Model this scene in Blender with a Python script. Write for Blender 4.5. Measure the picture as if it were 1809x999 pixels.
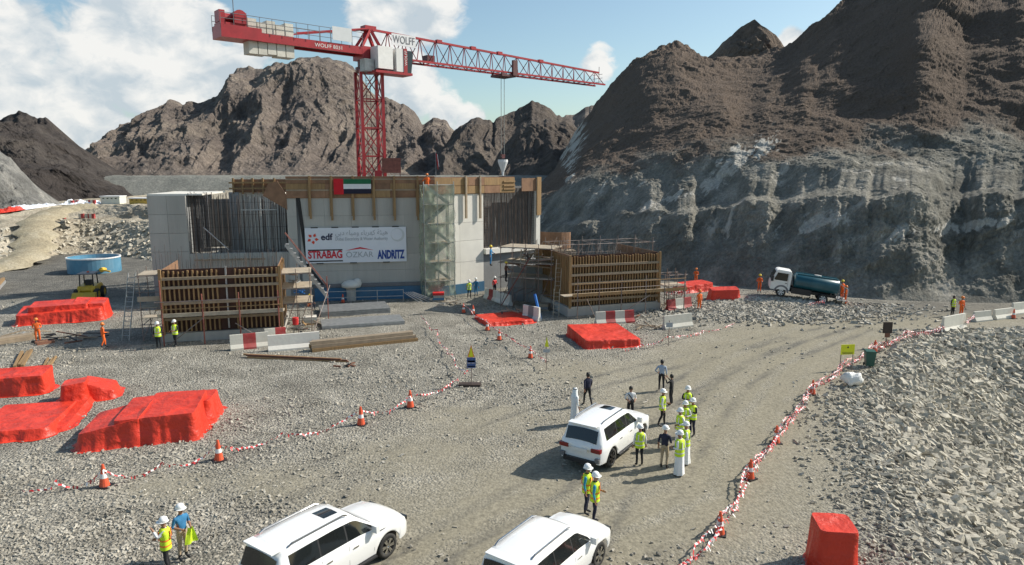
import bpy, bmesh, math, random
import numpy as np
from mathutils import Vector, Matrix
for o in list(bpy.data.objects): bpy.data.objects.remove(o)
S = bpy.context.scene
C = S.collection
R = math.radians
# ------------------------------------------------------------------ camera
W, Hh, F = 1809.0, 999.0, 1206.0
CAMZ, PITCH = 11.5, R(9.18)
cam = bpy.data.cameras.new('camera'); co = bpy.data.objects.new('camera', cam); C.objects.link(co)
co.location = (0, 0, CAMZ); co.rotation_euler = (R(90) - PITCH, 0, 0)
cam.sensor_width = 36; cam.lens = 36 * F / W; cam.clip_end = 20000; cam.clip_start = 0.3
S.camera = co
# ------------------------------------------------------------------ sky
SUNDIR = Vector((0.955, 0.297, 0)).normalized(); ELEV = R(38)
w = bpy.data.worlds.new('World'); S.world = w; w.use_nodes = True
nt = w.node_tree; nt.nodes.clear(); N = nt.nodes.new; L = nt.links.new
out = N('ShaderNodeOutputWorld'); bg = N('ShaderNodeBackground'); bg.inputs[1].default_value = 0.12
sky = N('ShaderNodeTexSky'); sky.sky_type = 'NISHITA'; sky.sun_disc = False
sky.sun_elevation = ELEV; sky.sun_rotation = math.atan2(SUNDIR.x, SUNDIR.y)
sky.air_density = 1.0; sky.dust_density = 1.2; sky.ozone_density = 1.2
def wmath(op, a, b=None, c=None):
    n = N('ShaderNodeMath'); n.operation = op
    for i, v in enumerate((a, b, c)):
        if v is None: continue
        if isinstance(v, (int, float)): n.inputs[i].default_value = v
        else: L(v, n.inputs[i])
    return n.outputs[0]
def pix_dir(px, py):
    u = (px - W / 2) / F; v = (Hh / 2 - py) / F
    return Vector((u, math.cos(PITCH) + v * math.sin(PITCH), -math.sin(PITCH) + v * math.cos(PITCH)))
tc = N('ShaderNodeTexCoord')
def wnoise(scale, detail, rough, off=(0, 0, 0), dist=0.0):
    m = N('ShaderNodeMapping'); m.inputs['Location'].default_value = off; m.inputs['Scale'].default_value = (1, 1, 1.5)
    L(tc.outputs['Generated'], m.inputs[0])
    n = N('ShaderNodeTexNoise'); n.inputs['Scale'].default_value = scale; n.inputs['Detail'].default_value = detail
    n.inputs['Roughness'].default_value = rough; n.inputs['Distortion'].default_value = dist
    L(m.outputs[0], n.inputs['Vector']); return n.outputs[0]
# cumulus heaps: (pixel x, pixel y, angular radius)
heaps = [(45, 85, .045), (25, 145, .05), (60, 60, .035), (185, 85, .072), (250, 70, .055), (215, 12, .050), (270, 8, .045), (150, 150, .062), (240, 165, .06), (70, 215, .065), (180, 225, .06), (345, 95, .045), (375, 45, .028), (330, 150, .055), (440, 95, .035), (400, 130, .045),
         (690, 22, .062), (760, 32, .045), (650, 30, .035), (1048, 112, .026), (1062, 125, .018), (715, 128, .040), (735, 175, .042), (780, 200, .03), (1400, 72, .02), (830, 225, .03),
         (-120, 60, .10), (-260, 160, .12), (-420, 20, .13), (-700, 120, .16), (2150, 60, .12), (2500, -100, .15), (400, -350, .14), (1200, -500, .15)]
blob = None
for hx, hy, r in heaps:
    d = pix_dir(hx, hy).normalized()
    dp = N('ShaderNodeVectorMath'); dp.operation = 'DISTANCE'
    L(tc.outputs['Generated'], dp.inputs[0]); dp.inputs[1].default_value = d
    v = wmath('SUBTRACT', 1.0, wmath('DIVIDE', dp.outputs['Value'], r))
    blob = v if blob is None else wmath('SMOOTH_MAX', blob, v, 0.15)
blob = wmath('MAXIMUM', blob, -1.2)
def cloud(off):
    big = wnoise(13, 2, 0.5, off, 0.1); fine = wnoise(30, 8, 0.60, tuple(o + 4 for o in off), 0.5)
    return wmath('ADD', wmath('ADD', wmath('MULTIPLY', blob, 0.55), wmath('MULTIPLY', wmath('SUBTRACT', big, 0.5), 0.9)), wmath('MULTIPLY', wmath('SUBTRACT', fine, 0.5), 0.55))
dens = cloud((0.2, 0.9, 0.4)); dens2 = cloud((0.2 - 0.030, 0.9, 0.4 - 0.034))
mr = N('ShaderNodeMapRange'); mr.interpolation_type = 'SMOOTHSTEP'; L(dens, mr.inputs[0])
mr.inputs[1].default_value = -0.06; mr.inputs[2].default_value = 0.15; mr.inputs[3].default_value = 0.0; mr.inputs[4].default_value = 0.96
sh = wmath('ADD', wmath('MULTIPLY', wmath('SUBTRACT', dens, dens2), 1.25), 0.55)
cr = N('ShaderNodeValToRGB'); L(sh, cr.inputs[0])
cr.color_ramp.elements[0].position = 0.30; cr.color_ramp.elements[0].color = (3.9, 4.45, 4.85, 1)
cr.color_ramp.elements[1].position = 0.72; cr.color_ramp.elements[1].color = (6.5, 6.45, 6.25, 1)
tint = N('ShaderNodeMix'); tint.data_type = 'RGBA'; tint.blend_type = 'MULTIPLY'; tint.inputs[0].default_value = 1.0
L(sky.outputs[0], tint.inputs[6]); tint.inputs[7].default_value = (0.96, 1.04, 0.98, 1)
mx = N('ShaderNodeMix'); mx.data_type = 'RGBA'
L(mr.outputs[0], mx.inputs[0]); L(tint.outputs[2], mx.inputs[6]); L(cr.outputs[0], mx.inputs[7])
L(mx.outputs[2], bg.inputs[0]); L(bg.outputs[0], out.inputs[0])
# ------------------------------------------------------------------ sun and exposure
sl = bpy.data.lights.new('sun', 'SUN'); sl.energy = 5.0; sl.angle = R(0.5); sl.color = (1.0, 0.94, 0.84)
so = bpy.data.objects.new('sun', sl); C.objects.link(so)
so.rotation_euler = (SUNDIR * math.cos(ELEV) + Vector((0, 0, math.sin(ELEV)))).to_track_quat('Z', 'Y').to_euler()
S.view_settings.view_transform = 'Standard'; S.view_settings.look = 'None'
S.view_settings.gamma = 1; S.view_settings.use_curve_mapping = False
S.view_settings.exposure = 0.25
S.render.engine = 'CYCLES'

# ------------------------------------------------------------------ noise
def _hash(ix, iy, seed):
    h = (ix.astype(np.int64) * 374761393 + iy.astype(np.int64) * 668265263 + seed * 974634777) & 0x7fffffff
    h = ((h ^ (h >> 13)) * 1274126177) & 0x7fffffff
    return ((h ^ (h >> 16)) & 0xffff) / 65535.0
def vnoise(x, y, seed=0):
    ix = np.floor(x); iy = np.floor(y); fx = x - ix; fy = y - iy
    fx = fx * fx * fx * (fx * (fx * 6 - 15) + 10); fy = fy * fy * fy * (fy * (fy * 6 - 15) + 10)
    a = _hash(ix, iy, seed); b = _hash(ix + 1, iy, seed); c = _hash(ix, iy + 1, seed); d = _hash(ix + 1, iy + 1, seed)
    return (a + (b - a) * fx) * (1 - fy) + (c + (d - c) * fx) * fy
def fbm(x, y, octv=5, seed=0, gain=0.5):
    s = np.zeros_like(x); a = 1.0; t = 0
    for i in range(octv):
        s = s + a * (vnoise(x, y, seed + i * 17) * 2 - 1); t += a; a *= gain; x = x * 2.03 + 11.3; y = y * 2.03 + 5.7
    return s / t
def ridged(x, y, octv=5, seed=0, gain=0.5):
    s = np.zeros_like(x); a = 1.0; t = 0
    for i in range(octv):
        s = s + a * (1 - np.abs(vnoise(x, y, seed + i * 31) * 2 - 1)); t += a; a *= gain; x = x * 2.07 + 3.1; y = y * 2.07 + 9.2
    return s / t

def vn3(x, y, z, seed=0):
    ix = np.floor(x); iy = np.floor(y); iz = np.floor(z); fx = x - ix; fy = y - iy; fz = z - iz
    fx = fx * fx * (3 - 2 * fx); fy = fy * fy * (3 - 2 * fy); fz = fz * fz * (3 - 2 * fz); out_ = 0
    for k in (0, 1):
        sd = (iz + k).astype(np.int64) * 7919 + seed
        a = _hash(ix, iy, sd); b = _hash(ix + 1, iy, sd); c = _hash(ix, iy + 1, sd); d = _hash(ix + 1, iy + 1, sd)
        out_ = out_ + ((a + (b - a) * fx) * (1 - fy) + (c + (d - c) * fx) * fy) * (fz if k else 1 - fz)
    return out_
def fbm3(x, y, z, octv=5, seed=0, gain=0.5):
    s = 0; a = 1.0; t = 0
    for i in range(octv):
        s = s + a * (vn3(x, y, z, seed + i * 17) * 2 - 1); t += a; a *= gain; x = x * 2.03 + 11.3; y = y * 2.03 + 5.7; z = z * 2.03 + 3.3
    return s / t
def rid3(x, y, z, octv=5, seed=0, gain=0.5):
    s = 0; a = 1.0; t = 0
    for i in range(octv):
        s = s + a * (1 - np.abs(vn3(x, y, z, seed + i * 31) * 2 - 1)); t += a; a *= gain; x = x * 2.07 + 3.1; y = y * 2.07 + 9.2; z = z * 2.07 + 6.1
    return s / t

# ------------------------------------------------------------------ pixel -> direction -> place on ground / wall
def seg_dist(x, y, pts):
    best = None
    for (ax, ay), (bx, by) in zip(pts[:-1], pts[1:]):
        dx, dy = bx - ax, by - ay; l2 = dx * dx + dy * dy
        t = np.clip(((x - ax) * dx + (y - ay) * dy) / l2, 0, 1)
        d = np.hypot(x - ax - t * dx, y - ay - t * dy)
        best = d if best is None else np.minimum(best, d)
    return best
def flat(px, py, z=0.0):
    d = pix_dir(px, py); t = (z - CAMZ) / d.z
    return Vector((d.x * t, d.y * t, z))
# edge of the level pad: right flank, then the haul road's front edge
E1 = [flat(1640, 1010), flat(1545, 820), flat(1500, 715), flat(1640, 592)]
E1 = [(p.x, p.y) for p in E1]
K = E1[-1]
def side(x, y, a, b):   # >0 to the right of a->b
    dx, dy = b[0] - a[0], b[1] - a[1]; l = math.hypot(dx, dy)
    return ((x - a[0]) * dy - (y - a[1]) * dx) / l
def zg(x, y):
    x = np.asarray(x, float); y = np.asarray(y, float)
    d1 = np.minimum(side(x, y, E1[0], E1[1]), 1e9)
    xe = np.interp(y, [E1[0][1], E1[1][1], E1[2][1], E1[3][1]], [E1[0][0], E1[1][0], E1[2][0], E1[3][0]])
    d1 = (x - xe) * 0.9
    yb = K[1] + 0.02 * (x - K[0])
    d2 = yb - y
    d = np.minimum(d1, d2)
    dd = np.maximum(d + 0.6, 0)
    z = -np.minimum(dd * dd / (dd + 2.2) * 0.50, 7.0)
    m = flat(1352, 534)
    z = z + 0.75 * np.exp(-(((x - m.x) / 6.5) ** 2 + ((y - m.y) / 4.5) ** 2))
    m2 = flat(1420, 520)
    z = z + 0.06 * fbm(x * 0.22, y * 0.22, 3, 5)
    far = np.clip((y - 62) / 60, 0, 1)
    return z - 0.0 * far
def G(px, py, dz=0.0):
    p = flat(px, py)
    for i in range(12):
        z = float(zg(p.x, p.y)); q = flat(px, py, z); p = p * 0.4 + q * 0.6
    p.z = float(zg(p.x, p.y)) + dz
    return p
def PY(px, py, Y):
    d = pix_dir(px, py); t = Y / d.y
    return Vector((d.x * t, Y, CAMZ + d.z * t))
def PX(px, py, P0, nrm):
    d = pix_dir(px, py); o = Vector((0, 0, CAMZ))
    t = (Vector(P0) - o).dot(nrm) / d.dot(nrm)
    return o + d * t
# ------------------------------------------------------------------ mesh helpers
class MB:
    def __init__(s): s.v = []; s.f = []; s.m = []; s.cur = 0
    def add(s, vs, fs):
        b = len(s.v); s.v += [tuple(p) for p in vs]
        for f in fs: s.f.append(tuple(b + i for i in f)); s.m.append(s.cur)
    def box(s, x0, x1, y0, y1, z0, z1):
        s.add([(x0, y0, z0), (x1, y0, z0), (x1, y1, z0), (x0, y1, z0), (x0, y0, z1), (x1, y0, z1), (x1, y1, z1), (x0, y1, z1)],
              [(3, 2, 1, 0), (4, 5, 6, 7), (0, 1, 5, 4), (1, 2, 6, 5), (2, 3, 7, 6), (3, 0, 4, 7)]); return s
    def bar(s, a, b, wd, hg=None, up=(0, 0, 1)):
        a = Vector(a); b = Vector(b); hg = hg or wd; d = (b - a).normalized(); u = Vector(up)
        if abs(d.dot(u)) > 0.98: u = Vector((1, 0, 0))
        x = d.cross(u).normalized() * wd / 2; y = x.cross(d).normalized() * hg / 2
        vs = [p + sx * x + sy * y for p in (a, b) for sx, sy in ((-1, -1), (1, -1), (1, 1), (-1, 1))]
        s.add(vs, [(0, 1, 2, 3), (7, 6, 5, 4), (0, 4, 5, 1), (1, 5, 6, 2), (2, 6, 7, 3), (3, 7, 4, 0)]); return s
    def tube(s, a, b, r, n=6, r2=None, cap=True):
        a = Vector(a); b = Vector(b); r2 = r if r2 is None else r2; d = (b - a).normalized(); u = Vector((0, 0, 1))
        if abs(d.dot(u)) > 0.98: u = Vector((1, 0, 0))
        x = d.cross(u).normalized(); y = x.cross(d)
        vs = [];
        for p, rr in ((a, r), (b, r2)):
            for i in range(n):
                t = 2 * math.pi * i / n; vs.append(p + (x * math.cos(t) + y * math.sin(t)) * rr)
        fs = [(i, i + n, (i + 1) % n + n, (i + 1) % n) for i in range(n)]
        if cap: fs += [tuple(range(n)), tuple(range(2 * n - 1, n - 1, -1))]
        s.add(vs, fs); return s
    def lathe(s, prof, n=16, c=(0, 0, 0)):
        vs = []; k = len(prof)
        for r, z in prof:
            for i in range(n):
                t = 2 * math.pi * i / n; vs.append((c[0] + r * math.cos(t), c[1] + r * math.sin(t), c[2] + z))
        fs = [(j * n + i, j * n + (i + 1) % n, (j + 1) * n + (i + 1) % n, (j + 1) * n + i) for j in range(k - 1) for i in range(n)]
        fs += [tuple(range(n - 1, -1, -1)), tuple(range((k - 1) * n, k * n))]
        s.add(vs, fs); return s
    def prism(s, poly, y0, y1):      # poly in (x,z), extruded along y
        n = len(poly)
        vs = [(x, y0, z) for x, z in poly] + [(x, y1, z) for x, z in poly]
        s.add(vs, [tuple(range(n)), tuple(range(2 * n - 1, n - 1, -1))] + [(i, i + n, (i + 1) % n + n, (i + 1) % n) for i in range(n)]); return s
    def build(s, name, mat, parent=None, loc=None, smooth=False, rotz=0):
        me = bpy.data.meshes.new(name); me.from_pydata(s.v, [], s.f)
        for mt in (mat if isinstance(mat, (list, tuple)) else [mat]): me.materials.append(M(mt))
        if any(s.m): me.polygons.foreach_set('material_index', s.m)
        if smooth: me.polygons.foreach_set('use_smooth', [True] * len(s.f))
        me.update()
        return link(name, me, parent, loc, rotz)
def link(name, me, parent=None, loc=None, rotz=0):
    o = bpy.data.objects.new(name, me); C.objects.link(o)
    if parent is not None: o.parent = parent
    if loc is not None: o.location = loc
    if rotz: o.rotation_euler = (0, 0, rotz)
    return o
def tag(o, label=None, cat=None, group=None, kind=None):
    if label: o['label'] = label
    if cat: o['category'] = cat
    if group: o['group'] = group
    if kind: o['kind'] = kind
    return o
def thing(name, label, cat, loc=(0, 0, 0), rotz=0, group=None):
    o = bpy.data.objects.new(name, None); C.objects.link(o); o.empty_display_size = 0.3
    o.location = loc; o.rotation_euler = (0, 0, rotz)
    return tag(o, label, cat, group)
def copy_tree(o, parent=None):
    c = o.copy(); C.objects.link(c)
    if parent is not None: c.parent = parent
    for ch in [k for k in o.children]: copy_tree(ch, c)
    return c
def np_mesh(name, v, f, mats, smooth=False, mi=None):
    """v (n,3), f (k,4) or (k,3) arrays"""
    me = bpy.data.meshes.new(name); v = np.ascontiguousarray(v, dtype=np.float32); f = np.ascontiguousarray(f, dtype=np.int32)
    k, c = f.shape
    me.vertices.add(len(v)); me.vertices.foreach_set('co', v.ravel())
    me.loops.add(k * c); me.loops.foreach_set('vertex_index', f.ravel())
    me.polygons.add(k); me.polygons.foreach_set('loop_start', np.arange(0, k * c, c, dtype=np.int32))
    for m_ in mats: me.materials.append(M(m_))
    if mi is not None: me.polygons.foreach_set('material_index', np.ascontiguousarray(mi, dtype=np.int32))
    me.polygons.foreach_set('use_smooth', np.full(k, bool(smooth)))
    me.update(calc_edges=True); me.validate()
    return me
def grid_faces(nu, nv):
    i = np.arange(nu - 1)[:, None] * nv + np.arange(nv - 1)[None, :]
    return np.stack([i, i + nv, i + nv + 1, i + 1], -1).reshape(-1, 4)

# ------------------------------------------------------------------ materials
MATS = {}
def M(n): return MATS[n] if isinstance(n, str) else n
def pm(name, col, rough=0.7, var=0.15, scale=3.0, bump=0.0, bscale=20.0, metal=0.0, spec=0.5, dirt=None, dirt_amt=0.5, stretch=(1, 1, 1), coat=0.0):
    m = bpy.data.materials.new(name); m.use_nodes = True; t = m.node_tree; b = t.nodes['Principled BSDF']
    b.inputs['Roughness'].default_value = rough; b.inputs['Metallic'].default_value = metal; b.inputs['Specular IOR Level'].default_value = spec
    if coat: b.inputs['Coat Weight'].default_value = coat; b.inputs['Coat Roughness'].default_value = 0.05
    c = t.nodes.new('ShaderNodeTexCoord'); mp = t.nodes.new('ShaderNodeMapping'); mp.inputs['Scale'].default_value = stretch
    t.links.new(c.outputs['Object'], mp.inputs[0])
    n = t.nodes.new('ShaderNodeTexNoise'); n.inputs['Scale'].default_value = scale; n.inputs['Detail'].default_value = 7; n.inputs['Roughness'].default_value = 0.62
    t.links.new(mp.outputs[0], n.inputs['Vector'])
    oi = t.nodes.new('ShaderNodeObjectInfo')
    ramp = t.nodes.new('ShaderNodeValToRGB'); t.links.new(n.outputs[0], ramp.inputs[0])
    ramp.color_ramp.elements[0].position = 0.3; ramp.color_ramp.elements[1].position = 0.7
    ramp.color_ramp.elements[0].color = tuple(max(0, x * (1 - var)) for x in col) + (1,)
    ramp.color_ramp.elements[1].color = tuple(min(1, x * (1 + var)) for x in col) + (1,)
    colout = ramp.outputs[0]
    if dirt:
        n2 = t.nodes.new('ShaderNodeTexNoise'); n2.inputs['Scale'].default_value = scale * 0.45; n2.inputs['Detail'].default_value = 9; n2.inputs['Roughness'].default_value = 0.7
        t.links.new(mp.outputs[0], n2.inputs['Vector'])
        r2 = t.nodes.new('ShaderNodeMapRange'); t.links.new(n2.outputs[0], r2.inputs[0]); r2.inputs[1].default_value = 0.45; r2.inputs[2].default_value = 0.75; r2.inputs[4].default_value = dirt_amt
        x = t.nodes.new('ShaderNodeMix'); x.data_type = 'RGBA'; t.links.new(r2.outputs[0], x.inputs[0]); t.links.new(colout, x.inputs[6]); x.inputs[7].default_value = tuple(dirt) + (1,)
        colout = x.outputs[2]
    # small brightness difference from piece to piece
    h = t.nodes.new('ShaderNodeHueSaturation'); t.links.new(colout, h.inputs['Color'])
    vr = t.nodes.new('ShaderNodeMapRange'); t.links.new(oi.outputs['Random'], vr.inputs[0]); vr.inputs[3].default_value = 1 - var * 0.6; vr.inputs[4].default_value = 1 + var * 0.6
    t.links.new(vr.outputs[0], h.inputs['Value']); t.links.new(h.outputs[0], b.inputs['Base Color'])
    if bump:
        n3 = t.nodes.new('ShaderNodeTexNoise'); n3.inputs['Scale'].default_value = bscale; n3.inputs['Detail'].default_value = 6
        t.links.new(mp.outputs[0], n3.inputs['Vector'])
        bp = t.nodes.new('ShaderNodeBump'); bp.inputs['Strength'].default_value = bump; bp.inputs['Distance'].default_value = 0.05
        t.links.new(n3.outputs[0], bp.inputs['Height']); t.links.new(bp.outputs[0], b.inputs['Normal'])
    MATS[name] = m; return m
def rockmat(name, cols, scale, stripes=None, bump=0.6, bscale=8.0, bdist=0.6, vein=None, attr=None, attrcol=None, cobble=None):
    """rock / ground: several tones through layered noise, real bump"""
    m = bpy.data.materials.new(name); m.use_nodes = True; t = m.node_tree; b = t.nodes['Principled BSDF']
    b.inputs['Roughness'].default_value = 0.95; b.inputs['Specular IOR Level'].default_value = 0.15
    c = t.nodes.new('ShaderNodeTexCoord'); mp = t.nodes.new('ShaderNodeMapping'); t.links.new(c.outputs['Object'], mp.inputs[0])
    if stripes: mp.inputs['Scale'].default_value = stripes
    def ns(sc, det=9, ro=0.65, di=0.3, vec=None):
        n = t.nodes.new('ShaderNodeTexNoise'); n.inputs['Scale'].default_value = sc; n.inputs['Detail'].default_value = det
        n.inputs['Roughness'].default_value = ro; n.inputs['Distortion'].default_value = di
        t.links.new(vec or mp.outputs[0], n.inputs['Vector']); return n.outputs[0]
    r = t.nodes.new('ShaderNodeValToRGB'); t.links.new(ns(scale), r.inputs[0])
    k = len(cols)
    for i in range(k - 2): r.color_ramp.elements.new(0.5)
    for i, e in enumerate(r.color_ramp.elements): e.position = 0.30 + 0.40 * i / (k - 1); e.color = tuple(cols[i]) + (1,)
    col = r.outputs[0]
    # speckle
    f = t.nodes.new('ShaderNodeMapRange'); t.links.new(ns(scale * 14, 6, 0.75, 0), f.inputs[0]); f.inputs[1].default_value = 0.3; f.inputs[2].default_value = 0.7; f.inputs[3].default_value = 0.6; f.inputs[4].default_value = 1.4
    x = t.nodes.new('ShaderNodeMix'); x.data_type = 'RGBA'; x.blend_type = 'MULTIPLY'; x.inputs[0].default_value = 1
    t.links.new(col, x.inputs[6]); t.links.new(f.outputs[0], x.inputs[7]); col = x.outputs[2]
    cob = None
    fplain = f
    if cobble:
        cs, camt = cobble
        vo = t.nodes.new('ShaderNodeTexVoronoi'); vo.inputs['Scale'].default_value = cs; vo.inputs['Randomness'].default_value = 1.0; t.links.new(mp.outputs[0], vo.inputs['Vector'])
        sp = t.nodes.new('ShaderNodeSeparateColor'); t.links.new(vo.outputs['Color'], sp.inputs[0])
        c1 = t.nodes.new('ShaderNodeMapRange'); t.links.new(sp.outputs[0], c1.inputs[0]); c1.inputs[3].default_value = 1 - camt; c1.inputs[4].default_value = 1 + camt
        vo2 = t.nodes.new('ShaderNodeTexVoronoi'); vo2.inputs['Scale'].default_value = cs * 2.7; t.links.new(mp.outputs[0], vo2.inputs['Vector'])
        sp2 = t.nodes.new('ShaderNodeSeparateColor'); t.links.new(vo2.outputs['Color'], sp2.inputs[0])
        c2 = t.nodes.new('ShaderNodeMapRange'); t.links.new(sp2.outputs[0], c2.inputs[0]); c2.inputs[3].default_value = 1 - camt * .7; c2.inputs[4].default_value = 1 + camt * .7
        mm = t.nodes.new('ShaderNodeMath'); mm.operation = 'MULTIPLY'; t.links.new(c1.outputs[0], mm.inputs[0]); t.links.new(c2.outputs[0], mm.inputs[1])
        m2 = t.nodes.new('ShaderNodeMath'); m2.operation = 'MULTIPLY'; t.links.new(mm.outputs[0], m2.inputs[0]); t.links.new(f.outputs[0], m2.inputs[1])
        t.links.new(m2.outputs[0], x.inputs[7]); f = m2; cob = vo
    if vein:
        vc, vs, lo, hi = vein
        mp2 = t.nodes.new('ShaderNodeMapping'); t.links.new(c.outputs['Object'], mp2.inputs[0]); mp2.inputs['Scale'].default_value = vs; mp2.inputs['Rotation'].default_value = (0, R(25), 0)
        vr = t.nodes.new('ShaderNodeMapRange'); t.links.new(ns(1.0, 10, 0.7, 0.8, mp2.outputs[0]), vr.inputs[0]); vr.inputs[1].default_value = lo; vr.inputs[2].default_value = hi
        x2 = t.nodes.new('ShaderNodeMix'); x2.data_type = 'RGBA'; t.links.new(vr.outputs[0], x2.inputs[0]); t.links.new(col, x2.inputs[6]); x2.inputs[7].default_value = tuple(vc) + (1,); col = x2.outputs[2]
    if attr:
        for an, ac in zip(attr, attrcol):
            first = (an == attr[0])
            a = t.nodes.new('ShaderNodeAttribute'); a.attribute_name = an
            ad = t.nodes.new('ShaderNodeMath'); ad.operation = 'MULTIPLY_ADD'; t.links.new(ns(0.9, 8, 0.7), ad.inputs[0]); ad.inputs[1].default_value = 1.2; ad.inputs[2].default_value = -0.55
            a2 = t.nodes.new('ShaderNodeMath'); a2.operation = 'ADD'; a2.use_clamp = True; t.links.new(a.outputs['Fac'], a2.inputs[0]); t.links.new(ad.outputs[0], a2.inputs[1])
            a3 = t.nodes.new('ShaderNodeMath'); a3.operation = 'MULTIPLY'; a3.use_clamp = True; t.links.new(a2.outputs[0], a3.inputs[0])
            if first: smooth_mask = a3
            gg = t.nodes.new('ShaderNodeMath'); gg.operation = 'MULTIPLY'; gg.use_clamp = True; t.links.new(a.outputs['Fac'], gg.inputs[0]); gg.inputs[1].default_value = 2.0
            t.links.new(gg.outputs[0], a3.inputs[1])
            f2 = t.nodes.new('ShaderNodeMix'); f2.data_type = 'RGBA'; f2.blend_type = 'MULTIPLY'; f2.inputs[0].default_value = 1; f2.inputs[6].default_value = tuple(ac) + (1,)
            t.links.new(fplain.outputs[0], f2.inputs[7])
            x3 = t.nodes.new('ShaderNodeMix'); x3.data_type = 'RGBA'; t.links.new(a3.outputs[0], x3.inputs[0]); t.links.new(col, x3.inputs[6]); t.links.new(f2.outputs[2], x3.inputs[7]); col = x3.outputs[2]
    t.links.new(col, b.inputs['Base Color'])
    bp = t.nodes.new('ShaderNodeBump'); bp.inputs['Strength'].default_value = bump; bp.inputs['Distance'].default_value = bdist
    hgt = ns(bscale, 10, 0.72, 0.4)
    if cob and attr:
        iv = t.nodes.new('ShaderNodeMath'); iv.operation = 'MULTIPLY_ADD'; t.links.new(smooth_mask.outputs[0], iv.inputs[0]); iv.inputs[1].default_value = -.85; iv.inputs[2].default_value = 1.0
        sc_ = t.nodes.new('ShaderNodeMath'); sc_.operation = 'MULTIPLY'; t.links.new(iv.outputs[0], sc_.inputs[0]); sc_.inputs[1].default_value = bump; t.links.new(sc_.outputs[0], bp.inputs['Strength'])
    if cob:
        ha = t.nodes.new('ShaderNodeMath'); ha.operation = 'MULTIPLY_ADD'; t.links.new(cob.outputs['Distance'], ha.inputs[0]); ha.inputs[1].default_value = -1.0; t.links.new(hgt, ha.inputs[2]); hgt = ha.outputs[0]
    t.links.new(hgt, bp.inputs['Height']); t.links.new(bp.outputs[0], b.inputs['Normal'])
    MATS[name] = m; return m
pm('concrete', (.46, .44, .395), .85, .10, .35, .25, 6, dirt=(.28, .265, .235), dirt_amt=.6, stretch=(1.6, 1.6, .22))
pm('concrete_white_and_lit', (.68, .65, .585), .85, .08, .5, .2, 6, dirt=(.45, .43, .40), dirt_amt=.4)  # white concrete, also the painted sunlit tone of wing panels and bay wall
pm('concrete_dark', (.23, .235, .235), .85, .15, .4, .3, 5, dirt=(.12, .12, .12), dirt_amt=.6)
pm('plywood', (.25, .138, .078), .75, .3, 1.3, .1, 8, dirt=(.20, .10, .05), dirt_amt=.5)
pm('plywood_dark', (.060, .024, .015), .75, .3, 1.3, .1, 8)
pm('timber', (.30, .185, .082), .75, .22, 2.5, .15, 12, stretch=(3, 3, .4), dirt=(.22, .15, .08), dirt_amt=.5)
pm('timber_grey', (.30, .235, .165), .85, .2, 2.5, .15, 12)
pm('plank', (.42, .35, .26), .85, .2, 2.0, .2, 12, dirt=(.25, .22, .18), dirt_amt=.5)
pm('steel_rust', (.17, .075, .045), .7, .3, 4, .1, 20)
pm('steel_tube', (.26, .22, .20), .5, .3, 3, metal=.5, dirt=(.20, .09, .05), dirt_amt=.7)
pm('steel_red', (.22, .07, .05), .6, .3, 3)
pm('rebar', (.085, .068, .058), .8, .35, 2)
pm('galv', (.38, .38, .37), .5, .2, 3, metal=.4)
pm('crane_red', (.36, .022, .028), .38, .18, 1.2, dirt=(.25, .03, .03), dirt_amt=.5)
pm('crane_dark', (.10, .03, .03), .5, .2, 2)
pm('white_paint', (.74, .73, .70), .5, .08, 1.5, dirt=(.5, .48, .45), dirt_amt=.4)
pm('off_white', (.58, .56, .49), .75, .12, 1.2, .1, 8, dirt=(.40, .37, .30), dirt_amt=.6)
pm('grey_paint', (.16, .16, .17), .5, .15, 2)
pm('black', (.018, .018, .02), .5, .2, 3)
pm('rubber', (.022, .021, .02), .8, .25, 6, dirt=(.13, .12, .10), dirt_amt=.5)
pm('blue_paint', (.035, .13, .24), .5, .2, .8, dirt=(.10, .16, .20), dirt_amt=.6)
pm('tank_blue', (.075, .24, .37), .5, .15, .8, dirt=(.28, .36, .40), dirt_amt=.5)
pm('tank_inner', (.50, .52, .52), .6, .15, 1)
pm('truck_teal', (.012, .085, .115), .32, .25, 1.2, dirt=(.10, .16, .17), dirt_amt=.4)
pm('red_tarp', (.66, .022, .014), .42, .10, .8, .45, 2.4, spec=.4, dirt=(.50, .03, .025), dirt_amt=.6)
pm('red_barrier', (.36, .035, .035), .7, .25, 2, dirt=(.45, .25, .22), dirt_amt=.5)
pm('red_paint', (.55, .02, .02), .6, .1, 2)
pm('cone_orange', (.72, .10, .035), .5, .12, 5, dirt=(.45, .13, .08), dirt_amt=.5)
pm('tape_red', (.62, .035, .04), .5, .15, 4)
pm('tape_white', (.78, .76, .74), .5, .1, 4)
pm('car_white', (.80, .80, .79), .22, .03, .6, spec=.5, coat=.6, dirt=(.70, .68, .63), dirt_amt=.3)
pm('glass_dark', (.012, .014, .014), .06, .2, .7, spec=.7)
pm('chrome', (.62, .62, .62), .18, .05, 2, metal=1)
pm('rim_dark', (.05, .05, .055), .35, .1, 2, metal=.7)
pm('tail_red', (.20, .008, .01), .15, .1, 2)
pm('plate_white', (.7, .7, .68), .5, .03, 2)
pm('net_green', (.25, .33, .20), .9, .25, 1.2)
pm('hi_vis', (.60, .80, .03), .7, .08, 8)
pm('hi_vis_orange', (.85, .20, .03), .7, .08, 8)
pm('reflective', (.62, .63, .60), .4, .05, 8)
pm('coverall', (.80, .14, .02), .8, .15, 8)
pm('thobe', (.80, .80, .79), .8, .04, 6, .2, 14)
pm('cloth_white', (.68, .68, .67), .85, .06, 6)
pm('cloth_black', (.016, .016, .019), .85, .2, 6)
pm('cloth_navy', (.018, .020, .045), .85, .2, 6)
pm('cloth_blue', (.03, .16, .32), .85, .15, 6)
pm('cloth_cyan', (.03, .28, .42), .85, .15, 6)
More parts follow.
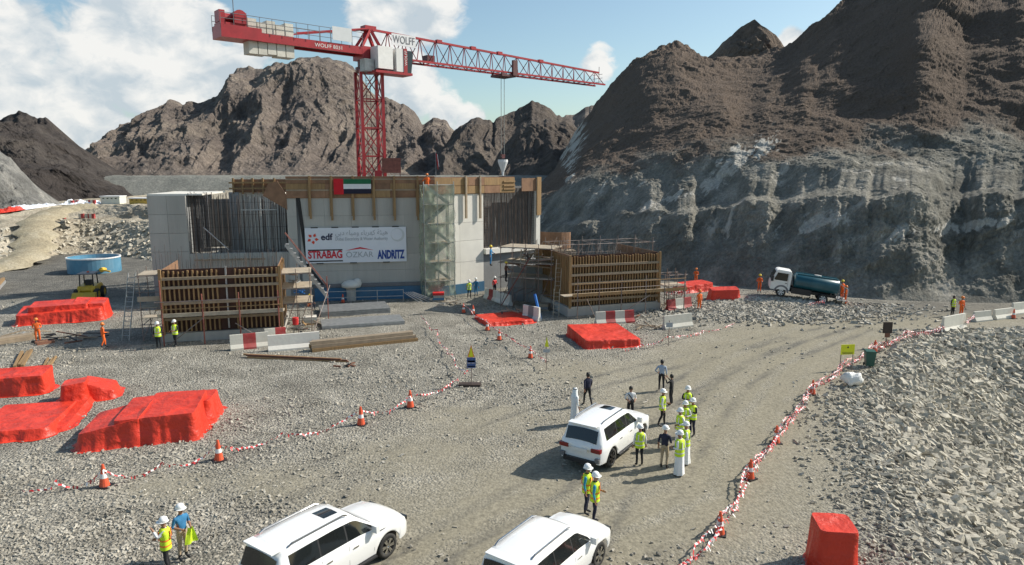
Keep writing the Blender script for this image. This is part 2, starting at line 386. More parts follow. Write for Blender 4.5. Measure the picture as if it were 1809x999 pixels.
pm('cloth_lightblue', (.36, .42, .52), .85, .1, 6)
pm('cloth_khaki', (.40, .31, .21), .85, .1, 6)
pm('skin', (.30, .15, .09), .6, .08, 8)
pm('hair', (.012, .010, .009), .6, .1, 8)
pm('helmet_white', (.80, .80, .78), .35, .03, 5)
pm('helmet_yellow', (.75, .55, .04), .35, .03, 5)
pm('helmet_orange', (.75, .22, .04), .35, .03, 5)
pm('flag_red', (.60, .01, .02), .8, .08, 2)
pm('flag_green', (.01, .13, .05), .8, .08, 2)
pm('flag_white', (.72, .72, .72), .8, .05, 2)
pm('flag_black', (.012, .012, .03), .8, .08, 2)
pm('banner', (.72, .73, .76), .6, .04, .6, .3, .9)
pm('logo_red', (.60, .02, .04), .6, .05, 2)
pm('logo_orange', (.72, .07, .03), .6, .05, 2)
pm('logo_navy', (.01, .012, .05), .6, .05, 2)
pm('logo_blue', (.02, .06, .26), .6, .05, 2)
pm('logo_grey', (.38, .40, .42), .6, .05, 2)
pm('logo_pale', (.60, .62, .62), .6, .05, 2)
pm('sign_yellow', (.72, .72, .02), .5, .06, 3)
pm('sign_blue', (.05, .10, .26), .5, .06, 3)
pm('sign_brown', (.05, .032, .025), .6, .2, 3)
pm('bin_green', (.02, .09, .07), .45, .1, 3)
pm('bag_white', (.72, .71, .68), .55, .08, 3, .5, 9)
pm('blue_pipe', (.02, .17, .55), .5, .1, 3)
pm('yellow_machine', (.65, .40, .03), .45, .15, 2, dirt=(.35, .25, .08), dirt_amt=.6)
pm('rope', (.30, .30, .28), .7, .1, 3)
pm('cabin_cream', (.62, .63, .55), .6, .06, 1)
pm('cabin_ochre', (.50, .33, .06), .6, .1, 1)
pm('sheet_white', (.80, .82, .86), .55, .06, .5, .5, .8)
rockmat('ground', [(.19, .178, .150), (.29, .272, .230), (.40, .374, .318)], 0.4, bump=1.0, bscale=5.5, bdist=.11,
        attr=['dirt', 'dark'], attrcol=[(.25, .226, .170), (.095, .093, .088)], cobble=(10., .30))
rockmat('stone', [(.21, .193, .16), (.36, .333, .28), (.54, .50, .425)], 0.75, bump=.4, bscale=9, bdist=.03)
rockmat('rubble', [(.18, .165, .135), (.42, .385, .315), (.64, .59, .485)], 1.2, bump=.5, bscale=6, bdist=.03)
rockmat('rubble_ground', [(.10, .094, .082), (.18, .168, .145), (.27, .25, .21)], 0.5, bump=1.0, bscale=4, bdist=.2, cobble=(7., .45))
rockmat('mountain_far', [(.125, .104, .092), (.205, .17, .146), (.30, .248, .205)], 0.020, bump=1.0, bscale=.16, bdist=6, vein=((.36, .30, .24), (.020, .020, .006), .52, .70))
rockmat('mountain_mid', [(.075, .064, .057), (.12, .10, .086), (.17, .14, .115)], 0.03, bump=1.0, bscale=.18, bdist=4, vein=((.20, .165, .125), (.03, .03, .012), .56, .75))
rockmat('cliff', [(.11, .106, .09), (.23, .22, .188), (.39, .365, .312)], 0.28, stripes=(1, 1, .6), bump=1.0, bscale=2.2, bdist=.5, vein=((.58, .54, .47), (.20, .20, .07), .58, .68), attr=['dark', 'fresh'], attrcol=[(.142, .108, .084), (.50, .475, .42)])
rockmat('hill_dark', [(.040, .035, .033), (.068, .058, .053), (.11, .095, .084)], 0.05, bump=1.0, bscale=.3, bdist=2.5)
rockmat('rock_grey', [(.10, .098, .092), (.19, .187, .175), (.36, .345, .31)], 0.22, stripes=(1, 1, .5), bump=1.0, bscale=.6, bdist=1.0)
rockmat('quarry', [(.26, .225, .17), (.40, .352, .27), (.52, .47, .38)], 0.25, bump=.9, bscale=1.0, bdist=.6)
rockmat('track', [(.27, .23, .16), (.36, .31, .215), (.43, .38, .285)], 0.35, bump=.9, bscale=1.0, bdist=.2)
rockmat('dam_fill', [(.15, .152, .135), (.195, .195, .172), (.25, .245, .215)], 0.15, bump=.6, bscale=1.5, bdist=.4)
def netmat(name, col, alpha):
    m = bpy.data.materials.new(name); m.use_nodes = True; t = m.node_tree; b = t.nodes['Principled BSDF']
    b.inputs['Base Color'].default_value = tuple(col) + (1,); b.inputs['Roughness'].default_value = .9
    tcn = t.nodes.new('ShaderNodeTexCoord'); n = t.nodes.new('ShaderNodeTexNoise'); n.inputs['Scale'].default_value = .9; n.inputs['Detail'].default_value = 6
    t.links.new(tcn.outputs['Object'], n.inputs['Vector'])
    r = t.nodes.new('ShaderNodeMapRange'); r.inputs[1].default_value = .35; r.inputs[2].default_value = .65; r.inputs[3].default_value = alpha - .18; r.inputs[4].default_value = alpha + .18
    t.links.new(n.outputs[0], r.inputs[0]); t.links.new(r.outputs[0], b.inputs['Alpha'])
    MATS[name] = m
netmat('netting', (.42, .48, .35), .44)
netmat('rebar_mesh', (.075, .062, .055), .5)

def tarpmat(name, col):
    m = bpy.data.materials.new(name); m.use_nodes = True; t = m.node_tree; b = t.nodes['Principled BSDF']
    b.inputs['Roughness'].default_value = .46; b.inputs['Specular IOR Level'].default_value = .4
    c = t.nodes.new('ShaderNodeTexCoord')
    n = t.nodes.new('ShaderNodeTexNoise'); n.inputs['Scale'].default_value = .9; n.inputs['Detail'].default_value = 8; t.links.new(c.outputs['Object'], n.inputs['Vector'])
    r = t.nodes.new('ShaderNodeValToRGB'); t.links.new(n.outputs[0], r.inputs[0]); r.color_ramp.elements[0].position = .3; r.color_ramp.elements[1].position = .7
    r.color_ramp.elements[0].color = tuple(x * .82 for x in col) + (1,); r.color_ramp.elements[1].color = tuple(min(1, x * 1.1) for x in col) + (1,); t.links.new(r.outputs[0], b.inputs['Base Color'])
    vo = t.nodes.new('ShaderNodeTexVoronoi'); vo.feature = 'SMOOTH_F1'; vo.inputs['Scale'].default_value = .85; vo.inputs['Smoothness'].default_value = .15
    n2 = t.nodes.new('ShaderNodeTexNoise'); n2.inputs['Scale'].default_value = 1.3; n2.inputs['Detail'].default_value = 4; t.links.new(c.outputs['Object'], n2.inputs['Vector'])
    va = t.nodes.new('ShaderNodeVectorMath'); va.operation = 'MULTIPLY_ADD'; t.links.new(n2.outputs['Color'], va.inputs[0]); va.inputs[1].default_value = (1.6, 1.6, 1.6); t.links.new(c.outputs['Object'], va.inputs[2]); t.links.new(va.outputs[0], vo.inputs['Vector'])
    n3 = t.nodes.new('ShaderNodeTexNoise'); n3.inputs['Scale'].default_value = 5; n3.inputs['Detail'].default_value = 5; n3.inputs['Distortion'].default_value = 1.5; t.links.new(c.outputs['Object'], n3.inputs['Vector'])
    ad = t.nodes.new('ShaderNodeMath'); ad.operation = 'MULTIPLY_ADD'; t.links.new(n3.outputs[0], ad.inputs[0]); ad.inputs[1].default_value = .16; t.links.new(vo.outputs['Distance'], ad.inputs[2])
    bp = t.nodes.new('ShaderNodeBump'); bp.inputs['Strength'].default_value = .8; bp.inputs['Distance'].default_value = .18; t.links.new(ad.outputs[0], bp.inputs['Height']); t.links.new(bp.outputs[0], b.inputs['Normal'])
    MATS[name] = m
tarpmat('red_tarp', (.62, .042, .020))

rockmat('peak_rock', [(.12, .094, .076), (.175, .136, .107), (.24, .188, .146)], 0.05, bump=1.0, bscale=.3, bdist=2.0)

pm('rebar_brown', (.125, .095, .078), .8, .4, 2)
# ------------------------------------------------------------------ ground sheet
def setattr_f(me, name, vals):
    a = me.attributes.new(name, 'FLOAT', 'POINT'); a.data.foreach_set('value', np.ascontiguousarray(vals, dtype=np.float32))
xs = np.concatenate([-np.geomspace(6000, 62, 30), np.arange(-60, 80.01, 0.45), np.geomspace(82, 6000, 30)])
ys = np.concatenate([np.linspace(-60, 9, 14), np.arange(10, 100.01, 0.45), np.geomspace(103, 9000, 36)])
X, Y = np.meshgrid(xs, ys, indexing='ij')
Z = zg(X, Y) + 0.03 * fbm(X * 1.1, Y * 1.1, 3, 9)
def catm(p, t):
    n = len(p) - 1; s = t * n; i = min(int(s), n - 1); u = s - i
    a, b, c, d = p[max(i - 1, 0)], p[i], p[i + 1], p[min(i + 2, n)]
    return 0.5 * ((2 * b) + (c - a) * u + (2 * a - 5 * b + 4 * c - d) * u * u + (3 * b - a - 3 * c + d) * u ** 3)
# where the haul road's brown dirt lies
road = [flat(700, 1100), flat(1000, 930), flat(1180, 860), flat(1250, 730), flat(1330, 640), flat(1500, 560), flat(1809, 545)]
road = [(p.x, p.y) for p in road]
dr = seg_dist(X, Y, road)
wid = np.interp(Y, [15, 25, 40, 60], [4.0, 5.5, 6.0, 5.0])
dirt = np.clip(1.55 - dr / wid, 0, 1) * 1.0
pads = [(1240, 660, 3.5), (1050, 660, 4.0), (930, 870, 3.0), (650, 880, 2.2), (740, 800, 3.0), (850, 740, 3.0), (500, 850, 2.0), (300, 860, 1.6)]
for px, py, r in pads:
    p = flat(px, py); dirt = np.maximum(dirt, 0.75 * np.exp(-(((X - p.x) / (r * 1.5)) ** 2 + ((Y - p.y) / r) ** 2)))
dark = np.clip((Y - 58) / 6, 0, 1) * np.clip((-X - 22) / 8, 0, 1) * 0.55
d0 = flat(1650, 545); dark = np.maximum(dark, 0.62 * np.exp(-(((X - d0.x) / 16) ** 2 + ((Y - d0.y) / 4.5) ** 2)))
dark = np.maximum(dark, np.clip((Y - 58) / 6, 0, 1) * 0.35)
for off in (-2.6, -1.0, 0.9, 2.5):
    rp = [(x_ + off * .8, y_ - off * .45) for x_, y_ in road]
    rd_ = seg_dist(X + .35 * fbm(X * .15, Y * .15, 2, 61), Y, rp); dirt = dirt + .30 * np.exp(-(rd_ / .30) ** 2) - .22 * np.exp(-((rd_ - .65) / .30) ** 2)
dirt = np.clip(dirt, 0, 1.1)
rut = np.zeros_like(X)
for path in ([(640, 1080), (780, 960), (960, 860), (1180, 700), (1330, 620), (1560, 560)], [(1090, 1080), (1130, 930), (1230, 760), (1330, 655), (1520, 580)], [(560, 1080), (620, 900), (700, 800), (900, 720), (1150, 650), (1400, 590)], [(240, 1000), (420, 900), (640, 800), (860, 700)]):
    pts_ = [catm([flat(*q) for q in path], i / 40) for i in range(41)]
    for off in (-.8, .8):
        rp = [(q.x + off * .8, q.y - off * .6) for q in pts_]; rd_ = seg_dist(X, Y, rp); rut = np.maximum(rut, np.exp(-(rd_ / .26) ** 4))
rut = rut * np.clip(.75 + .9 * fbm(X * .35, Y * .35, 4, 44), 0, 1)
dirt = dirt * (1 - np.clip((Y - 57) / 4, 0, 1))
dark = np.maximum(dark, rut * .55)
Z = Z - rut * .035
me = np_mesh('ground', np.stack([X, Y, Z], -1).reshape(-1, 3), grid_faces(len(xs), len(ys)), ['ground'], True)
setattr_f(me, 'dirt', dirt.ravel()); setattr_f(me, 'dark', dark.ravel())
ground = tag(link('ground', me), 'grey gravel ground of the building site', kind='structure')

# ------------------------------------------------------------------ loose stones
rng = np.random.default_rng(11)
def stone_mesh(name, cen, size, mat, flat_=0.55, seed=3, along=None, tilt=1.0):
    """many angular stones joined: each a squashed, cut 8-corner block"""
    n = len(cen); r = np.random.default_rng(seed)
    base = np.array([[-1, -1, -1], [1, -1, -1], [1, 1, -1], [-1, 1, -1], [-1, -1, 1], [1, -1, 1], [1, 1, 1], [-1, 1, 1]], float)
    v = base[None] * (1 + 0.75 * (r.random((n, 8, 3)) - 0.5))
    v[:, 4:, :2] *= (0.55 + 0.5 * r.random((n, 1, 1)))
    sc = np.stack([size * (0.9 + 0.9 * r.random(n)), size * (0.45 + 0.4 * r.random(n)), size * flat_ * (0.5 + 0.8 * r.random(n))], -1)
    v *= 0.5 * sc[:, None]
    a = r.random(n) * 6.283 if along is None else along + r.normal(0, .55, n); tl = (r.random(n) - 0.5) * tilt; tl2 = (r.random(n) - 0.5) * tilt
    ca, sa = np.cos(a)[:, None], np.sin(a)[:, None]; ct, st = np.cos(tl)[:, None], np.sin(tl)[:, None]; cu, su = np.cos(tl2)[:, None], np.sin(tl2)[:, None]
    x, y, z = v[..., 0], v[..., 1], v[..., 2]
    y, z = y * ct - z * st, y * st + z * ct
    x, z = x * cu - z * su, x * su + z * cu
    x, y = x * ca - y * sa, x * sa + y * ca
    v = np.stack([x, y, z], -1) + cen[:, None]
    fb = np.array([[3, 2, 1, 0], [4, 5, 6, 7], [0, 1, 5, 4], [1, 2, 6, 5], [2, 3, 7, 6], [3, 0, 4, 7]])
    f = (fb[None] + (np.arange(n) * 8)[:, None, None]).reshape(-1, 4)
    return np_mesh(name, v.reshape(-1, 3), f, [mat], False)
def scatter_view(n, x0, x1, y0, y1, power=1.0):
    px = rng.uniform(x0, x1, n); py = y0 + (y1 - y0) * rng.random(n) ** power
    u = (px - W / 2) / F; v = (Hh / 2 - py) / F
    dx = u; dy = math.cos(PITCH) + v * math.sin(PITCH); dz = -math.sin(PITCH) + v * math.cos(PITCH)
    t = -CAMZ / dz; return dx * t, dy * t
gx, gy = scatter_view(90000, -80, 1890, 520, 1060, 0.85)
gx = np.concatenate([gx, rng.uniform(-14, 16, 4000)]); gy = np.concatenate([gy, rng.uniform(12, 20, 4000)])
prob = 0.10 + 1.0 * np.clip(fbm(gx * 0.13, gy * 0.13, 5, 21) * 2.4 + 0.30, 0, 1)
rd = seg_dist(gx, gy, road); prob *= np.where(rd < np.interp(gy, [15, 25, 40, 60], [5, 6.5, 7, 5.5]), 0.10, 1.0)
e_x = np.interp(gy, [E1[0][1], E1[1][1], E1[2][1], E1[3][1]], [E1[0][0], E1[1][0], E1[2][0], E1[3][0]])
for px, py, r in pads:
    p = flat(px, py); prob = prob * (1 - .8 * np.exp(-(((gx - p.x) / (r * 1.5)) ** 2 + ((gy - p.y) / r) ** 2)))
keep = (rng.random(len(gx)) < prob) & (gy < 64) & ~((gx > e_x) & (gy < K[1]))
gx, gy = gx[keep], gy[keep]
gs = (0.028 + 0.085 * rng.random(len(gx)) ** 3.0) * np.interp(gy, [15, 60], [1.0, 1.8])
gz = zg(gx, gy) + gs * 0.12
o = link('gravel', stone_mesh('gravel', np.stack([gx, gy, gz], -1), gs, 'stone')); tag(o, 'loose grey gravel strewn over the site ground', 'gravel', kind='stuff')
# heap of blasted gravel in front of the truck
m0 = flat(1345, 548); hx = m0.x + rng.normal(0, 5.2, 9000); hy = m0.y + rng.normal(0, 2.2, 9000)
hs = 0.08 + 0.26 * rng.random(len(hx)) ** 2.2; kk = (hy < m0.y + 2.2); hx, hy, hs = hx[kk], hy[kk], hs[kk]
o = link('gravel_heap', stone_mesh('gravel_heap', np.stack([hx, hy, zg(hx, hy) + .05], -1), hs, 'stone', seed=8)); tag(o, 'low heap of blasted grey stones beside the haul road', 'gravel', kind='stuff')
# rubble bank on the right
nn = 105000
ux = rng.uniform(-2.4, 34, nn); yy = 10 + (K[1] - 8.5) * rng.random(nn) ** 1.25
ex = np.interp(yy, [E1[0][1], E1[1][1], E1[2][1], E1[3][1]], [E1[0][0], E1[1][0], E1[2][0], E1[3][0]])
xx = ex - 0.9 + ux
vis = (xx / np.maximum(yy, 1) < 0.86) & (rng.random(nn) < np.clip(0.42 + ux * 0.16, 0.03, .85))
xx, yy, ux = xx[vis], yy[vis], ux[vis]
ss = (0.07 + 0.23 * rng.random(len(xx)) ** 2.4) * np.clip(0.62 + ux * 0.14, 0.4, 1.1) * np.interp(yy, [15, 45], [.9, 1.45])
print('rubble', len(xx), 'gravel', len(gx))
zz = zg(xx, yy) + 0.04
order = np.argsort(-ss / (yy + 3)); big = order[:300]; rest = order[300:]
bank = thing('rubble_bank', None, None); bank['kind'] = 'structure'; bank['label'] = 'bank of broken grey rock falling away beyond the striped tape'
rest_me = stone_mesh('broken_rock', np.stack([xx, yy, zz], -1)[rest], ss[rest], 'rubble', 0.8, 4, along=-.7, tilt=1.25)
o = link('broken_rock', rest_me, bank); o['kind'] = 'stuff'
rock_meshes = [stone_mesh('rock', np.zeros((1, 3)), np.ones(1), 'rubble', 0.6, 100 + i) for i in range(14)]
for k, i in enumerate(big):
    r_ = link('rock', rock_meshes[k % 14], bank, (xx[i], yy[i], zz[i] + 0.03)); s_ = ss[i] * 1.15
    r_.scale = (s_, s_, s_); r_.rotation_euler = (random.Random(k).uniform(-.4, .4), random.Random(k + 7).uniform(-.1, .6), -.7 + random.Random(k + 3).gauss(0, .6))
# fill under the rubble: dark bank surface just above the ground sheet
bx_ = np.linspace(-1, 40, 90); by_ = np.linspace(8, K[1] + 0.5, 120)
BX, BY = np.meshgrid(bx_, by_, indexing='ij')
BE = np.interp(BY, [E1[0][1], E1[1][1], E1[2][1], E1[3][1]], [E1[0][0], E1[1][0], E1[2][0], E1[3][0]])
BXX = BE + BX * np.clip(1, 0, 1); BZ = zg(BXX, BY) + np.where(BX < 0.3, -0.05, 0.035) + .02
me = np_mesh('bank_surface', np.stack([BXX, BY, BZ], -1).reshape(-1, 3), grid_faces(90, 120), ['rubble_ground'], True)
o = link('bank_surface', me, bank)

# ------------------------------------------------------------------ mountains
def interp_pts(pts, px):
    return np.interp(px, [p[0] for p in pts], [p[1] for p in pts])
def dirs(px, py):
    u = (px - W / 2) / F; v = (Hh / 2 - py) / F
    return u, math.cos(PITCH) + v * math.sin(PITCH), -math.sin(PITCH) + v * math.cos(PITCH)
def mountain(name, crest, yc, yf, zf, mat, nu=420, nv=120, amp=10., lam=40., seed=1, label='', jag=1.0, prof=1.15, lean=0.25):
    px = np.linspace(crest[0][0], crest[-1][0], nu)
    py = interp_pts(crest, px)
    yc_ = yc + 0.10 * yc * fbm(px / 140., px * 0 + seed, 3, seed + 50)
    dx, dy, dz = dirs(px, py); t = yc_ / dy
    cx, cy, cz = dx * t, yc_, CAMZ + dz * t
    cz = cz + jag * lam * 0.16 * fbm(cx / lam * 3.0, cx * 0, 4, seed + 9)
    v = np.linspace(0, 1.35, nv)[None, :]
    fx = cx * (yf / yc_) * 1.0
    vv = np.minimum(v, 1.0); back = np.maximum(v - 1.0, 0)
    Xw = fx[:, None] + (cx - fx)[:, None] * vv + back * 0
    Yw = yf + (cy - yf)[:, None] * vv + back * (yc - yf)
    hz = np.maximum(cz - zf, 0)[:, None]
    Zw = zf + hz * (vv ** prof) - back * hz * 1.5
    wx = Xw + 0.40 * lam * fbm3(Xw / lam / 1.4, Yw / lam / 1.4, Zw / lam / 1.4, 3, seed + 1)
    g = rid3((wx + lean * Zw) / lam, Yw / lam * .22, Zw / lam * 0.24, 5, seed + 2, 0.52) - 0.60
    g2 = fbm3(Xw / lam * 3.6, Yw / lam * 2.2, Zw / lam * 3.6, 6, seed + 3, .68)
    g3 = rid3(wx / lam * 2.6, Yw / lam * .9, Zw / lam * 1.0, 4, seed + 4, .6) - .6
    env = np.clip(vv * 6, 0, 1) * np.clip((1.02 - vv) * 5, 0.05, 1) * np.clip(hz / (hz.max() * 0.35), 0, 1)
    D = (g * 2.3 + g2 * 0.27 + g3 * .40) * amp * env
    Yw = Yw - D * 0.85; Zw = Zw + D * 0.45
    me = np_mesh(name, np.stack([Xw, Yw, Zw], -1).reshape(-1, 3), grid_faces(nu, nv), [mat], False)
    return tag(link(name, me), label, kind='structure')
mountain('mountain', [(100, 312), (150, 262), (200, 240), (245, 222), (272, 203), (300, 182), (345, 182), (382, 165), (420, 132), (440, 122), (465, 126), (500, 106), (535, 97), (562, 93), (590, 104), (610, 108), (640, 132), (675, 163), (700, 180), (722, 192), (745, 213), (765, 205), (790, 213), (810, 228), (850, 262), (900, 300)],
         520, 330, 8, 'mountain_far', 640, 220, 22, 62, 3, 'bare grey rock mountain with pale gullies behind the crane')
mountain('ridge', [(770, 275), (800, 240), (822, 213), (842, 203), (858, 206), (872, 214), (890, 196), (918, 183), (940, 186), (962, 197), (985, 205), (1010, 214), (1060, 250)],
         400, 290, 8, 'mountain_mid', 260, 110, 14, 45, 14, 'dark rocky ridge between the crane and the right mountain')
mountain('hill', [(855, 330), (880, 268), (905, 232), (925, 214), (950, 205), (975, 206), (1000, 212), (1030, 240), (1060, 275), (1100, 310)],
         240, 165, 7, 'mountain_mid', 260, 110, 6, 20, 24, 'brown rocky hill with cut grey foot behind the building', prof=.9)
mountain('distant_ridge', [(940, 260), (985, 210), (1000, 202), (1015, 206), (1035, 190), (1050, 186), (1100, 180), (1200, 230)],
         1900, 1500, 5, 'mountain_far', 120, 40, 25, 120, 33, 'pale blue ridge far off in the gap')
mountain('dark_hill', [(-260, 250), (-120, 225), (0, 212), (38, 202), (60, 204), (80, 214), (110, 238), (150, 268), (185, 298), (215, 318), (240, 335), (262, 352)],
         190, 130, 4, 'hill_dark', 340, 150, 10, 24, 43, 'dark rocky hill at the left edge')
mountain('rock_face', [(-200, 250), (-60, 262), (0, 268), (18, 280), (40, 305), (62, 325), (85, 345), (110, 362)],
         122, 108, 3, 'rock_grey', 200, 130, 4.5, 9, 53, 'pale grey cut rock face at the far left', lean=-1.2)

mountain('peak', [(1150, 150), (1190, 112), (1222, 92), (1250, 99), (1272, 80), (1295, 60), (1318, 46), (1333, 40), (1346, 52), (1362, 66), (1385, 90), (1420, 110), (1500, 150)],
         215, 165, 20, 'peak_rock', 240, 120, 10, 22, 63, 'brown pointed peak rising behind the right mountain')
# right mountain: cut cliff, bench, cut face, natural slope, all one surface
cols = [940, 985, 1030, 1080, 1130, 1190, 1250, 1290, 1335, 1385, 1430, 1490, 1560, 1650, 1750, 1850, 2000, 2200]
base = [448, 456, 468, 476, 482, 490, 500, 505, 511, 517, 522, 528, 532, 534, 536, 538, 541, 545]
bench = [395, 392, 388, 384, 380, 376, 370, 366, 363, 360, 358, 356, 354, 352, 350, 349, 348, 347]
upper = [352, 340, 322, 310, 300, 290, 284, 280, 278, 282, 280, 276, 270, 262, 255, 250, 240, 230]
crest = [345, 288, 218, 152, 100, 72, 96, 103, 98, 90, 56, -2, -60, -120, -180, -230, -300, -380]
nu, nv = 900, 400
px = np.linspace(cols[0], cols[-1], nu)
bb = np.interp(px, cols, base); be = np.interp(px, cols, bench); up = np.interp(px, cols, upper); cr_ = np.interp(px, cols, crest)
def fl(px, py):
    dx, dy, dz = dirs(px, py); t = -CAMZ / dz; return dx * t, dy * t, np.zeros_like(px) - 0.3
def at(px, py, Yv):
    dx, dy, dz = dirs(px, py); t = Yv / dy; return dx * t, Yv, CAMZ + dz * t
r0 = np.stack(fl(px, bb), -1)
yb = r0[:, 1]
r1 = np.stack(at(px, be + 16 * fbm(px / 70., px * 0, 4, 5), yb + 8.5 + 3.0 * fbm(px / 60., px * 0 + 3, 4, 15)), -1)
r2 = r1 + np.array([0, 3.0, 0.7]); r2[:, 0] *= r2[:, 1] / r1[:, 1]
r3 = np.stack(at(px, up, yb + 22), -1)
kk_ = np.exp(-np.linspace(-2.5, 2.5, 181) ** 2); kk_ /= kk_.sum(); crs = np.convolve(np.pad(cr_, 90, mode='edge'), kk_, 'valid')
r4 = np.stack(at(px, 0.5 * up + 0.5 * (0.15 * cr_ + 0.85 * crs), yb + 48 + 10 * fbm(px / 90., px * 0, 2, 6)), -1)
r5 = np.stack(at(px, cr_, yb + 95 + 14 * fbm(px / 120., px * 0 + 4, 2, 8)), -1)
r6 = r5 + np.array([0, 50, -25])
rows = [r0, r1, r2, r3, r4, r5, r6]; vk = [0, .26, .31, .50, .74, .93, 1.0]
v = np.linspace(0, 1, nv)
P = np.zeros((nu, nv, 3))
for j in range(nv):
    k = min(max(np.searchsorted(vk, v[j]) - 1, 0), len(vk) - 2); t = (v[j] - vk[k]) / (vk[k + 1] - vk[k])
    P[:, j] = rows[k] * (1 - t) + rows[k + 1] * t
VV = np.broadcast_to(v[None, :], (nu, nv))
Xw, Yw, Zw = P[..., 0].copy(), P[..., 1].copy(), P[..., 2].copy()
low = np.clip((0.34 - VV) * 30, 0, 1); hi = 1 - low
wx = Xw + 3 * fbm3(Xw / 9, Yw / 9, Zw / 9, 3, 71)
st_ = (Zw - .45 * Xw)                                   # dipping strata
D1 = (1.2 * fbm3(wx / 4.5, Yw / 4.5, Zw / 4.5, 7, 72, .66) + 1.0 * (rid3(wx / 9.0, Yw / 9, st_ / 2.2, 5, 74, .6) - .6)) * np.clip(VV * 14, 0, 1)
D2 = (1.3 * fbm3(wx / 9, Yw / 9, Zw / 9, 8, 75, .72) + 4.6 * (rid3((wx + .9 * Zw) / 23, (Yw - .3 * Zw) / 40, (Zw - .3 * wx) / 34, 5, 76, .5) - .6) + 1.3 * (rid3((wx - .8 * Zw) / 8, Yw / 12, (Zw + .5 * wx) / 9, 5, 79, .62) - .6)) * np.clip((VV - .28) * 7, 0, 1)
D2 = D2 * np.clip((0.97 - VV) * 8, 0.55, 1)
D = D1 * low + D2 * hi
flatb = np.clip(1 - np.abs(VV - 0.285) / 0.03, 0, 1)
Yw -= D * 0.8; Zw += D * 0.5 * (1 - 0.6 * flatb)
Zw += 2.2 * fbm3(Xw / 4.0, Yw / 6.0, Zw * 0, 5, 83, .6) * np.clip((VV - .80) * 9, 0, 1)
darkm = np.clip((VV - 0.44 + 0.16 * fbm3((Xw + Zw) / 12, Yw / 20, (Zw - .5 * Xw) / 7, 5, 78, .6)) * 7, 0, 1)
me = np_mesh('mountain_slope', np.stack([Xw, Yw, Zw], -1).reshape(-1, 3), grid_faces(nu, nv), ['cliff'], False)
setattr_f(me, 'dark', (darkm * 1.5).ravel())
fresh = np.zeros_like(Xw)
for (qx, qy, rx_, ry_, sl_) in ((1290, 292, 62, 26, -.55), (1345, 265, 30, 20, -.6), (1180, 352, 40, 14, -.3), (1255, 322, 50, 12, -.5), (1010, 260, 18, 50, -1.2), (1440, 395, 60, 16, -.2), (1700, 400, 120, 14, -.1)):
    PXm = Xw / Yw * (F / 1.0) + W / 2; PYm = 305 - (Zw - CAMZ) / Yw * F      # where on the slope the pale scars lie
    dxm = PXm - qx; dym = PYm - qy - sl_ * dxm
    fresh = np.maximum(fresh, np.exp(-(dxm / rx_) ** 2 - (dym / ry_) ** 2))
fresh = np.clip((fresh * 1.5 + 2.3 * fbm3((Xw - .9 * Zw) / 0.9, Yw / 4, (Zw + .9 * Xw) / 4.5, 5, 88, .7) - .72) * 2.6, 0, 1) * np.clip(fresh * 4, 0, 1)
setattr_f(me, 'fresh', (fresh * .95).ravel())
tag(link('mountain_slope', me), 'dark mountain with blasted grey cliff and bench at its foot', kind='structure')
# level embankment across the valley
dp = [flat(0, 400)]
d1, d2 = PY(150, 311, 165), PY(1010, 312, 165)
nx_, nz_ = 220, 26
tx = np.linspace(0, 1, nx_)[:, None]; tz = np.linspace(0, 1, nz_)[None, :]
DX = d1.x + (d2.x - d1.x) * tx + 0 * tz; topz = d1.z
DZ = 0 + (topz - 0) * np.minimum(tz * 1.15, 1) + 0 * tx; DY = 165 - (1 - np.minimum(tz * 1.15, 1)) * 22 + np.maximum(tz * 1.15 - 1, 0) * 100 + 0 * tx
DZ = DZ + .25 * fbm(DX / 3, DY / 3, 4, 91)
me = np_mesh('embankment', np.stack([DX, DY, DZ], -1).reshape(-1, 3), grid_faces(nx_, nz_), ['dam_fill'], True)
tag(link('embankment', me), 'level grey-green rockfill embankment behind the building', kind='structure')
# terraced tan quarry slope on the left
qc = [-300, -100, 0, 60, 100, 140, 180, 230, 270, 320, 420]
q0 = [500, 486, 478, 462, 452, 448, 450, 456, 462, 466, 470]
q1 = [420, 412, 405, 392, 388, 387, 388, 390, 391, 392, 394]
q2 = [395, 388, 380, 368, 363, 362, 362, 363, 364, 365, 368]
nu, nv = 240, 80
px = np.linspace(-300, 420, nu); a0 = np.interp(px, qc, q0); a1 = np.interp(px, qc, q1); a2 = np.interp(px, qc, q2)
r0 = np.stack(fl(px, a0), -1); yb = r0[:, 1]
r1 = np.stack(at(px, a1, yb + 13), -1); r2 = r1 + np.array([0, 3.0, 0.1]); r3 = np.stack(at(px, a2, yb + 22), -1); r4 = r3 + np.array([0, 50, 1.5])
TPX, TR1, TR3 = px.copy(), r1.copy(), r3.copy()
rows = [r0, r1, r2, r3, r4]; vk = [0, .5, .6, .85, 1]
v = np.linspace(0, 1, nv); P = np.zeros((nu, nv, 3))
for j in range(nv):
    k = min(max(np.searchsorted(vk, v[j]) - 1, 0), 3); t = (v[j] - vk[k]) / (vk[k + 1] - vk[k]); P[:, j] = rows[k] * (1 - t) + rows[k + 1] * t
n_ = fbm(P[..., 0] / 3, P[..., 2] / 2.0 + P[..., 1] / 5, 5, 95, .6) * np.clip(v * 8, 0, 1)[None, :] * np.clip((1 - v) * 8, .1, 1)[None, :]
P[..., 1] -= n_ * .5; P[..., 2] += n_ * .35
me = np_mesh('quarry_terrace', P.reshape(-1, 3), grid_faces(nu, nv), ['quarry'], False)
tag(link('quarry_terrace', me), 'sandy terraced cut slope behind the blue tank', kind='structure')
qs = rng.uniform(0, 1, (1500, 2)); qi = (60 + qs[:, 0] * 160).astype(int); qj = (qs[:, 1] * 38 + 1).astype(int)
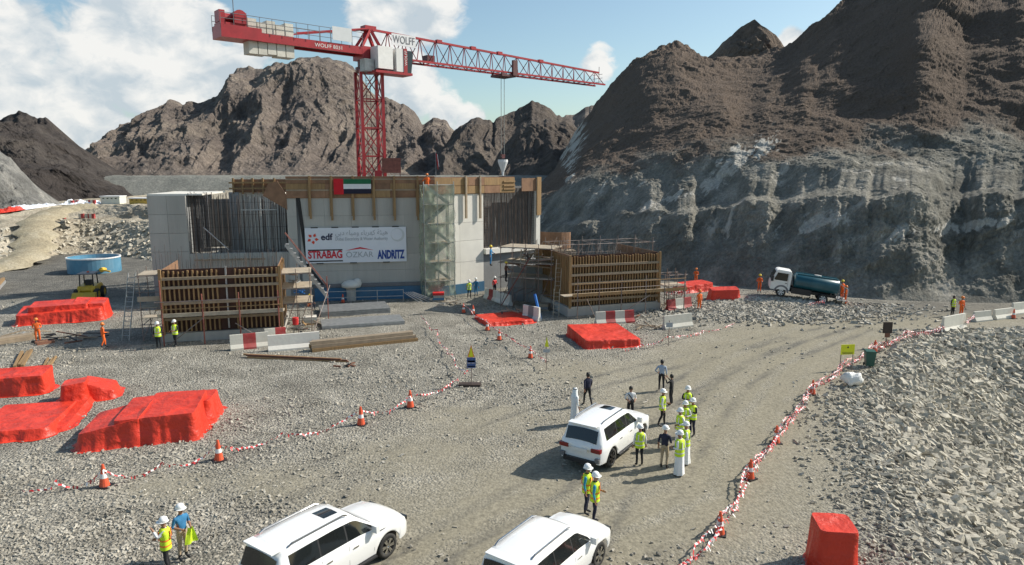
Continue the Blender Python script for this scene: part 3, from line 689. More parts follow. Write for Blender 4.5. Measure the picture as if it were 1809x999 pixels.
o = link('boulders', stone_mesh('boulders', P[qi, qj], 0.15 + .6 * rng.random(1500) ** 2, 'rubble', .7, 66)); tag(o, 'pale boulders tumbled down the sandy slope', 'boulders', kind='stuff')
def terrace(px_, upper=True, dy=0.0):
    r_ = TR3 if upper else TR1; return Vector([float(np.interp(px_, TPX, r_[:, k])) for k in range(3)]) + Vector((0, dy, .03))
# ramp track climbing on the left
tr = [(-40, 478, 78), (20, 462, 82), (55, 440, 88), (62, 410, 92), (70, 385, 97), (110, 368, 104), (160, 361, 108)]
TL = []; TR = []
hw = [3.2, 3.0, 2.9, 2.6, 2.6, 2.5, 2.4]
pts = [PY(a, b, c) for a, b, c in tr]
v_, f_ = [], []
sub = 12
for i in range(61):
    p = catm(pts, i / 60); q = catm(pts, min(i / 60 + .01, 1)) - catm(pts, max(i / 60 - .01, 0)); q.z = 0; nrm = Vector((-q.y, q.x, 0)).normalized()
    for k in range(5): v_.append(tuple(p + nrm * (k - 2) * (1.15 + .25 * math.sin(i * .9 + k)) + Vector((0, 0, .12 + .15 * math.sin(i * 1.7 + k * 2) if 0 < k < 4 else -.5))))
me = np_mesh('track', np.array(v_), grid_faces(61, 5), ['track'], True)
tag(link('track', me), 'sandy haul track climbing past the terraces', kind='structure')

# ------------------------------------------------------------------ text as flat print
_txt = []
def text(body, size, mat, parent, loc, rot=(R(90), 0, 0), width=None, ext=0.004, name='lettering', bold=0.0, xs=1.0):
    cu = bpy.data.curves.new(name, 'FONT'); cu.body = body; cu.size = size; cu.extrude = ext; cu.offset = bold; cu.resolution_u = 3
    o = bpy.data.objects.new(name + '_src', cu); C.objects.link(o)
    _txt.append((o, name, mat, parent, loc, rot, width, xs)); return o
def flush_text():
    dg = bpy.context.evaluated_depsgraph_get(); dg.update()
    for o, name, mat, parent, loc, rot, width, xs in _txt:
        me = bpy.data.meshes.new_from_object(o.evaluated_get(dg)); me.name = name; me.materials.clear(); me.materials.append(M(mat))
        if width:
            xx_ = [v.co.x for v in me.vertices]; k = width / max(max(xx_) - min(xx_), 1e-6)
            for v in me.vertices: v.co.x = (v.co.x - min(xx_)) * k
        n = link(name, me, parent, loc); n.rotation_euler = rot
        bpy.data.objects.remove(o)
    _txt.clear()

# ------------------------------------------------------------------ powerhouse
A0 = flat(565, 532); A1 = flat(753, 526); BA = math.atan2(A1.y - A0.y, A1.x - A0.x)
e1 = Vector((math.cos(BA), math.sin(BA), 0)); bn = Vector((math.sin(BA), -math.cos(BA), 0))
def BL(px, py, yo=0.0, org=A0, ang=BA):
    e = Vector((math.cos(ang), math.sin(ang), 0)); n = Vector((math.sin(ang), -math.cos(ang), 0))
    p = PX(px, py, org - n * yo, n); d = p - org
    return d.dot(e), d.z
bx = lambda px, py=420, yo=0: BL(px, py, yo)[0]
bz = lambda px, py, yo=0: BL(px, py, yo)[1]
pw = thing('powerhouse_building', 'unfinished concrete powerhouse block with timber formwork along its top', 'building', A0, BA)
xL, xM = bx(509), bx(768)
ztop = bz(640, 345); zf1 = bz(640, 312)
wall = MB().box(xL, xM, 0.10, 16, -0.3, ztop).build('wall', 'concrete_dark', pw)
# pour panels standing proud of the recessed joints
zr = [bz(640, 501), bz(640, 478), bz(640, 462), bz(640, 421), bz(640, 381), ztop]
zr = [zr[0], zr[1], (zr[1] + zr[3]) / 2, zr[3], zr[4], zr[5]]
xr = [xL, bx(526)] ; xr2 = [bx(531), bx(575), bx(622), bx(668), bx(715), xM]
pr = random.Random(5)
for za, zb in zip(zr[:-1], zr[1:]):
    for i, (a, b) in enumerate(list(zip(xr[:-1], xr[1:])) + list(zip(xr2[:-1], xr2[1:]))):
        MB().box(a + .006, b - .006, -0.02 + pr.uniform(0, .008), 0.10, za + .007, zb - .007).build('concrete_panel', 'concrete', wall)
# shadow joint with hanging cable bundle
g = MB()
for k in range(5): g.tube((bx(527) + k * .07, -.05, ztop - .2), (bx(540) + k * .05, -.12, bz(560, 470)), .035, 5)
for k in range(5): g.tube((bx(540) + k * .05, -.12, bz(560, 470)), (bx(565) + k * .05, -.2, bz(565, 503)), .035, 5)
g.build('cable_bundle', 'black', pw)
# blue waterproofed plinth
MB().box(bx(556, 515), bx(757, 515), -0.12, 0.095, -0.2, bz(640, 507)).build('plinth', 'blue_paint', pw)
MB().box(bx(556, 505), bx(757, 505), -0.20, 0.09, bz(640, 506.5), bz(640, 500.5)).build('ledge', 'grey_paint', pw)
# formwork along the top edge
fx0, fx1 = bx(505, 330), bx(768, 330)
form = MB().box(fx0, fx1, -0.06, 0.0, ztop - .25, zf1).build('formwork_sheet', 'plywood', pw)
pr = random.Random(2)
n_b = 7; zz_ = np.linspace(ztop - .22, zf1 + .02, 4)
xb = fx0
while xb < fx1 - .3:
    x2 = min(xb + pr.uniform(2.2, 3.4), fx1)
    for k in range(3):
        MB().box(xb + .01, x2 - .01, -.10 - pr.uniform(0, .03), -.062, zz_[k] + .012, zz_[k + 1] - .012).build('board', 'plywood' if pr.random() < .75 else 'timber', form)
    xb = x2
for px_ in (548, 586, 624, 661, 697, 738):
    a = bx(px_, 350)
    MB().box(a - .09, a + .09, -.30, -.14, bz(px_, 387 + pr.uniform(-1, 3)), zf1 + .05).build('strongback', 'timber', pw)
    MB().box(a - .17, a - .11, -.26, -.14, bz(px_, 382), ztop + .6).build('strongback', 'timber', pw)
for z_ in (ztop + .45, zf1 - .25): MB().box(fx0, fx1, -.145, -.13 - .0, z_ - .06, z_ + .06).build('waler', 'timber_grey', pw)
# projecting left formwork
lx0, lx1 = bx(413, 330, 3), bx(507, 330, 3)
q = MB().box(lx0, lx1, 2.7, 2.95, bz(460, 340, 3), bz(460, 317, 3)).build('formwork_sheet', 'plywood', pw)
for px_ in (414, 430, 448, 466, 486):
    a = bx(px_, 330, 3); MB().box(a - .08, a + .08, 2.5, 2.69, bz(px_, 343, 3), bz(px_, 315, 3)).build('strongback', 'timber', pw)
for py_ in (323, 333): MB().box(lx0 - .3, lx1, 2.40, 2.495, bz(460, py_, 3) - .07, bz(460, py_, 3) + .07).build('waler', 'timber', pw)
MB().prism([(bx(464, 340), bz(464, 346)), (bx(506, 340), bz(506, 371)), (bx(506, 340), bz(506, 345)), (bx(490, 320), bz(490, 320)), (bx(474, 325), bz(474, 325))], -.1, .0).build('plywood_gusset', 'plywood', pw)
# left bay: concrete pier, dark recess with rebar curtain, back wall partly coloured pale to look lit
PL0, PL1 = bx(263, 400), bx(331, 400); pz = bz(300, 346)
pier = MB().box(PL0, PL1, .10, 9, -.3, pz).build('pier', 'concrete_dark', pw)
zs = np.linspace(bz(300, 478), pz, 5)
for a, b in zip(zs[:-1], zs[1:]):
    for c, d in ((PL0, (PL0 + PL1) / 2), ((PL0 + PL1) / 2, PL1)):
        MB().box(c + .01, d - .01, 0, .10, a + .012, b - .012).build('concrete_panel', 'concrete', pier)
MB().box(PL0 - .05, bx(355, 343), .3, 9, pz, pz + .14).build('capping', 'concrete_white_and_lit', pw)
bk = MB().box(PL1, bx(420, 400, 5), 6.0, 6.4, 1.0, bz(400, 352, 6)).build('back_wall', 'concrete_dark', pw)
bk2 = MB().box(bx(425, 400, 3), bx(507, 400, 3), 3.0, 3.4, 1.0, bz(460, 338, 3)).build('back_wall', 'concrete_white_and_lit', pw)
MB().box(bx(410, 400, 3), bx(427, 400, 3), 2.5, 5.0, 1.0, bz(420, 340, 3)).build('column', 'concrete_dark', pw)
MB().box(PL1, xL, .05, 7, -.2, bz(400, 448)).build('sill_slab', 'concrete', pw)
rb = MB(); pr = random.Random(3); x_ = PL1 + .15
while x_ < xL:
    yy_ = pr.choice([.3, .35, .9]); rb.tube((x_, yy_, bz(400, 448)), (x_ + pr.uniform(-.06, .06), yy_, bz(400, 345 + pr.uniform(-6, 10))), .016 + .014 * pr.random(), 4); x_ += pr.uniform(.05, .13)
for k in range(16):
    z_ = bz(400, 446) + k * .36
    rb.tube((PL1 + .1, .33, z_), (PL1 + (2.0 if k % 3 else xL - PL1), .33, z_ + pr.uniform(-.03, .03)), .012, 4)
o = rb.build('rebar', 'rebar', pw); o['kind'] = 'stuff'
rb = MB(); x_ = PL1 + .05
while x_ < bx(372, 400, 2):
    rb.tube((x_, 1.6, bz(400, 448)), (x_, 1.6, bz(400, 344)), .05, 4); x_ += .11
o = rb.build('rebar', 'grey_paint', pw); o['kind'] = 'stuff'
rb = MB(); x_ = PL0 + .5           # starter bars of the front slab
while x_ < xL:
    rb.tube((x_, -.6, bz(400, 476, -.6)), (x_, -.6, bz(400, 452 + pr.uniform(-22, 8), -.6)), .014, 4); x_ += pr.uniform(.12, .35)
o = rb.build('rebar', 'rebar', pw); o['kind'] = 'stuff'
for px_, p0_, p1_ in ((462, 350, 462), (487, 342, 450), (478, 372, 460)):   # props in the bay
    MB().tube((bx(px_, 400, .6), .6, bz(px_, p1_)), (bx(px_, 400, .6), .6, bz(px_, p0_)), .05, 6).build('steel_prop', 'galv', pw)
MB().tube((bx(360, 400), -.1, bz(365, 402)), (bx(405, 440), -.1, bz(405, 442)), .05, 6).build('steel_prop', 'galv', pw)
MB().box(bx(424, 371), bx(488, 371), .1, .22, bz(455, 372), bz(455, 370.4)).build('guard_rail', 'galv', pw)
MB().box(PL1 + .5, bx(470, 460), -.5, -.3, bz(400, 459.5), bz(400, 456.5)).build('bearer', 'timber_grey', pw)
# right wing: its turn and paler panel colour are set to look sunlit
RA = BA + R(30)
RO = A0 + e1 * xM; re = Vector((math.cos(RA), math.sin(RA), 0))
rw = thing('powerhouse_wing', 'bright turned end wall of the powerhouse with rusty rebar curtain', 'building', RO, RA)
RL = lambda px, py, yo=0: BL(px, py, yo, RO, RA)
rx = lambda px, py=400, yo=0: RL(px, py, yo)[0]
rz = lambda px, py, yo=0: RL(px, py, yo)[1]
a, b = 0.02, rx(854); zt = rz(830, 340)
wl = MB().box(a, b, .1, 10, -.3, zt).build('wall', 'concrete_dark', rw)
zs = [rz(830, 500), rz(830, 462), rz(830, 425), rz(830, 393), zt]
for z0_, z1_ in zip(zs[:-1], zs[1:]):
    for c, d in ((a, (a + b) * .5), ((a + b) * .5, b)): MB().box(c + .01, d - .01, 0, .10, z0_ + .012, z1_ - .012).build('concrete_panel', 'concrete_white_and_lit', wl)
MB().box(a, b, -.1, .095, -.2, rz(830, 500)).build('plinth', 'blue_paint', rw)
c, d = rx(854), rx(946)
MB().box(c, d, 1.2, 1.5, -.3, rz(900, 330)).build('back_wall', 'concrete_dark', rw)
MB().box(c, d, -.4, 1.2, rz(900, 436) - .5, rz(900, 436)).build('sill_slab', 'concrete_white_and_lit', rw)
MB().box(c, d, 0, 1.2, -.3, rz(900, 436) - .5).build('lower_wall', 'concrete_dark', rw)
MB().box(d, rx(953), -.1, 1.6, -.3, rz(948, 318)).build('edge_column', 'concrete_white_and_lit', rw)
rb = MB(); pr = random.Random(8); x_ = c + .1
while x_ < d - .05:
    rb.tube((x_, pr.choice([.25, .3, .6]), rz(900, 436)), (x_ + pr.uniform(-.03, .03), .3, rz(900, 333)), .02 + .02 * pr.random(), 4); x_ += pr.uniform(.055, .10)
for k in range(22):
    z_ = rz(900, 434) + k * .26; rb.tube((c + .05, .2, z_), (c + .9, .2, z_), .012, 4); rb.tube((d - .35, .2, z_), (d, .2, z_), .012, 4)
o = rb.build('rebar', 'rebar_brown', rw); o['kind'] = 'stuff'
fz0, fz1 = rz(830, 340), rz(830, 313)
fs = MB().box(a, rx(908), -.06, 0, fz0 - .15, fz1).build('formwork_sheet', 'plywood', rw)
for k in range(5):
    x0_, x1_ = a + (rx(908) - a) * k / 5, a + (rx(908) - a) * (k + 1) / 5
    for j in range(2): MB().box(x0_ + .01, x1_ - .01, -.11, -.062, fz0 - .1 + j * .75, fz0 + .6 + j * .75).build('board', 'timber' if (k + j) % 3 else 'plywood', fs)
MB().box(rx(921), rx(946), -.06, 0, rz(930, 338), rz(930, 315)).build('formwork_sheet', 'plywood', rw)
for py_ in (321, 328, 334): MB().box(rx(888), rx(908), -.2, -.112, rz(895, py_) - .07, rz(895, py_) + .07).build('waler', 'timber', rw)
for px_ in (821, 846):
    m_ = rx(px_, 350); MB().box(m_ - .09, m_ + .09, -.3, -.13, rz(px_, 386), fz1 + .1).build('strongback', 'timber_grey', rw)
MB().box(rx(946), rx(953), -.25, -.11, rz(948, 380), rz(948, 313)).build('strongback', 'timber', rw)
# orange plywood shutter beyond the wing
p = PY(978, 440, 78); sh_ = thing('curved_shutter', 'orange plywood curved shutter beyond the powerhouse end', 'formwork', (p.x, p.y, p.z - 5), R(10))
vs = []; n_ = 9
for i in range(n_):
    t = math.pi * (0.05 + 0.9 * i / (n_ - 1)); vs.append((-math.cos(t) * 1.95, -math.sin(t) * 1.0))
for i in range(n_ - 1):
    (x0_, y0_), (x1_, y1_) = vs[i], vs[i + 1]
    MB().bar((x0_, y0_, 6.0), (x1_, y1_, 6.0), .06, 2.1 - .35 * i / n_).build('shutter_panel', 'plywood', sh_)
MB().box(-2.2, 2.3, -1.3, .3, 0, 4.9).build('shutter_base', 'timber_grey', sh_)

# ------------------------------------------------------------------ banner
bl0, bz0 = BL(541, 466, -.16); bl1, bz1 = BL(717, 401, -.16)
bw, bh = bl1 - bl0, bz1 - bz0
bo = A0 + e1 * bl0 + bn * .16; bo.z = bz0
ban = thing('project_banner', 'white project banner with company logos hung on the concrete wall', 'banner', bo, BA)
MB().box(0, bw, -.012, .012, 0, bh).build('sheet', 'banner', ban)
for k in range(5): MB().box(bw * (.06 + .2 * k), bw * (.06 + .2 * k) + .6, -.02, .03, bh - .02, bh + .07).build('tie_strap', 'black', ban)
for k in range(3): MB().box(bw * (.1 + .33 * k), bw * (.1 + .33 * k) + .6, -.02, .03, -.07, .02).build('tie_strap', 'black', ban)
U, V = bw / 1.0, bh / 1.0
text('STRABAG', .92, 'logo_red', ban, (bw * .022, -.03, bh * .145), width=bw * .335, bold=.03)
MB().box(bw * .022, bw * .36, -.026, -.014, bh * .04, bh * .075).build('logo_bar', 'black', ban)
MB().box(bw * .022, bw * .36, -.026, -.014, bh * .355, bh * .39).build('logo_bar', 'black', ban)
text('ÖZKAR', .72, 'logo_grey', ban, (bw * .395, -.03, bh * .15), width=bw * .27)
mb = MB(); mb.add([(bw * .385, -.026, bh * .345), (bw * .535, -.026, bh * .44), (bw * .675, -.026, bh * .345), (bw * .535, -.026, bh * .39), ], [(0, 1, 3), (3, 1, 2)]); mb.build('logo_roof', 'logo_red', ban)
text('ANDRITZ', 1.05, 'logo_blue', ban, (bw * .705, -.03, bh * .10), width=bw * .275, bold=.05)
text('edf', .80, 'logo_navy', ban, (bw * .155, -.03, bh * .66), width=bw * .115, bold=.02)
for k in range(5):
    t = R(60 + 72 * k); mb = MB(); cx_, cz_ = bw * .075, bh * .70
    r0_, r1_ = .16, .52
    pts_ = [(cx_ + r0_ * math.cos(t), cz_ + r0_ * math.sin(t)), (cx_ + .36 * math.cos(t - .45), cz_ + .36 * math.sin(t - .45)), (cx_ + r1_ * math.cos(t + .05), cz_ + r1_ * math.sin(t + .05)), (cx_ + .33 * math.cos(t + .42), cz_ + .33 * math.sin(t + .42))]
    mb.add([(a_, -.026, b_) for a_, b_ in pts_], [(0, 1, 2, 3)]); mb.build('logo_petal', 'logo_orange', ban)
# Arabic line in presentation forms, already in display order
ar = '\uFEE9\uFEE9'
ar = ''.join(['\uFEF2', '\uFE91', '\uFEA9', ' ', '\uFEE9', '\uFE8E', '\uFEF4', '\uFEE3', '\u0648', ' ', '\u0621', '\uFE8E', '\uFE91', '\uFEAE', '\uFEEC', '\uFEDB', ' ', '\uFE94', '\uFE8C', '\uFEF4', '\uFEEB'])
text(ar, .62, 'logo_grey', ban, (bw * .295, -.03, bh * .79), width=bw * .52)
text('Dubai Electricity & Water Authority', .42, 'logo_grey', ban, (bw * .295, -.03, bh * .635), width=bw * .52)

mb = MB(); mb.lathe([(.62, -.006), (.62, .006)], 24); d_ = mb.build('logo_globe', 'logo_pale', ban, (bw * .915, -.024, bh * .775)); d_.rotation_euler = (R(90), 0, 0)
mb = MB(); mb.lathe([(.50, -.006), (.50, .006)], 24); d_ = mb.build('logo_globe', 'banner', ban, (bw * .905, -.040, bh * .79)); d_.rotation_euler = (R(90), 0, 0)
# ------------------------------------------------------------------ flag on the formwork
fl0, fz0_ = BL(590, 344, -.34); fl1, fz1_ = BL(655, 316, -.34)
fo = A0 + e1 * fl0 + bn * .34; fo.z = fz0_
fg = thing('flag', 'red, green, white and black flag fixed to the timber formwork', 'flag', fo, BA)
fw, fh = fl1 - fl0, fz1_ - fz0_
MB().box(0, fw * .26, -.012, .012, 0, fh).build('stripe', 'flag_red', fg)
for k, m_ in enumerate(('flag_black', 'flag_white', 'flag_green')): MB().box(fw * .26, fw, -.012, .012, fh * (.04 + .31 * k), fh * (.04 + .31 * (k + 1))).build('stripe', m_, fg)

# ------------------------------------------------------------------ netted stair tower
TA = BA + R(10)
tp = G(757, 525); te = Vector((math.cos(TA), math.sin(TA), 0))
tp = Vector((tp.x, tp.y - 2.1, 0))
tw, tdp = 2.75, 1.9
tz1 = PX(780, 327, tp, Vector((math.sin(TA), -math.cos(TA), 0))).z
st = thing('stair_tower', 'scaffold stair tower wrapped in pale green netting against the building', 'scaffold', tp, TA)
for x_ in (0, tw * .45, tw):
    for y_ in (0, tdp): MB().tube((x_, y_, 0), (x_, y_, tz1 + .3), .045, 6).build('standard', 'galv', st)
nl = 6; lh = tz1 / nl
for k in range(1, nl + 1):
    for y_ in (0, tdp): MB().tube((0, y_, k * lh), (tw, y_, k * lh), .04, 6).build('ledger', 'galv', st)
    MB().box(.1, tw - .1, .1, tdp - .1, k * lh - .06, k * lh).build('deck', 'plank', st) if k < nl else None
    a_, b_ = ((.3, tw - .3) if k % 2 else (tw - .3, .3))
    fl_ = MB()
    fl_.bar((a_, .5, (k - 1) * lh + .05), (b_, .5, k * lh), .06, .2); fl_.bar((a_, 1.2, (k - 1) * lh + .05), (b_, 1.2, k * lh), .06, .2)
    for s_ in range(1, 8):
        t = s_ / 8; fl_.box(a_ + (b_ - a_) * t - .12, a_ + (b_ - a_) * t + .12, .5, 1.2, (k - 1) * lh + lh * t, (k - 1) * lh + lh * t + .04)
    fl_.build('stair_flight', 'galv', st)
for (x0_, y0_, x1_, y1_) in ((0, -.08, tw, -.08), (-.08, 0, -.08, tdp), (tw + .08, 0, tw + .08, tdp)):
    nn_ = 24; v_ = []; l_ = math.hypot(x1_ - x0_, y1_ - y0_); nm = ((y1_ - y0_) / l_, -(x1_ - x0_) / l_)
    gi, gj = np.meshgrid(np.linspace(0, 1, nn_), np.linspace(0.03, 1, 50), indexing='ij')
    wv = .13 * fbm(gi * 6 + x0_, gj * 22, 4, 31)
    me = np_mesh('netting', np.stack([x0_ + (x1_ - x0_) * gi + wv * nm[0], y0_ + (y1_ - y0_) * gi + wv * nm[1], gj * tz1], -1).reshape(-1, 3), grid_faces(nn_, 50), ['netting'], True)
    link('netting', me, st)
# ------------------------------------------------------------------ scaffolding helper
def scaff(root, x0, x1, y0, y1, z1, nx, lifts, plank_lifts=(), tube='steel_tube', rails=True, brace=True):
    xs_ = [x0 + (x1 - x0) * i / nx for i in range(nx + 1)]
    for x_ in xs_:
        for y_ in (y0, y1): MB().tube((x_, y_, 0), (x_, y_, z1), .03, 6).build('standard', tube, root)
    for k in range(1, lifts + 1):
        z_ = z1 * k / (lifts + .35)
        for y_ in (y0, y1): MB().tube((x0 - .2, y_, z_), (x1 + .2, y_, z_), .028, 6).build('ledger', tube, root)
        for x_ in xs_: MB().tube((x_, y0 - .15, z_ - .06), (x_, y1 + .15, z_ - .06), .028, 5).build('transom', tube, root)
        if k in plank_lifts:
            n_ = max(2, int((y1 - y0) / .26))
            for i in range(n_): MB().box(x0 - .1, x1 + .1, y0 + i * .26 + .01, y0 + i * .26 + .24, z_ + .03, z_ + .08).build('plank', 'plank', root)
    if brace:
        for i in range(nx):
            MB().tube((xs_[i], y0 - .04, .1), (xs_[i + 1], y0 - .04, z1 * .6), .026, 5).build('brace', tube, root)
def ladder(name, label, p, q, wd=.42, mat='timber', along=(1, 0, 0), group=None):
    p = Vector(p); q = Vector(q); r_ = thing(name, label, 'ladder', p, 0, group); d = q - p; a = Vector(along).normalized() * wd / 2
    for s_ in (-1, 1): MB().bar(a * s_, d + a * s_, .06, .05).build('rail', mat, r_)
    n_ = int(d.length / .32)
    for i in range(1, n_): MB().tube(-a + d * i / n_, a + d * i / n_, .024, 5).build('rung', mat, r_)
    return r_
def formblock(name, label, gl, gr, ptop, depth, studs, walers, plinth, gap=None):
    """board-faced wall form: gl, gr ground points of the front face, ptop pixel row of its top left"""
    an = math.atan2(gr.y - gl.y, gr.x - gl.x); wd = (gr - gl).length
    r_ = thing(name, label, 'formwork', gl, an)
    n = Vector((math.sin(an), -math.cos(an), 0)); ht = PX(ptop[0], ptop[1], gl, n).z - gl.z
    MB().box(.05, wd - .05, .25, depth, 0, ht - 1.3).build('core', 'concrete_dark', r_)
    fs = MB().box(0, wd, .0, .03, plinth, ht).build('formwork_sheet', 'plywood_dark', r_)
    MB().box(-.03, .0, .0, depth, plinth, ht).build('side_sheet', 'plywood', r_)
    MB().box(wd, wd + .03, .0, depth, plinth, ht).build('side_sheet', 'plywood', r_)
    MB().box(-.3, wd + .3, -.3, depth, -.2, plinth - .01).build('footing', 'concrete', r_)
    for i in range(studs):
        x_ = .1 + (wd - .2) * i / (studs - 1)
        if gap and gap[0] < x_ / wd < gap[1]:
            if i % 2: MB().box(x_ - .05, x_ + .05, -.14, -.002, plinth + .15, ht + .12).build('stud', 'galv', r_)
            continue
        MB().box(x_ - .05, x_ + .05, -.16, -.002, plinth + .05, ht - .12 + .05 * math.sin(i * 7.7)).build('stud', 'timber', r_)
    for w_ in walers: MB().box(-.1, wd + .1, -.30, -.165, plinth + w_ * (ht - plinth) - .09, plinth + w_ * (ht - plinth) + .09).build('waler', 'timber_grey', r_)
    ns = max(3, int(depth / .35))
    for i in range(ns):
        y_ = .15 + (depth - .3) * i / (ns - 1)
        MB().box(-.18, -.032, y_ - .05, y_ + .05, plinth + .05, ht - .1).build('stud', 'timber', r_)
        MB().box(wd + .032, wd + .18, y_ - .05, y_ + .05, plinth + .05, ht - .1).build('stud', 'timber', r_)
    MB().box(-.2, -.02 - .0, -.34, -.17, plinth - .1, ht + .05).build('corner_post', 'timber', r_)
    MB().box(wd + .02, wd + .2, -.34, -.17, plinth - .1, ht + .05).build('corner_post', 'timber', r_)
    return r_, an, wd, ht
# left block ---------------------------------------------------------
gl, gr = flat(296, 604), flat(497, 592); gl.z = gr.z = 0
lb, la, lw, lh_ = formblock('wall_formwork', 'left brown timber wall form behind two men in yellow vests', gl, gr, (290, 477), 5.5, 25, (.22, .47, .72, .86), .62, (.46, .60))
lxp = lambda px, py: BL(px, py, 0, gl, la)[0]
lzp = lambda px, py: BL(px, py, 0, gl, la)[1]
# working platform across the face
zpl = lzp(380, 550); pf = thing('working_platform', 'plank walkway and tube scaffold across the left wall form', 'scaffold', gl, la)
for i in range(5): MB().box(-1.1, lw + .35, -1.35 + i * .2, -1.17 + i * .2, zpl, zpl + .05).build('plank', 'plank', pf)
MB().box(-.2, lw + .3, -1.43, -1.37, zpl - .02, zpl + .24).build('toe_board', 'plank', pf)
for x_ in (.1, lw * .35, lw * .66, lw): 
    MB().tube((x_, -1.48, 0), (x_, -1.48, zpl + 1.5 + (1.0 if x_ in (.1,) else 0)), .05, 6).build('standard', 'steel_red', pf)
    MB().tube((x_, -1.5, zpl - .1), (x_, -.3, zpl - .1), .035, 6).build('transom', 'steel_tube', pf)
for dz in (.55, 1.05): MB().tube((-.3, -1.53, zpl + dz), (lw + .2, -1.53, zpl + dz), .035, 6).build('guard_rail', 'timber' if dz < .6 else 'steel_tube', pf)
MB().tube((.4, -1.56, .1), (lw * .36, -1.56, zpl - .1), .035, 6).build('brace', 'steel_tube', pf)
MB().tube((lw * .62, -1.56, zpl - .6), (lw * .86, -1.7, .1), .035, 6).build('brace', 'steel_tube', pf)
# access scaffold left of it
sc = thing('access_scaffold', 'rusty tube scaffold bay on the left of the wall form', 'scaffold', gl + Vector((-1.75, .2, 0)), la)
scaff(sc, 0, 1.35, 0, 2.4, 4.9, 1, 4, (2, 4))
MB().box(-.15, 1.5, -.05, .0, 2.75, 3.1).build('toe_board', 'plank', sc)
lp = G(222, 602); ladder('ladder', 'steel ladder at the outer left scaffold', lp, lp + Vector((.35, .9, 4.6)), .5, 'galv')
# right hand scaffold with stair
pr_ = flat(503, 590); sc = thing('stair_scaffold', 'tube scaffold with sloping stair between left form and banner wall', 'scaffold', pr_, la)
scaff(sc, 0, 1.9, 0, 3.0, 4.7, 2, 4, (2, 3, 4), 'steel_tube')
for s_ in (0, .7):
    MB().bar((.2, 3.2 + s_, 6.1), (3.1, 3.2 + s_, 1.9), .08, .2).build('stair_stringer', 'galv', sc); MB().tube((.2, 3.2 + s_, 7.0), (3.1, 3.2 + s_, 2.8), .03, 6).build('handrail', 'steel_red', sc)
for i in range(12): MB().box(.2 + .24 * i, .44 + .24 * i, 3.2, 3.9, 6.1 - .35 * i, 6.14 - .35 * i).build('tread', 'galv', sc)
MB().tube((3.1, 3.2, 0), (3.1, 3.2, 3.6), .04, 6).build('standard', 'steel_red', sc)
MB().tube((2.0, -.1, 0), (3.3, 2.0, 3.1), .03, 6).build('brace', 'steel_tube', sc)
# loose gear on its decks
for k, (px_, py_, yo_) in enumerate(((525, 519, 50.5), (520, 500, 50.5), (531, 533, 50), (515, 487, 51))):
    p = PY(px_, py_, yo_); tb = MB(); prr = random.Random(k)
    for i in range(7): tb.bar((prr.uniform(-.6, .3), prr.uniform(-.3, .3), prr.uniform(0, .25)), (prr.uniform(0, .7), prr.uniform(-.3, .3), prr.uniform(0, .3)), .06)
    tag(tb.build('loose_fittings', ['blue_pipe', 'galv', 'timber', 'plank'][k], None, p), ['blue sheet and fittings lying on the stair scaffold deck', 'grey clamps heaped on the upper scaffold deck', 'short timber offcuts on the lower scaffold deck', 'planks piled on the top scaffold deck'][k], 'fittings')
# right block --------------------------------------------------------
gl2, gr2 = flat(1006, 558), flat(1158, 547)
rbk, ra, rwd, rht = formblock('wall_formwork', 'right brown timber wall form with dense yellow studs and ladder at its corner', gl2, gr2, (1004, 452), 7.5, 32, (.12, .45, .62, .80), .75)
pf = thing('working_platform', 'plank walkway and braces across the right wall form', 'scaffold', gl2, ra)
zpl = BL(1080, 515, 0, gl2, ra)[1]
for i in range(4): MB().box(-1.0, rwd + 2.2, -1.2 + i * .22, -1.0 + i * .22, zpl, zpl + .05).build('plank', 'plank', pf)
MB().box(-.3, rwd + 2.2, -1.28, -1.22, zpl - .05, zpl + .2).build('toe_board', 'timber', pf)
for x_ in (.1, rwd * .25, rwd * .5, rwd * .78, rwd, rwd + 1.9):
    MB().tube((x_, -1.33, 0), (x_, -1.33, zpl + 1.4), .04, 6).build('standard', 'steel_tube', pf)
    MB().tube((x_, -1.33, zpl - .1), (x_, -.32, zpl - .1), .035, 6).build('transom', 'steel_tube', pf)
for dz in (.5, 1.0): MB().tube((-.2, -1.38, zpl + dz), (rwd + 2.0, -1.38, zpl + dz), .032, 6).build('guard_rail', 'timber' if dz > .6 else 'steel_tube', pf)
MB().tube((rwd * .5, -1.4, .2), (rwd * .82, -1.5, zpl - .2), .035, 6).build('brace', 'steel_tube', pf)
MB().tube((rwd * .2, -1.4, .1), (rwd * .1, -1.5, zpl - .2), .035, 6).build('brace', 'steel_tube', pf)
lp = flat(982, 560); ladder('ladder', 'timber ladder leaning below the right platform', lp, lp + Vector((.1, .5, 2.2)), .45, 'plank')
lp = PY(985, 513, 55.4); ladder('ladder', 'timber ladder above the right platform corner', lp, lp + Vector((.15, .5, 2.5)), .45, 'plank')
# scaffold joining it to the powerhouse
p0 = flat(905, 548); p1 = flat(985, 555)
sc = thing('link_scaffold', 'cluttered tube scaffold between the powerhouse and the right form', 'scaffold', Vector((p0.x - 1.0, p0.y + 1.5, 0)), R(-22))
scaff(sc, 0, 4.6, 0, 2.6, 5.6, 4, 4, (2, 3, 4), 'steel_tube')
for k in range(14):
    prr = random.Random(k + 40); MB().bar((prr.uniform(0, 4), prr.uniform(-.4, 1.6), prr.uniform(3.6, 5.2)), (prr.uniform(1, 5.4), prr.uniform(-.4, 2), prr.uniform(3.4, 5.1)), .09, .12).build('loose_beam', ['timber_grey', 'plank', 'steel_tube'][k % 3], sc)
MB().tube((.2, -.3, .2), (2.8, -.4, 4.4), .045, 6).build('brace', 'steel_red', sc)
sl = MB().box(-.5, 6.5, 2.8, 9, 0, 3.2).build('concrete_base', 'concrete_dark', sc)
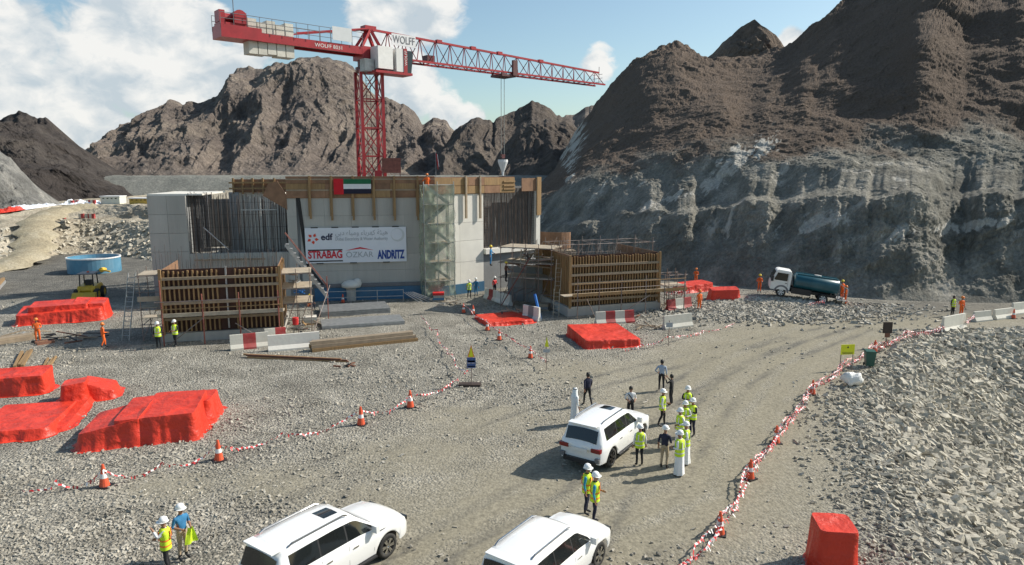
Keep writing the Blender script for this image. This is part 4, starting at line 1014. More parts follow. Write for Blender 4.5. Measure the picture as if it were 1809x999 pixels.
o = MB(); prr = random.Random(77)
for k in range(60): x_ = prr.uniform(0, 9); o.tube((x_, prr.uniform(3, 8), 3.1), (x_, prr.uniform(3, 8), prr.uniform(4.4, 5.6)), .018, 4)
o = o.build('rebar', 'rebar', sc); o['kind'] = 'stuff'
sc2 = thing('edge_scaffold', 'thin tube scaffold above the right timber form', 'scaffold', gl2 + Vector((math.cos(ra), math.sin(ra), 0)) * .3 + Vector((-math.sin(ra), math.cos(ra), 0)) * 3, ra)
scaff(sc2, 0, rwd + 1.0, 0, 3.2, rht + .9, 5, 5, (), 'steel_tube', brace=False)
pp = thing('steel_props', 'grey scaffold props right of the right timber form', 'scaffold', flat(1180, 548), ra)
scaff(pp, 0, 1.6, 0, 1.6, 3.3, 2, 3, (2,), 'steel_tube')

# ------------------------------------------------------------------ steel decking stacks, pump, rails in front of the banner wall
def decking(px0, py0, px1, py1, label, h=.35, dp=2.6):
    a = flat(px0, py0); b = flat(px1, py1); an = math.atan2(b.y - a.y, b.x - a.x); wd = (b - a).length
    r_ = thing('decking_stack', label, 'decking', a, an, 'ribbed decking stacks')
    for k in range(4):
        m = MB(); nr = 22
        for i in range(nr): m.box(0, wd, i * dp / nr, i * dp / nr + dp / nr * .55, k * h / 4 + .02, k * h / 4 + .08)
        m.box(0, wd, 0, dp, k * h / 4, k * h / 4 + .019); m.build('ribbed_sheet', 'galv', r_)
    for x_ in (wd * .15, wd * .5, wd * .85): MB().box(x_ - .06, x_ + .06, -.1, dp, -.1, -.001).build('bearer', 'timber_grey', r_)
decking(569, 584, 715, 574, 'nearer stack of ribbed steel decking before the banner wall', .3, 2.6)
decking(567, 561, 690, 553, 'farther stack of ribbed steel decking before the banner wall', .45, 3.2)
p = flat(621, 531); pv = thing('vent_housing', 'pale concrete vent with rounded hood before the blue plinth', 'vent', p, BA)
MB().lathe([(.42, 0), (.42, 1.1), (.5, 1.15)], 14).build('shaft', 'concrete', pv, smooth=False)
MB().lathe([(.5, 1.15), (.82, 1.25), (.85, 1.5), (.6, 1.75), (.2, 1.85)], 14).build('hood', 'concrete_white_and_lit', pv, smooth=True)
MB().lathe([(.3, 1.2), (.42, 1.5), (.3, 1.9), (.1, 2.0)], 12, (.55, 0, 0)).build('hood', 'concrete_white_and_lit', pv, smooth=True)
gr_ = thing('guard_railing', 'low tube railing with leaning bars before the blue plinth', 'railing', flat(575, 538), BA)
for z_ in (.55, 1.1): MB().tube((0, 0, z_), (6.8, 0, z_), .03, 6).build('rail', 'galv', gr_)
for x_ in (0, 2.2, 4.5, 6.8): MB().tube((x_, 0, 0), (x_, 0, 1.15), .035, 6).build('post', 'galv', gr_)
for k in range(5): MB().tube((6.8 + .2 * k, -.1, .9), (8.2 + .45 * k, -.6, 0), .03, 6).build('leaning_bar', 'galv', gr_)
# long timbers and rebar bundles in front
def beams(px0, py0, px1, py1, n, label, sect=.2, mat='timber_grey', name='timber_pile', cat='timber'):
    a = G(px0, py0); b = G(px1, py1); r_ = thing(name, label, cat, a, math.atan2(b.y - a.y, b.x - a.x)); L_ = (b - a).length; prr = random.Random(n)
    for i in range(n):
        row = i // 3; y_ = (i % 3) * (sect * 1.15) + row * .08; MB().bar((prr.uniform(-.3, .3), y_, sect / 2 + row * sect * 1.03), (L_ + prr.uniform(-.4, .4), y_ + prr.uniform(-.08, .08), sect / 2 + row * sect * 1.03), sect * .95, sect * .95).build('beam', mat if prr.random() < .7 else 'timber', r_)
beams(556, 622, 728, 603, 8, 'pile of long brown timber beams beside the grey barrier', .22)
beams(435, 633, 607, 640, 5, 'bundle of dark steel bars lying on the gravel', .11, 'steel_rust', 'bar_bundle', 'steel bars')
beams(40, 648, 55, 622, 3, 'short planks leaning beyond the left red cover', .16, 'timber')
beams(84, 655, 98, 632, 3, 'yellow timber offcuts beside the left red cover', .12, 'timber')
beams(70, 610, 95, 606, 3, 'dark sleepers at the feet of the orange worker', .2, 'steel_rust')
beams(-20, 612, 60, 600, 6, 'grey planks at the left edge', .2, 'timber_grey')

# ------------------------------------------------------------------ site clutter round the works
def scrap(label, px, py, n, mats, seed, spread=1.2, ln=1.6, base=None):
    p = G(px, py) if base is None else base; r_ = thing('scrap_heap', label, 'scrap', p, 0); prr = random.Random(seed)
    for i in range(n):
        a_ = prr.uniform(0, 6.28); c_ = Vector((prr.gauss(0, spread * .45), prr.gauss(0, spread * .3), .05 + .05 * (i // 3))); d_ = Vector((math.cos(a_), math.sin(a_) * .6, prr.uniform(-.05, .25))) * prr.uniform(.4, ln) / 2
        MB().bar(c_ - d_ + Vector((0, 0, abs(d_.z))), c_ + d_ + Vector((0, 0, abs(d_.z))), prr.uniform(.05, .14), prr.uniform(.04, .1)).build('offcut', prr.choice(mats), r_)
def pallet(label, px, py, load, yaw=.2):
    p = G(px, py); r_ = thing('pallet', label, 'pallet', p, yaw)
    for i in range(5): MB().box(-.6, .6, -.5 + i * .22, -.36 + i * .22, .11, .14).build('slat', 'timber_grey', r_)
    for y_ in (-.48, 0, .38): MB().box(-.6, .6, y_, y_ + .1, 0, .109).build('bearer', 'timber_grey', r_)
    for k, m_ in enumerate(load): MB().box(-.52 + .05 * (k % 2), .5, -.46, .44, .145 + k * .22, .355 + k * .22).build('load_layer', m_, r_)
scrap('dark steel and timber scrap left of the outer scaffold', 120, 600, 14, ['steel_rust', 'timber_grey', 'black'], 1, 2.2, 2.2)
scrap('timber offcuts at the foot of the stair scaffold', 528, 582, 14, ['timber', 'plank', 'galv', 'steel_rust'], 2, 1.6)
scrap('scattered planks at the foot of the link scaffold', 905, 556, 16, ['plank', 'timber_grey', 'galv', 'black'], 3, 2.2, 2.4)
scrap('timber scrap beside the green netted tower', 795, 538, 9, ['timber_grey', 'plank', 'galv'], 4, 1.4)
scrap('loose tubes below the right form platform', 1110, 560, 9, ['galv', 'steel_rust', 'plank'], 5, 1.8, 2.2)
scrap('boards lying between right form and white barrier', 1150, 580, 7, ['plank', 'timber_grey'], 6, 1.2, 2.0)
scrap('rusty bars strewn right of the sleepers at left', 30, 596, 10, ['steel_rust', 'timber_grey', 'galv'], 7, 1.8, 2.4)
scrap('dark litter beside the steel bar bundle', 610, 648, 6, ['black', 'steel_rust'], 8, .7, .7)
pallet('pallet of grey blocks beside the stair scaffold', 548, 572, ['concrete', 'concrete_white_and_lit'], .3)
pallet('pallet with blue crates near the powerhouse plinth', 775, 532, ['blue_paint', 'galv', 'red_paint'], .1)
pallet('pallet of dark sacks under the right form corner', 960, 548, ['concrete_dark', 'timber_grey'], -.3)
# clutter standing on the left form and its decks
tb = MB(); prr = random.Random(91)
for k in range(46): x_ = lw * prr.random(); y_ = prr.uniform(.4, 5); tb.tube((x_, y_, lh_ - 1.3), (x_ + prr.uniform(-.05, .05), y_, lh_ + prr.uniform(.1, .9)), .017, 4)
o = tb.build('starter_bars', 'rebar', lb); o['kind'] = 'stuff'
tb = MB()
for k in range(60): x_ = rwd * prr.random(); y_ = prr.uniform(.4, 7); tb.tube((x_, y_, rht - 1.3), (x_ + prr.uniform(-.05, .05), y_, rht + prr.uniform(.0, .7)), .016, 4)
o = tb.build('starter_bars', 'rebar', rbk); o['kind'] = 'stuff'
# ------------------------------------------------------------------ tower crane
YM = 74.0
J0 = PY(650, 99, YM)
vp = 1058 + (305 - 150) / ((150 - 65) / (1058 - 383.0))
_d = pix_dir(vp, 305); ju = Vector((_d.x, _d.y, 0)).normalized(); JA = math.atan2(ju.y, ju.x); jn = Vector((math.sin(JA), -math.cos(JA), 0))
def JL(px, py, yo=0.0):
    p = PX(px, py, J0 - jn * yo, jn); d = p - J0; return d.dot(ju), d.z
cr = thing('tower_crane', 'red tower crane standing behind the powerhouse', 'crane', (J0.x, J0.y, 0), 0)
mz = J0.z
# mast
ma = thing('mast', None, None); ma.parent = cr; ma.rotation_euler = (0, 0, R(27))
hw = 1.12
for sx in (-1, 1):
    for sy in (-1, 1): MB().box(sx * hw - .15, sx * hw + .15, sy * hw - .15, sy * hw + .15, 0, mz - 1.6).build('leg', 'crane_red', ma)
sect = 2.9; nsec = int((mz - 1.6) / sect); z0 = (mz - 1.6) - nsec * sect
for k in range(nsec):
    za, zb = z0 + k * sect, z0 + (k + 1) * sect
    for ax in range(4):
        c_, s_ = [(1, 0), (0, 1), (-1, 0), (0, -1)][ax]
        def q(u, z): return (c_ * hw - s_ * u * hw, s_ * hw + c_ * u * hw, z)
        MB().bar(q(-.87, za), q(.87, za), .12).build('horizontal_brace', 'crane_red', ma)
        MB().bar(q(-.87, za + .1), q(.87, zb - .1), .09).build('diagonal_brace', 'crane_red' if (k + ax) % 3 else 'crane_dark', ma)
        MB().bar(q(.87, za + .1), q(-.87, zb - .1), .09).build('diagonal_brace', 'crane_red', ma)
ld = MB()
for s_ in (-.22, .22): ld.bar((s_, .3, 0), (s_, .3, mz - 2), .05)
for k in range(int((mz - 2) / .3)): ld.bar((-.22, .3, k * .3), (.22, .3, k * .3), .03)
ld.build('mast_ladder', 'crane_dark', ma)
# slewing ring and head
up = thing('upper_works', None, None); up.parent = cr; up.location = (0, 0, mz); up.rotation_euler = (0, 0, JA)
MB().lathe([(1.25, -1.75), (1.35, -1.6), (1.35, -1.25), (1.1, -1.2), (1.1, -.5)], 18).build('slewing_ring', 'crane_dark', up)
MB().box(-1.2, 1.3, -1.0, 1.0, -.55, .75).build('turret', 'crane_red', up)
zt = JL(650, 52)[1]
for sy in (-.7, .7):
    MB().bar((-1.1, sy, .7), (.15, sy * .45, zt), .28, .28).build('tower_head_leg', 'crane_red', up)
    MB().bar((1.2, sy, .7), (.15, sy * .45, zt), .28, .28).build('tower_head_leg', 'crane_red', up)
MB().box(-.5, .8, -.5, .5, zt - .2, zt + .28).build('tower_head', 'crane_red', up)
# counter jib
sE = JL(383, 60)[0]; sM = JL(455, 75)[0]
cj = MB()
for sy in (-.85, .85): cj.box(sM, -1.0, sy - .14, sy + .14, -.1, .65)
cj.box(sE, sM, -1.15, 1.15, -.1, 1.0); o = cj.build('counter_jib', 'crane_red', up)
MB().box(sM, -1.2, -.7, .7, .1, .16).build('walkway', 'crane_dark', up)
text('WOLFF 8031', .50, 'white_paint', up, (JL(548, 80)[0], -1.0, .08), width=2.9)
for sy in (-1.1, 1.1):
    rl = MB(); n_ = 13
    for i in range(n_):
        x_ = sE + (-1.2 - sE) * i / (n_ - 1); rl.tube((x_, sy, .6), (x_, sy, 2.0), .028, 5)
    for z_ in (1.5, 2.0): rl.tube((sE, sy, z_ + .0), (-1.2, sy, z_), .028, 5)
    rl.build('guard_rail', 'grey_paint', up)
MB().tube((sE + 1.6, 0, 1.0), (sE + 1.6, 0, 4.0), .04, 5).build('antenna', 'grey_paint', up)
wn = MB(); wn.box(sE + .1, sE + 2.4, -.8, .8, 1.0, 1.25); wn.tube((sE + 1.9, -.8, 1.85), (sE + 1.9, .8, 1.85), .62, 16); wn.tube((sE + .4, 0, 1.75), (sE + 1.4, 0, 1.75), .42, 12); wn.box(sE + .1, sE + .6, -.6, .6, 1.3, 2.3); wn.box(sE + 1.3, sE + 2.4, -.95, -.8, 1.2, 2.2)
wn.build('hoist_winch', 'crane_red', up)
s0_, s1_ = JL(434, 80)[0], JL(515, 85)[0]; nb = 5
for i in range(nb):
    a = s0_ + (s1_ - s0_) * i / nb; b = s0_ + (s1_ - s0_) * (i + 1) / nb
    MB().box(a + .04, b - .04, -.68, .68, -1.2 + (.1 if i == 2 else 0), 1.9 - .25 * (i % 2)).build('counterweight', 'off_white', up)
# back stay bars
for sy in (-.5, .5): MB().bar((.0, sy, zt), (JL(520, 65)[0], sy, 1.2), .12).build('tie_bar', 'crane_red', up)
MB().box(JL(578, 70)[0], JL(612, 75)[0], -1.16, -1.13, .9, 2.2).build('notice_panel', 'logo_pale', up)
# jib
sT = JL(1060, 150)[0]; zTip_top = JL(1052, 129)[1]
def topz(s): return (zt + .05) + (zTip_top - zt) * max(0, (s - .8)) / (sT - .8) if s > .8 else zt
bz_ = -.05
for sy in (-.9, .9): MB().bar((1.2, sy, bz_), (sT, sy, bz_), .20, .20).build('bottom_chord', 'crane_red', up)
MB().bar((.6, 0, topz(.6)), (sT - .3, 0, topz(sT - .3)), .22, .22).build('top_chord', 'crane_red', up)
npn = 17; ss_ = [1.4 + (sT - 1.6) * (i / npn) for i in range(npn + 1)]
for i in range(npn):
    a, b = ss_[i], ss_[i + 1]; m_ = (a + b) / 2
    for sy in (-.9, .9):
        MB().bar((a, sy, bz_), (m_, 0, topz(m_)), .08).build('lattice_diagonal', 'crane_dark' if sy > 0 else 'crane_red', up)
        MB().bar((m_, 0, topz(m_)), (b, sy, bz_), .08).build('lattice_diagonal', 'crane_red', up)
    MB().bar((a, -.9, bz_), (b, .9, bz_), .07).build('bottom_brace', 'crane_dark', up)
    MB().bar((a, -.9, bz_), (a, .9, bz_), .07).build('bottom_brace', 'crane_dark', up)
for px_ in (775, 835, 882, 955): 
    s_ = JL(px_, 75)[0]; MB().box(s_ - .35, s_ + .35, -.2, .2, topz(s_) - .15, topz(s_) + .22).build('chord_joint', 'crane_red', up)
s_ = JL(757, 100)[0]; MB().box(s_ - .5, s_ + .5, -.5, .5, .1, .8).build('trolley_winch', 'crane_dark', up)
s_ = JL(1058, 140)[0]
e_ = MB()
for z_ in (.3, .8, 1.3): e_.tube((s_ - .3, -.9, z_), (s_ - .3, .9, z_), .03, 5)
e_.tube((s_, 0, 0), (s_, 0, 2.4), .04, 5); e_.build('jib_end_frame', 'grey_paint', up)
# name board on the jib
b0, b1 = JL(683, 80)[0], JL(725, 85)[0]; zb0, zb1 = JL(700, 84)[1], JL(700, 64)[1]
nbp = MB().box(b0, b1, -1.04, -1.0, zb0, zb1).build('name_board', 'flag_white', up)
text('WOLFF', 1.1, 'grey_paint', up, (b0 + .12, -1.06, zb0 + .25), width=(b1 - b0) - .25)
# machinery house, cab, platform
c0, c1 = JL(661, 105, -1.8)[0], JL(687, 108, -1.8)[0]
zc0, zc1 = JL(680, 124, -1.8)[1], JL(680, 85, -1.8)[1]
MB().box(c0, c1, -2.6, -1.1, zc0, zc1).build('switch_cabinet', 'white_paint', up)
cb0, cb1 = c1 + .35, JL(722, 108, -1.8)[0]
cab = MB().box(cb0, cb0 + (cb1 - cb0) * .42, -2.7, -1.1, zc0 - .15, zc1 - .05).build('cab', 'white_paint', up)
MB().prism([(cb0 + (cb1 - cb0) * .62, zc0 - .2), (cb1 - .25, zc0 - .2), (cb1, zc1 - .5), (cb1 - .1, zc1 - .15), (cb0 + (cb1 - cb0) * .62, zc1 - .15)], -2.65, -1.1).build('cab_glazing', 'glass_dark', cab)
MB().box(cb0 + (cb1 - cb0) * .42, cb0 + (cb1 - cb0) * .62, -2.75, -1.1, zc0 - .3, zc1).build('cab_stripe', 'crane_red', cab)
text('WOLFF', .42, 'white_paint', up, (cb0 + (cb1 - cb0) * .60, -2.78, zc0 + .5), rot=(R(90), R(-90), 0), width=1.5)
MB().box(c0 - .4, cb1 - .2, -2.8, -.9, zc0 - .45, zc0 - .21).build('cab_platform', 'crane_red', up)
MB().box(c0 - 1.2, c0 - .1, -2.0, -1.0, zc0 - .3, zc0 + .9).build('slewing_gear', 'galv', up)
# trolley, ropes, hook
st_ = JL(888, 132)[0]
tr_ = MB(); tr_.box(st_ - 1.0, st_ + 1.2, -1.1, 1.1, -.55, -.3); tr_.box(st_ + .6, st_ + 1.3, -1.3, -1.0, -.4, 1.4)
for x_ in (st_ - .8, st_ + .8):
    for sy in (-.9, .9): tr_.tube((x_, sy - .1, -.2), (x_, sy + .1, -.2), .16, 10)
tr_.build('trolley', 'crane_dark', up)
zhook = JL(888, 278)[1]
for dx_ in (-.25, .25): MB().tube((st_ + dx_, 0, -.5), (st_ + dx_, 0, zhook), .035, 5).build('hoist_rope', 'rope', up)
MB().prism([(st_ - .3, zhook + .35), (st_ + .3, zhook + .35), (st_ + .2, zhook - .15), (st_ - .2, zhook - .15)], -.15, .15).build('hook_block', 'crane_dark', up)
hp = J0 + ju * st_; sk = thing('concrete_skip', 'white funnel shaped concrete skip hung from the crane ropes', 'skip', (hp.x, hp.y, mz + zhook - 2.3))
MB().lathe([(.12, .0), (.16, .5), (.62, 1.7), (.62, 2.0)], 14).build('funnel', 'flag_white', sk)
MB().tube((0, 0, -2.4), (0, 0, .1), .07, 8).build('discharge_hose', 'black', sk)
# red machine box beside the mast foot and small cabinet
p = PY(692, 312, 71); bxr = thing('generator_box', 'rusty red container box beside the crane mast', 'container', (p.x, p.y, p.z - .4), BA)
MB().box(-.95, .95, 0, 1.6, .75, 2.25).build('body', 'steel_red', bxr)
for k in range(5): MB().box(-.95, .95, -.03, -.001, .82 + .28 * k, .98 + .28 * k).build('rib', 'steel_red', bxr)
for x_ in (-.9, .82): MB().box(x_, x_ + .08, .02, .1, -.6, .74).build('leg', 'steel_red', bxr)
MB().box(-1.7, -.99, 0, 1.0, -.3, 1.0).build('side_cabinet', 'crane_red', bxr)
p = PY(770, 312, 70); fp = thing('flagpole', 'small hanging flag on a thin pole above the powerhouse roof', 'flagpole', (p.x, p.y, p.z - .3), .3)
MB().tube((0, 0, 0), (0, 0, 2.9), .035, 6).build('pole', 'grey_paint', fp)
fm = MB()
for k, m_ in enumerate(('flag_red', 'flag_white', 'flag_black')):
    MB().bar((.05 + .13 * k, 0, 2.6 - .1 * k), (.25 + .1 * k, .05 * k, 1.0 + .25 * k), .15, .03).build('cloth', m_, fp)
# ------------------------------------------------------------------ sport utility cars
def wheel(parent, x, y, r, wd, rim, sgn):
    w_ = thing('wheel', None, None); w_.parent = parent; w_.location = (x, y, r)
    t = MB(); n = 28; prof = [(r * .64, -wd * .5), (r * .93, -wd * .5), (r, -wd * .34), (r, wd * .34), (r * .93, wd * .5), (r * .64, wd * .5)]
    vs = []; k = len(prof)
    for a_, b_ in prof:
        for i in range(n): th = 2 * math.pi * i / n; vs.append((a_ * math.cos(th), b_, a_ * math.sin(th)))
    t.add(vs, [(j * n + i, j * n + (i + 1) % n, ((j + 1) % k) * n + (i + 1) % n, ((j + 1) % k) * n + i) for j in range(k) for i in range(n)])
    t.build('tyre', 'rubber', w_, smooth=True)
    m = MB(); yo = sgn * wd * .42
    m.tube((0, 0, 0), (0, sgn * wd * .44, 0), r * .16, 10)
    for i in range(6):
        for dth in (-.13, .13):
            th = 2 * math.pi * i / 6 + dth; m.bar((r * .1 * math.cos(th), yo, r * .1 * math.sin(th)), (r * .63 * math.cos(th * 1.0), yo, r * .63 * math.sin(th)), .045, .05, up=(0, 1, 0))
    vs = []
    for a_, b_ in ((r * .60, yo * 1.05), (r * .66, yo * 1.05), (r * .66, 0), (r * .60, 0)):
        for i in range(n): th = 2 * math.pi * i / n; vs.append((a_ * math.cos(th), b_, a_ * math.sin(th)))
    m.add(vs, [(j * n + i, j * n + (i + 1) % n, ((j + 1) % 4) * n + (i + 1) % n, ((j + 1) % 4) * n + i) for j in range(4) for i in range(n)])
    m.build('rim', rim, w_)
    d = MB(); d.tube((0, yo * .25, 0), (0, yo * .3, 0), r * .6, 20); d.build('brake_disc', 'black', w_)
def suv(label, loc, hd, kx=1.0, kw=1.0, kz=1.0, rim='chrome', sunroof=True, round_=0.0, group='white cars', glass='glass_dark', rails=True):
    root = thing('sport_utility_car', label, 'car', loc, hd, None)
    wb = 1.55 * kx; r = .40
    xr, xf = -2.58 * kx, 2.55 * kx
    zt_k = [(-2.62, .98), (-2.60, 1.10), (-2.50, 1.22), (-2.26 - .06 * round_, 1.80), (-2.12, 1.90), (-1.2, 1.945), (-.4, 1.95), (.25, 1.91), (.42, 1.86), (1.16, 1.30), (1.26, 1.255), (1.8, 1.22), (2.25, 1.15), (2.45, 1.06), (2.58, .90)]
    zx = [a * kx for a, b in zt_k]; zz_ = [b * kz for a, b in zt_k]
    def prof(x):
        zt = np.interp(x, zx, zz_)
        zb = min(1.17 * kz, zt - .10)
        endf = max(0, (abs(x) - 2.05 * kx) / (.55 * kx))
        wb_ = (.985 - .14 * endf ** 2 * (1 if x > 0 else .55)) * kw
        wt = np.interp(x, [-2.6 * kx, -2.2 * kx, -1 * kx, .3 * kx, 1.2 * kx, 1.9 * kx, 2.58 * kx], [.74, .70, .72, .69, .74, .78, .66]) * kw
        zs = .40
        for cx_ in (-wb, wb):
            dx_ = abs(x - cx_); Ra = .50
            if dx_ < Ra: zs = max(zs, .38 + math.sqrt(Ra * Ra - dx_ * dx_))
        zs = min(zs, zb - .2)
        fl_ = 0
        for cx_ in (-wb, wb): fl_ = max(fl_, .025 * math.exp(-((x - cx_) / .55) ** 4))
        z1 = zs + max(.05, (.70 - zs) * .5) if zs < .62 else zs + .03
        z2 = max(.86 * kz, z1 + .03); z2 = min(z2, zb - .04)
        return [(wb_ - .03 + fl_, zs), (wb_ + fl_, z1), (wb_ + .005 + fl_, z2), (wb_ - .005, zb - .02), (wb_ - .045, zb + .035),
                (wt + .05 * kw, zt - .10 if zt - .10 > zb + .05 else zb + .045), (wt - .01, max(zt - .035, zb + .05)), (wt * .55, max(zt, zb + .055)), (0, max(zt + .012, zb + .06))]
    xs_ = np.linspace(-2.62 * kx, 2.58 * kx, 118)
    P_ = [prof(x) for x in xs_]; nr = 9; full = 2 * nr - 1
    v_ = []
    for i, x in enumerate(xs_):
        ring = [(-a, b) for a, b in P_[i]] + [(a, b) for a, b in reversed(P_[i][:-1])]
        # plan rounding: pull ends of the outer rows in
        for a, b in ring:
            pull = .16 * (abs(a) / kw) ** 4 * max(0, (abs(x) - 2.1 * kx) / (.5 * kx)) ** 2
            v_.append((x - math.copysign(pull, x), a, b))
    f_ = grid_faces(len(xs_), full).tolist()
    caps = []
    for i0 in (0, (len(xs_) - 1) * full):
        for j in range(nr - 1): caps.append([i0 + j, i0 + full - 1 - j, i0 + full - 2 - j, i0 + j + 1])
    mb = MB(); mb.add(v_, [tuple(q) for q in f_] + [tuple(q) for q in caps])
    body = mb.build('body', 'car_white', root, smooth=True)
    bm = bmesh.new(); bm.from_mesh(body.data); bmesh.ops.recalc_face_normals(bm, faces=bm.faces); bm.to_mesh(body.data); bm.free()
    body.data.set_sharp_from_angle(angle=R(42))
    MB().box(-2.3 * kx, 2.2 * kx, -.68 * kw, .68 * kw, .28, .85).build('underbody', 'black', root)
    def row(x, t, a, b):
        p = prof(x); (y0, z0), (y1, z1) = p[a], p[b]; return y0 + (y1 - y0) * t, z0 + (z1 - z0) * t
    def side_patch(name, x0, x1, t0, t1, sgn, mat, off=.007, a=4, b=5, nx=14, parent=None, slant=0.0):
        m = MB(); vs = []
        for i in range(nx + 1):
            for k in range(5):
                t = t0 + (t1 - t0) * k / 4; x = x0 + (x1 - x0) * i / nx + slant * k / 4
                y, z = row(x, t, a, b); vs.append((x, sgn * (y + off), z + off * .4))
        m.add(vs, [tuple(q) if sgn > 0 else tuple(reversed(q)) for q in grid_faces(nx + 1, 5).tolist()]); return m.build(name, mat, parent or root, smooth=True)
    for s_ in (-1, 1):
        side_patch('side_window', .0 * kx, 1.02 * kx, .10, .90, s_, glass)
        side_patch('side_window', -.98 * kx, -.06 * kx, .10, .90, s_, glass)
        side_patch('side_window', -2.0 * kx, -1.04 * kx, .10, .90, s_, glass)
        side_patch('pillar_trim', -1.05 * kx, .01, .10, .90, s_, 'black', .004)
        for xx__ in (.0 * kx + .95, -.04 * kx, -1.02 * kx):
            side_patch('door_seam', xx__ - .006, xx__ + .006, 0, 1, s_, 'grey_paint', .004, 1, 3, 1)
        for xx__ in (.12 * kx, -.88 * kx): side_patch('door_handle', xx__, xx__ + .2, .72, .80, s_, 'chrome', .03, 1, 3, 2)
        MB().box(-1.0 * kx, 1.0 * kx, s_ * .90 * kw if s_ > 0 else -1.06 * kw, s_ * 1.06 * kw if s_ > 0 else -.90 * kw, .33, .385).build('side_step', 'black', root)
        mr_ = MB(); mr_.box(.86 * kx, 1.0 * kx, min(s_ * .99, s_ * 1.2) * kw, max(s_ * .99, s_ * 1.2) * kw, 1.2 * kz, 1.42 * kz); mr_.build('wing_mirror', 'car_white' if glass == 'glass_dark' else 'black', root)
        if rails:
            rl = MB(); pts_ = [(-1.9 * kx, 1.90), (-1.75 * kx, 1.965), (.05 * kx, 1.985), (.2 * kx, 1.93)]
            for (a_, b_), (c_, d_) in zip(pts_[:-1], pts_[1:]): rl.bar((a_, s_ * .64 * kw, b_ * kz), (c_, s_ * .64 * kw, d_ * kz), .04, .035)
            rl.build('roof_rail', 'chrome', root)
        # lamps
        m = MB(); xq = -2.60 * kx; ya, yb = sorted((s_ * .52 * kw, s_ * .93 * kw)); m.box(xq - .02, xq + .22, ya, yb, .90 * kz, 1.06 * kz); tl = m.build('tail_light', 'tail_red', root)
        m = MB(); ya, yb = sorted((s_ * .55 * kw, s_ * .86 * kw)); m.box(2.36 * kx, 2.53 * kx, ya, yb, .86 * kz, .99 * kz); m.build('headlight', 'glass_dark', root)
        side_patch('fender_vent', 1.16 * kx, 1.40 * kx, .78, .90, s_, 'grey_paint', .012, 1, 3, 2, slant=.06)
        for cx_ in (-wb, wb): wheel(root, cx_, s_ * .84 * kw, r, .26, rim, s_)
    def top_patch(name, x0, x1, mat, yk=1.0, off=.008, nx=8, extra=0.0):
        m = MB(); vs = []
        for i in range(nx + 1):
            x = x0 + (x1 - x0) * i / nx; p = prof(x); ring = [(-p[6][0] * yk, p[6][1]), (-p[7][0] * yk, p[7][1]), (0, p[8][1]), (p[7][0] * yk, p[7][1]), (p[6][0] * yk, p[6][1])]
            for a_, b_ in ring: vs.append((x + extra, a_, b_ + off))
        m.add(vs, [tuple(q) for q in grid_faces(nx + 1, 5).tolist()]); return m.build(name, mat, root, smooth=True)
    top_patch('windscreen', .50 * kx, 1.13 * kx, 'glass_dark', .96, .010, extra=.01)
    rw_ = top_patch('rear_window', -2.485 * kx, (-2.29 - .06 * round_) * kx, 'glass_dark', .99, .010, extra=-.02)
    m = MB(); m.box(-2.42 * kx, -2.10 * kx, -.64 * kw, .64 * kw, 1.885 * kz, 1.915 * kz); m.build('spoiler', 'car_white', root)
    if sunroof: top_patch('sunroof', -.35 * kx, .18 * kx, 'glass_dark', .62, .010)
    MB().box(-2.66 * kx, -2.56 * kx, -.36, .36, .86 * kz, 1.0 * kz).build('number_plate', 'plate_white', root)
    MB().box(-2.66 * kx, -2.3 * kx, -.72 * kw, .72 * kw, .36, .52).build('bumper_insert', 'black', root)
    for s_ in (-1, 1): MB().box(-2.625 * kx, -2.4 * kx, min(s_ * .70, s_ * .9) * kw, max(s_ * .70, s_ * .9) * kw, .50, .66).build('bumper_vent', 'grey_paint', root)
    MB().box(2.35 * kx, 2.58 * kx, -.5 * kw, .5 * kw, .5, .92 * kz).build('grille', 'grey_paint', root)
    root.scale = (.955, .955, .955)
    return root
def zat(x, y): return float(zg(x, y))
suv('white car with sunroof parked beside the group of visitors', (4.0, 27.15, zat(4, 27.15)), R(56), rim='rim_dark')
suv('white car with dark windows at the bottom left of centre', (-5.34, 18.39, zat(-5.3, 18.4)), R(55), rim='chrome')
suv('rounded white car without sunroof at the bottom centre', (1.04, 17.93, zat(1, 17.9)), R(54), .94, .96, .91, rim='chrome', sunroof=False, round_=1.0)

# ------------------------------------------------------------------ tanker truck
fr = flat(1386, 531); 
TH = R(163); td = Vector((math.cos(TH), math.sin(TH), 0))
rear = G(1449, 533); front = rear + td * 3.4
pitch = R(7.0)
tk = thing('tanker_truck', 'white cab truck with teal tank parked on the stony rise', 'truck', rear, TH)
tk.rotation_euler = (0, -pitch, TH)
rr = .40
for x_ in (0, 3.4):
    for s_ in (-1, 1): wheel(tk, x_, s_ * .82, rr, .28, 'white_paint', s_)
for s_ in (-1, 1): wheel(tk, 0, s_ * .52, rr, .24, 'white_paint', s_)
MB().box(-1.1, 3.2, -.42, .42, .52, .78).build('chassis', 'black', tk)
cabm = MB().prism([(2.75, .62), (4.35, .55), (4.42, .95), (4.35, 1.35), (4.05, 2.22), (3.85, 2.32), (2.85, 2.30), (2.75, 2.2)], -.98, .98).build('cab', 'white_paint', tk)
bm = bmesh.new(); bm.from_mesh(cabm.data); bmesh.ops.bevel(bm, geom=bm.edges[:], offset=.05, segments=2, affect='EDGES'); bm.to_mesh(cabm.data); bm.free()
mb = MB(); mb.bar((4.385, 0, 1.40), (4.09, 0, 2.16), 1.74, .03, up=(1, 0, 0)); mb.build('windscreen', 'glass_dark', tk)
